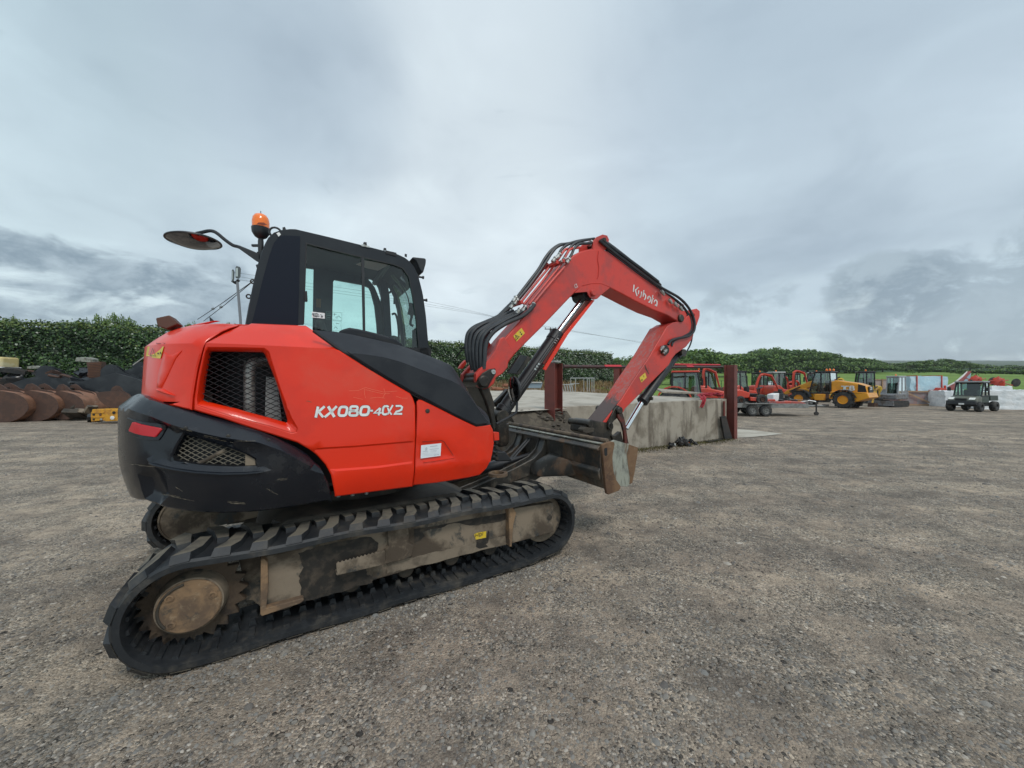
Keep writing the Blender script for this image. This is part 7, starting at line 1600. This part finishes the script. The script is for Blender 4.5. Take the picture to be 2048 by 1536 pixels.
mb = MB(); mb.tube([(-.22, -.32, .3), (-.26, -.32, 1.35), (-.26, .32, 1.35), (-.22, .32, .3)], .028, 6); mb.build('roll_bar', M_BLK, mw)
md = empty('mower_deck', at(1575, 17.6, .53), R(-14), 'scuffed red cutting deck lying on the front of the trailer', 'mower deck')
mb = MB(); mb.prism([(-.65, 0), (-.55, .14), (-.1, .18), (.4, .15), (.7, .02), (.5, 0)], lp, -.4, .4); mb.build('deck_shell', M_REDD, md, bevel=.03)
for x in (-.3, .25): mb = MB(); mb.lathe((x, -.1, .15), (0, 0, 1), [(.12, 0), (.12, .07), (.04, .10)], 12); mb.build('pulley', M_DSTEEL, md)
mb = MB(); mb.tube([(.45, 0, .1), (.85, -.1, .2), (1.1, -.1, .15)], .03, 6); mb.build('deck_arm', M_WHT, md)
en = empty('engine_block', at(1556, 18.6, .53), R(10), 'dark engine and white tank parts standing on the trailer deck', 'engine parts')
mb = MB(); mb.box((0, 0, .25), (.32, .35, .5)); mb.cyl((.12, 0, .4), (.12, 0, .72), .09, 10); mb.build('block', M_BLK, en, bevel=.03); mb = MB(); mb.prism([(-.5, .05), (-.45, .45), (-.12, .52), (-.15, .05)], lp, -.2, .2); mb.build('white_cover', M_WHT, en, bevel=.03); mb = MB(); mb.blob((.4, 0, .2), (.22, .2, .2), 5, rough=.5); mb.build('rocker', M_GREASE, en)
# --- small excavators in a row
def miniex(px, D, rz, body, roofm, label, boomp, slew=0., sc=1., group='small excavators parked in a row', boomm=None, post=None):
    boomm = boomm or body; post = post or M_BLK
    r = empty('small_excavator', at(px, D, gh(at(px, D).x, D)), rz, label, 'excavator', group); r.scale = (sc,)*3
    for y in (-.72, .42):
        mb = MB(); pts = [(-.85+.24*math.cos(R(a)), .25+.25*math.sin(R(a))) for a in range(90, 271, 20)]+[(.85+.24*math.cos(R(a)), .25+.25*math.sin(R(a))) for a in range(-90, 91, 20)]
        mb.prism(pts, lp, y, y+.32); t = mb.build('track', M_TYRE, r); mb = MB(); mb.prism([(-.8, .15), (.8, .15), (.8, .34), (-.8, .34)], lp, y-.015, y+.33); mb.build('track_frame', M_DSTEEL, t)
    mb = MB(); mb.prism([(1.15, .12), (1.2, .5), (1.24, .5), (1.28, .1)], lp, -.8, .8); mb.prism([(.4, .25), (1.2, .2), (1.2, .3), (.4, .36)], lp, -.3, .3); mb.build('dozer_blade', body, r)
    mb = MB(); mb.prism([(-1.0, .6), (-1.1, .9), (-1.0, 1.35), (-.55, 1.42), (-.2, 1.1), (.65, 1.0), (.7, .6)], lp, -.72, .72); mb.build('house', body, r, bevel=.08, seg=3)
    cabbox(r, -.62, .42, -.02, .70, 1.0, 2.38, post, roofm, .1)
    pts = [(p[0], -.28, p[1]) for p in boomp]; n = len(pts)
    mb = MB(); c = crspline(pts[:3], 4); mb.tube(c, [.10]*len(c), 4); bm_ = mb.build('boom', boomm, r, smooth=0)
    mb = MB(); mb.tube(pts[2:4], [.09, .06], 4); mb.build('arm', boomm, r, smooth=0)
    mb = MB(); mb.tube([(pts[0][0]+.12, -.28, pts[0][2]-.15), tuple(Vector(pts[1])-Vector((-.05, 0, .15)))], .05, 8); mb.build('boom_cylinder', M_DSTEEL, r)
    mb = MB(); mb.tube([tuple(Vector(pts[1])+Vector((.1, 0, .18))), tuple(Vector(pts[2])+Vector((0, 0, .12)))], .045, 8); mb.build('arm_cylinder', M_DSTEEL, r)
    e = pts[3]; mb = MB(); mb.prism([(e[0]-.3, e[2]+.05), (e[0]+.1, e[2]+.08), (e[0]+.16, e[2]-.2), (e[0]-.05, e[2]-.4), (e[0]-.35, e[2]-.3)], lp, -.5, -.06); mb.build('bucket', M_RUSTD, r, bevel=.01)
    mb = MB(); mb.lathe((-.2, .3, 2.48), (0, 0, 1), [(.05, 0), (.06, .1), (.02, .14)], 8); mb.build('beacon', M_AMBER, r)
    return r
bp1 = [(.7, .95), (1.1, 2.35), (2.1, 2.2), (2.5, .75)]; bp2 = [(.7, .95), (.75, 2.5), (1.9, 2.45), (2.6, .6)]
miniex(1484, 27.5, R(0), M_KRED, M_BLK, 'small red excavator with all-black cab behind the mower, left of the row', [(.8, 1.0), (1.2, 2.15), (2.0, 2.1), (2.6, .9)])
miniex(1562, 29.5, R(-2), M_KRED, mat('pale_roof', (.45, .46, .44), .5), 'small red excavator with pale roof and upright boom in the middle of the row', [(.75, .95), (.85, 2.45), (1.6, 2.35), (2.1, .7)])
miniex(1622, 31., R(185), M_KRED, mat('pale_roof2', (.45, .46, .44), .5), 'small excavator with pale roof partly behind the loader boom', [(.75, .95), (.95, 1.7), (1.8, 1.6), (2.1, .7)])
miniex(1530, 31., R(12), M_KRED, M_BLK, 'small red excavator with low arched boom behind the mower deck', [(.75, .95), (1.0, 2.2), (1.9, 2.0), (2.3, .6)])
miniex(1421, 26., R(0), M_KRED, M_BLK, 'small excavator whose red boom shows between the tractor and the right dock post', [(-.55, .95), (-.6, 2.5), (.2, 2.3), (.5, 1.2)], group=None)
miniex(1722, 29., R(150), mat('yellow_body', (.60, .38, .03), .45), M_BLK, 'excavator with green tinted cab standing right behind the loader', [(.75, .95), (1.1, 1.9), (1.7, 1.6), (2.2, .7)], group=None)
ge = miniex(1779, 24.6, R(200), mat('grey_body', (.20, .20, .21), .5, 0, (.12, .10, .085), 4.), mat('grey_roof', (.38, .39, .41), .5), 'grey cabbed yellow mini excavator beside the loader', [(.85, .80), (.95, 1.45), (1.35, 1.35), (1.75, .25)], group=None, sc=.82, boomm=mat('dirty_yellow', (.58, .34, .03), .5, 0, (.3, .17, .05), 4.), post=mat('grey_post', (.34, .35, .37), .5))
# --- telescopic wheel loader
M_LY = mat('loader_yellow', (.74, .31, .012), .38, 0, (.66, .27, .015), 2., layers=[((.30, .16, .05), 5., .62, .85, .4, .8)], coat=.2)
ld = empty('wheel_loader', at(1652, 24.4), R(122), 'yellow wheel loader with black cab and large tyres parked on the yard', 'wheel loader', sc=.90)
# local x forward, y left; the left side faces the camera
for x in (-1.28, 1.28):
    for y in (-.92, .92): wheel(ld, (x, y, .58), .58, .46, M_LY, .50)
mb = MB(); mb.prism([(-.45, 1.0), (-.50, 1.85), (-.75, 1.93), (-1.9, 1.72), (-2.35, 1.52), (-2.42, 1.0)], lp, -.62, .62); eb = mb.build('engine_cover', M_LY, ld, bevel=.07, seg=3)
mb = MB(); mb.prism([(-.55, .95), (-.55, 1.15), (-2.5, 1.08), (-2.6, .75), (-2.05, .50), (-1.7, .42), (-1.62, .62), (-1.5, .95), (-1.0, 1.12)], lp, -.98, .98); mb.build('rear_chassis', M_LY, ld, bevel=.04)
mb = MB(); mb.prism([(-1.92, 1.12), (-1.95, 1.66), (-2.30, 1.54), (-2.38, 1.12)], lp, -.635, .635); mb.build('rear_grille', M_BLK2, eb)
mb = MB(); mb.box((-2.43, 0, 1.25), (.04, .8, .5)); mb.build('grille_door', M_BLK, eb)
for y in (.72, -1.18):
    mb = MB(); pts = [(-1.28+.70*math.cos(R(a)), .60+.68*math.sin(R(a))) for a in range(10, 171, 16)]; pn = [(-1.28+.66*math.cos(R(a)), .60+.64*math.sin(R(a))) for a in range(170, 9, -16)]; mb.prism(pts+pn, lp, y, y+.46); mb.build('rear_mudguard', M_BLK, ld)
    mb = MB(); pts = [(1.28+.70*math.cos(R(a)), .60+.68*math.sin(R(a))) for a in range(40, 171, 16)]; pn = [(1.28+.66*math.cos(R(a)), .60+.64*math.sin(R(a))) for a in range(170, 39, -16)]; mb.prism(pts+pn, lp, y, y+.46); mb.build('front_mudguard', M_BLK, ld)
cabbox(ld, -.48, .80, -.62, .62, .98, 2.50, M_BLK, M_BLK, .22)
mb = MB(); mb.prism([(.55, .55), (.7, 1.15), (1.1, 1.35), (1.6, 1.2), (1.7, .6)], lp, -.42, .42); mb.build('front_frame', M_LY, ld, bevel=.04)
mb = MB(); mb.prism([(.55, 1.55), (.60, 1.88), (.85, 1.90), (2.4, 1.18), (2.75, .85), (2.65, .70), (2.2, .95), (1.0, 1.4)], lp, -.18, .18); mb.build('loader_boom', M_LY, ld, bevel=.03)
mb = MB(); mb.tube([(.9, .0, 1.2), (1.7, .0, 1.15)], .06, 8); mb.tube([(1.5, .25, 1.45), (2.2, .25, 1.1)], .045, 8); mb.build('lift_cylinder', M_DSTEEL, ld)
mb = MB(); mb.prism([(2.6, .25), (2.62, .95), (2.72, .95), (2.75, .25)], lp, -.5, .5); mb.build('carriage', M_BLK, ld)
mb = MB(); mb.box((-.75, .985, .78), (.5, .1, .3)); mb.box((.1, .8, .72), (.6, .25, .45)); mb.build('fuel_tank', M_LY, ld, bevel=.03)
for x, y in ((-.35, -.3), (-.35, .4), (-.1, .2)): mb = MB(); mb.lathe((x, y, 2.58), (0, 0, 1), [(.06, 0), (.07, .04), (.07, .14), (.02, .2)], 10); mb.build('beacon', M_AMBER, ld)
for x, y in ((.75, -.55), (.75, .55)): mb = MB(); mb.box((x, y, 2.50), (.08, .2, .14)); mb.build('work_light', M_BLK, ld)
mb = MB(); mb.tube([(.7, .62, 2.3), (.9, 1.0, 2.35), (.95, 1.05, 2.0)], .02, 5); mb.box((.95, 1.07, 2.0), (.05, .18, .34)); mb.build('wing_mirror', M_BLK, ld)
def textplane(name, strokes, w, fn, m, par):
    mb = MB()
    for pl in strokes:
        for q in ribbon(pl, w): mb.add([fn(p) for p in q], [tuple(range(4))])
    return mb.build(name, m, par, smooth=0)
# letters on a 0..1 high grid, x to the right
JCBL = [[(.15, .97), (.70, .97)], [(.62, 1), (.60, .25), (.45, .03), (.05, .05)], [(1.35, .95), (.95, .98), (.82, .85), (.80, .15), (.92, .02), (1.33, .05)], [(1.55, 0), (1.55, 1)], [(1.55, 1), (2.05, .98), (2.12, .78), (2.0, .54), (1.6, .52)], [(2.0, .52), (2.2, .3), (2.1, .04), (1.55, .02)]]
mb = MB(); mb.add([(-.95, .632, 1.20), (-1.80, .632, 1.20), (-1.80, .632, 1.56), (-.95, .632, 1.56)], [(0, 1, 2, 3)]); mb.build('badge_panel', M_LY, eb, smooth=0)
textplane('lettering_shadow', [[(q[0]-.06, q[1]-.06) for q in pl] for pl in JCBL], .24, lambda p: Vector((-1.00-p[0]*.34, .636, 1.24+p[1]*.28)), M_INK, eb)
textplane('lettering', JCBL, .23, lambda p: Vector((-1.00-p[0]*.34, .641, 1.24+p[1]*.28)), M_WHT, eb)
textplane('lettering', JCBL, .24, lambda p: Vector((-2.456, .28-p[0]*.20, 1.28+p[1]*.16)), M_WHT, eb)
# --- utility vehicle
M_UTV = mat('utv_body', (.10, .11, .09), .35, 0, (.16, .16, .13), 3.)
uv = empty('utility_vehicle', at(1944, 20.6), R(-160), 'dark green two-seat utility vehicle facing the camera on the right of the yard', 'utility vehicle', sc=.84)
for x in (-1.0, .95):
    for y in (-.62, .62): wheel(uv, (x, y, .33), .33, .28, M_BLK, .45)
mb = MB(); mb.prism([(.45, .55), (.45, 1.02), (.9, 1.0), (1.38, .84), (1.42, .66), (1.3, .55)], lp, -.62, .62); hdv = mb.build('bonnet', M_UTV, uv, bevel=.06, seg=3)
mb = MB(); mb.prism([(1.30, .42), (1.32, .72), (1.46, .70), (1.50, .46)], lp, -.66, .66); mb.build('bumper', M_BLK, uv, bevel=.03)
mb = MB(); mb.box((1.41, 0, .79), (.06, .5, .14)); mb.build('radiator_grille', M_BLK2, hdv)
for y in (-.46, .46): mb = MB(); mb.prism([(1.18, .76), (1.22, .92), (1.34, .88), (1.42, .78)], lp, y-.13, y+.13); mb.build('headlight', mat('utv_lamp', (.75, .75, .7), .15), hdv, bevel=.01)
mb = MB(); mb.box((0, 0, .45), (2.3, 1.05, .22)); mb.build('chassis', M_BLK2, uv, bevel=.03)
mb = MB(); mb.box((-.95, 0, .86), (1.05, 1.30, .34)); mb.build('load_bed', mat('dark_green', (.03, .045, .035), .5), uv, bevel=.03)
cabbox(uv, -.38, .62, -.60, .60, .98, 1.88, M_BLK, mat('grey_roof2', (.30, .31, .32), .5), .22, glass_mat('utv_glass', (.55, .72, .62), .2))
for y in (-.6, .6): mb = MB(); mb.box((.1, y, .78), (.85, .06, .42)); mb.build('door', mat('dark_green2', (.03, .045, .035), .5), uv, bevel=.02)
for y in (-.82, .82): mb = MB(); mb.box((.62, y, 1.45), (.06, .16, .24)); mb.tube([(.6, y*.75, 1.35), (.62, y, 1.4)], .015, 5); mb.build('wing_mirror', M_BLK, uv)
mb = MB(); mb.box((1.505, .05, .5), (.02, .24, .10)); mb.build('number_plate', M_WHT, uv); mb = MB(); mb.lathe((.1, 0, 1.98), (0, 0, 1), [(.05, 0), (.05, .1)], 8); mb.build('beacon', M_BLK, uv)
# --- crates, wrapped loads and implements
M_CRATE = mat('crate_timber', (.42, .27, .17), .8, 0, (.34, .22, .14), 4.)
M_WRAP = mat('white_wrap', (.86, .87, .88), .35, 0, (.74, .77, .79), 2.5, layers=[((.55, .58, .60), 5., .58, .8, .4, .5)], bump=(3.2, .9, .06))
M_WRAPB = mat('blue_wrap', (.42, .60, .68), .4, 0, (.56, .70, .75), 2., bump=(3., .8, .06))
def wrapped(name, loc, rz, size, m, label, seed, cat='wrapped load', n=7, par=None):
    rs = np.random.RandomState(seed); mb = MB(); x, y, z = size; bm = bmesh.new(); bmesh.ops.create_cube(bm, size=1.); bmesh.ops.subdivide_edges(bm, edges=bm.edges, cuts=n, use_grid_fill=True)
    for v in bm.verts: v.co = Vector((v.co.x*x, v.co.y*y, (v.co.z+.5)*z))+Vector(rs.randn(3)*.022)*(1 if v.co.z > -.49 else .3)
    me = bpy.data.meshes.new(name); bm.to_mesh(me); bm.free(); me.polygons.foreach_set('use_smooth', [True]*len(me.polygons)); me.set_sharp_from_angle(angle=R(50)); me.materials.append(m)
    o = bpy.data.objects.new(name, me); C.objects.link(o); o.location = loc; o.rotation_euler = (0, 0, rz); return tag(o, label, cat)
wrapped('wrapped_load', at(1897, 25.0), R(-10), (1.5, 1.4, 1.05), M_WRAP, 'white plastic wrapped block left of the utility vehicle', 1)
wrapped('wrapped_load', at(2008, 22.2), R(-16), (3.0, 1.3, 1.12), M_WRAP, 'long white plastic wrapped stack behind and right of the utility vehicle', 2, n=11)
wr = wrapped('wrapped_machine', at(1836, 27.), R(-8), (2.3, 1.6, 2.05), M_WRAPB, 'tall implement shrink-wrapped in pale blue film with red straps', 3)
for x in (-.75, .78): mb = MB(); mb.box((x, -.83, 1.02), (.05, .05, 2.06)); mb.box((x, 0, 2.08), (.05, 1.7, .05)); mb.build('strap', M_KRED, wr)
mb = MB(); mb.tube([(.85, -.95, 1.4), (1.0, -1.0, .3)], .06, 6); mb.blob((.9, -.95, .2), (.2, .2, .2), 3); mb.build('hitch_frame', M_KRED, wr)
cr_b = empty('timber_crate', at(1822, 26.2), R(-8), 'slatted timber crate with a diagonal brace and reddish load inside', 'crate')
mb = MB(); mb.box((-.05, 0, .5), (2.0, .9, .85)); mb.build('crate_load', mat('pink_load', (.34, .22, .21), .6, 0, (.28, .26, .27), 3.), cr_b)
for z in (.06, .98): mb = MB(); mb.box((-.05, -.52, z), (2.15, .05, .10)); mb.build('board', M_CRATE, cr_b)
for x in (-1.1, 1.02): mb = MB(); mb.box((x, -.55, .52), (.10, .05, 1.0)); mb.build('board', M_CRATE, cr_b)
mb = MB(); mb.add([(-.9, -.56, .94), (-.75, -.56, .97), (.98, -.56, .12), (.85, -.56, .06)], [(0, 1, 2, 3)]); mb.build('brace', M_CRATE, cr_b, smooth=0)
mb = MB(); mb.box((1.35, -.2, .52), (.5, .6, .95)); mb.build('end_panel', mat('pale_ply', (.50, .42, .33), .8), cr_b)
simple('timber_pallet', mat('pale_ply2', (.52, .42, .30), .8), 'upright pale timber pallet left of the white wrapped block', 'pallet', lambda mb: [mb.box(at(1883+k*2.6, 25.6, .55)+Vector((0, 0, 0)), (.07, .08, 1.05)) for k in range(3)]+[mb.box(at(1885.6, 25.5, z), (.30, .05, .09)) for z in (.15, .55, .95)])
cr2 = empty('stacked_crates', at(1768, 30.5), R(-4), 'pinkish crated stack standing in front of the field, behind the grey cab', 'crates')
mb = MB(); mb.box((0, 0, .95), (3.4, 1.0, 1.85)); mb.build('crate_load', mat('pink_wrap', (.46, .36, .33), .7, 0, (.38, .30, .27), 2.), cr2)
for z in (.3, 1.1, 1.85): mb = MB(); mb.box((0, -.52, z), (3.45, .05, .08)); mb.build('board', M_CRATE, cr2)
for x in (-1.6, -.6, .5, 1.6): mb = MB(); mb.box((x, -.55, .95), (.08, .05, 1.9)); mb.build('board', M_CRATE, cr2)
wrapped('wrapped_load', at(1868, 29.5), R(-6), (.9, .8, 1.3), M_WRAP, 'white bagged load standing behind the small red implement', 5)
wrapped('wrapped_load', at(1850, 31.5), R(4), (1.4, .9, 1.5), mat('lilac_wrap', (.55, .52, .62), .4, 0, (.72, .70, .76), 3., bump=(3., .8, .06)), 'lilac-white wrapped bale just behind the blue wrapped implement', 6)
wrapped('wrapped_load', at(1990, 24.6), R(-14), (1.1, .9, 1.35), M_WRAP, 'upright white bag rising behind the long white stack', 7)
miniex(1596, 34., R(25), M_KRED, M_BLK, 'farthest small red excavator, between the middle of the row and the loader boom', [(.75, .95), (1.1, 2.3), (1.9, 2.2), (2.4, .8)])
# swept red and blue fin (folded implement)
fin = empty('folded_implement', at(1925, 29.), 0, 'tall swept red and pale blue folded implement rising behind the white wrapped block', 'implement'); FX = Matrix.Translation(-at(1925, 29.))
def fplate(name, pts, D, th, m):
    mb = MB(); n = len(pts); mb.add([P3(x, y, D) for x, y in pts]+[P3(x, y, D+th) for x, y in pts], [tuple(range(n)), tuple(range(2*n-1, n-1, -1))]+[(k, k+n, (k+1) % n+n, (k+1) % n) for k in range(n)]); return mb.build(name, m, fin, xf=FX, recalc=True, smooth=0)
fplate('red_panel', [(1893, 775), (1895, 771), (1912, 764), (1926, 752), (1935, 743), (1943, 742), (1938, 752), (1928, 762), (1920, 778), (1897, 781)], 29., .12, mat('dusty_red', (.36, .10, .10), .6, 0, (.42, .16, .15), 3.))
fplate('blue_panel', [(1936, 752), (1942, 746), (1940, 775), (1924, 779), (1926, 764)], 28.95, .1, mat('pale_blue', (.30, .44, .52), .5))
fplate('white_edge', [(1893, 772), (1910, 763), (1925, 750), (1934, 742), (1935, 744), (1927, 753), (1912, 765), (1895, 774)], 28.9, .1, M_WHT)
def rotor(px, py, D, label, group):
    r = empty('rotary_tedder', at(px, D), 0, label, 'tedder', group); z = H-(py-768)*D/F
    mb = MB(); mb.cyl((0, 0, .3), (0, 0, z+.3), .13, 8); mb.blob((0, 0, z), (.35, .3, .4), 7, rough=.35); mb.build('gearbox', M_KRED, r)
    for k in range(6):
        a = k*1.05+.3; mb = MB(); mb.tube([(0, 0, z), (math.cos(a)*.9, math.sin(a)*.4, z+math.sin(a*2)*.25)], .035, 5); mb.build('tine_arm', M_REDD, r)
    mb = MB(); mb.lathe((1.25, 0, z-.05), (0, 1, .1), [(.0, -.05), (.28, -.05), (.3, 0), (.28, .05), (0, .05)], 16); mb.build('wheel', M_TYRE, r)
    mb = MB(); mb.tube([(-.2, -.1, z-.9), (.05, -.1, z)], .05, 5); mb.build('stand_leg', M_WHT, r); return r
rotor(1952, 761, 27.5, 'red tedder rotor rising just right of the folded implement', 'tedder rotors'); rotor(1997, 764, 26.5, 'red tedder rotor farther right, above the long white stack', 'tedder rotors')
pt = empty('red_implement', at(1873, 26.), 0, 'small red implement parts between the blue wrapped machine and the pale pallet', 'implement')
mb = MB(); mb.prism([(-.5, .3), (-.35, 1.1), (-.1, .9), (.1, 1.25), (.45, 1.2), (.4, .6), (.1, .1)], lp, -.2, .2); mb.build('frame', M_KRED, pt, bevel=.03); mb = MB(); mb.blob((-.3, -.2, .3), (.3, .25, .3), 4, rough=.5); mb.build('hub', M_DSTEEL, pt); mb = MB(); mb.blob((.2, -.3, .35), (.22, .15, .4), 6, rough=.5); mb.build('wrapping', M_WRAP, pt)
# weldmesh fence seen between tractor and post
fn_ = empty('mesh_fence', at(1420, 36., gh(19, 36)), 0, 'thin green wire mesh fence behind the tractor', 'fence')
for k in range(9): mb = MB(); mb.box((-2.2+.55*k, 0, .9), (.04, .04, 1.8)); mb.build('fence_post', mat('fence_green', (.03, .07, .04), .5) if k == 0 else bpy.data.materials['fence_green'], fn_)
for z in (.3, 1., 1.75): mb = MB(); mb.box((0, 0, z), (4.6, .03, .03)); mb.build('fence_rail', bpy.data.materials['fence_green'], fn_)

# ---------------------------------------------------------------- air
m = bpy.data.materials.new('haze'); m.use_nodes = True; N = m.node_tree.nodes; L = m.node_tree.links; N.clear()
o_ = N.new('ShaderNodeOutputMaterial'); v_ = N.new('ShaderNodeVolumePrincipled'); v_.inputs['Color'].default_value = (.96, .98, 1., 1); v_.inputs['Density'].default_value = .00020; v_.inputs['Anisotropy'].default_value = .2
L.new(v_.outputs[0], o_.inputs[1])
mb = MB(); mb.box((700, 1290, 95), (6600, 2700, 192)); tag(mb.build('haze', m, smooth=0), 'thin pale summer haze filling the air over the yard and fields', 'haze', kind='stuff')
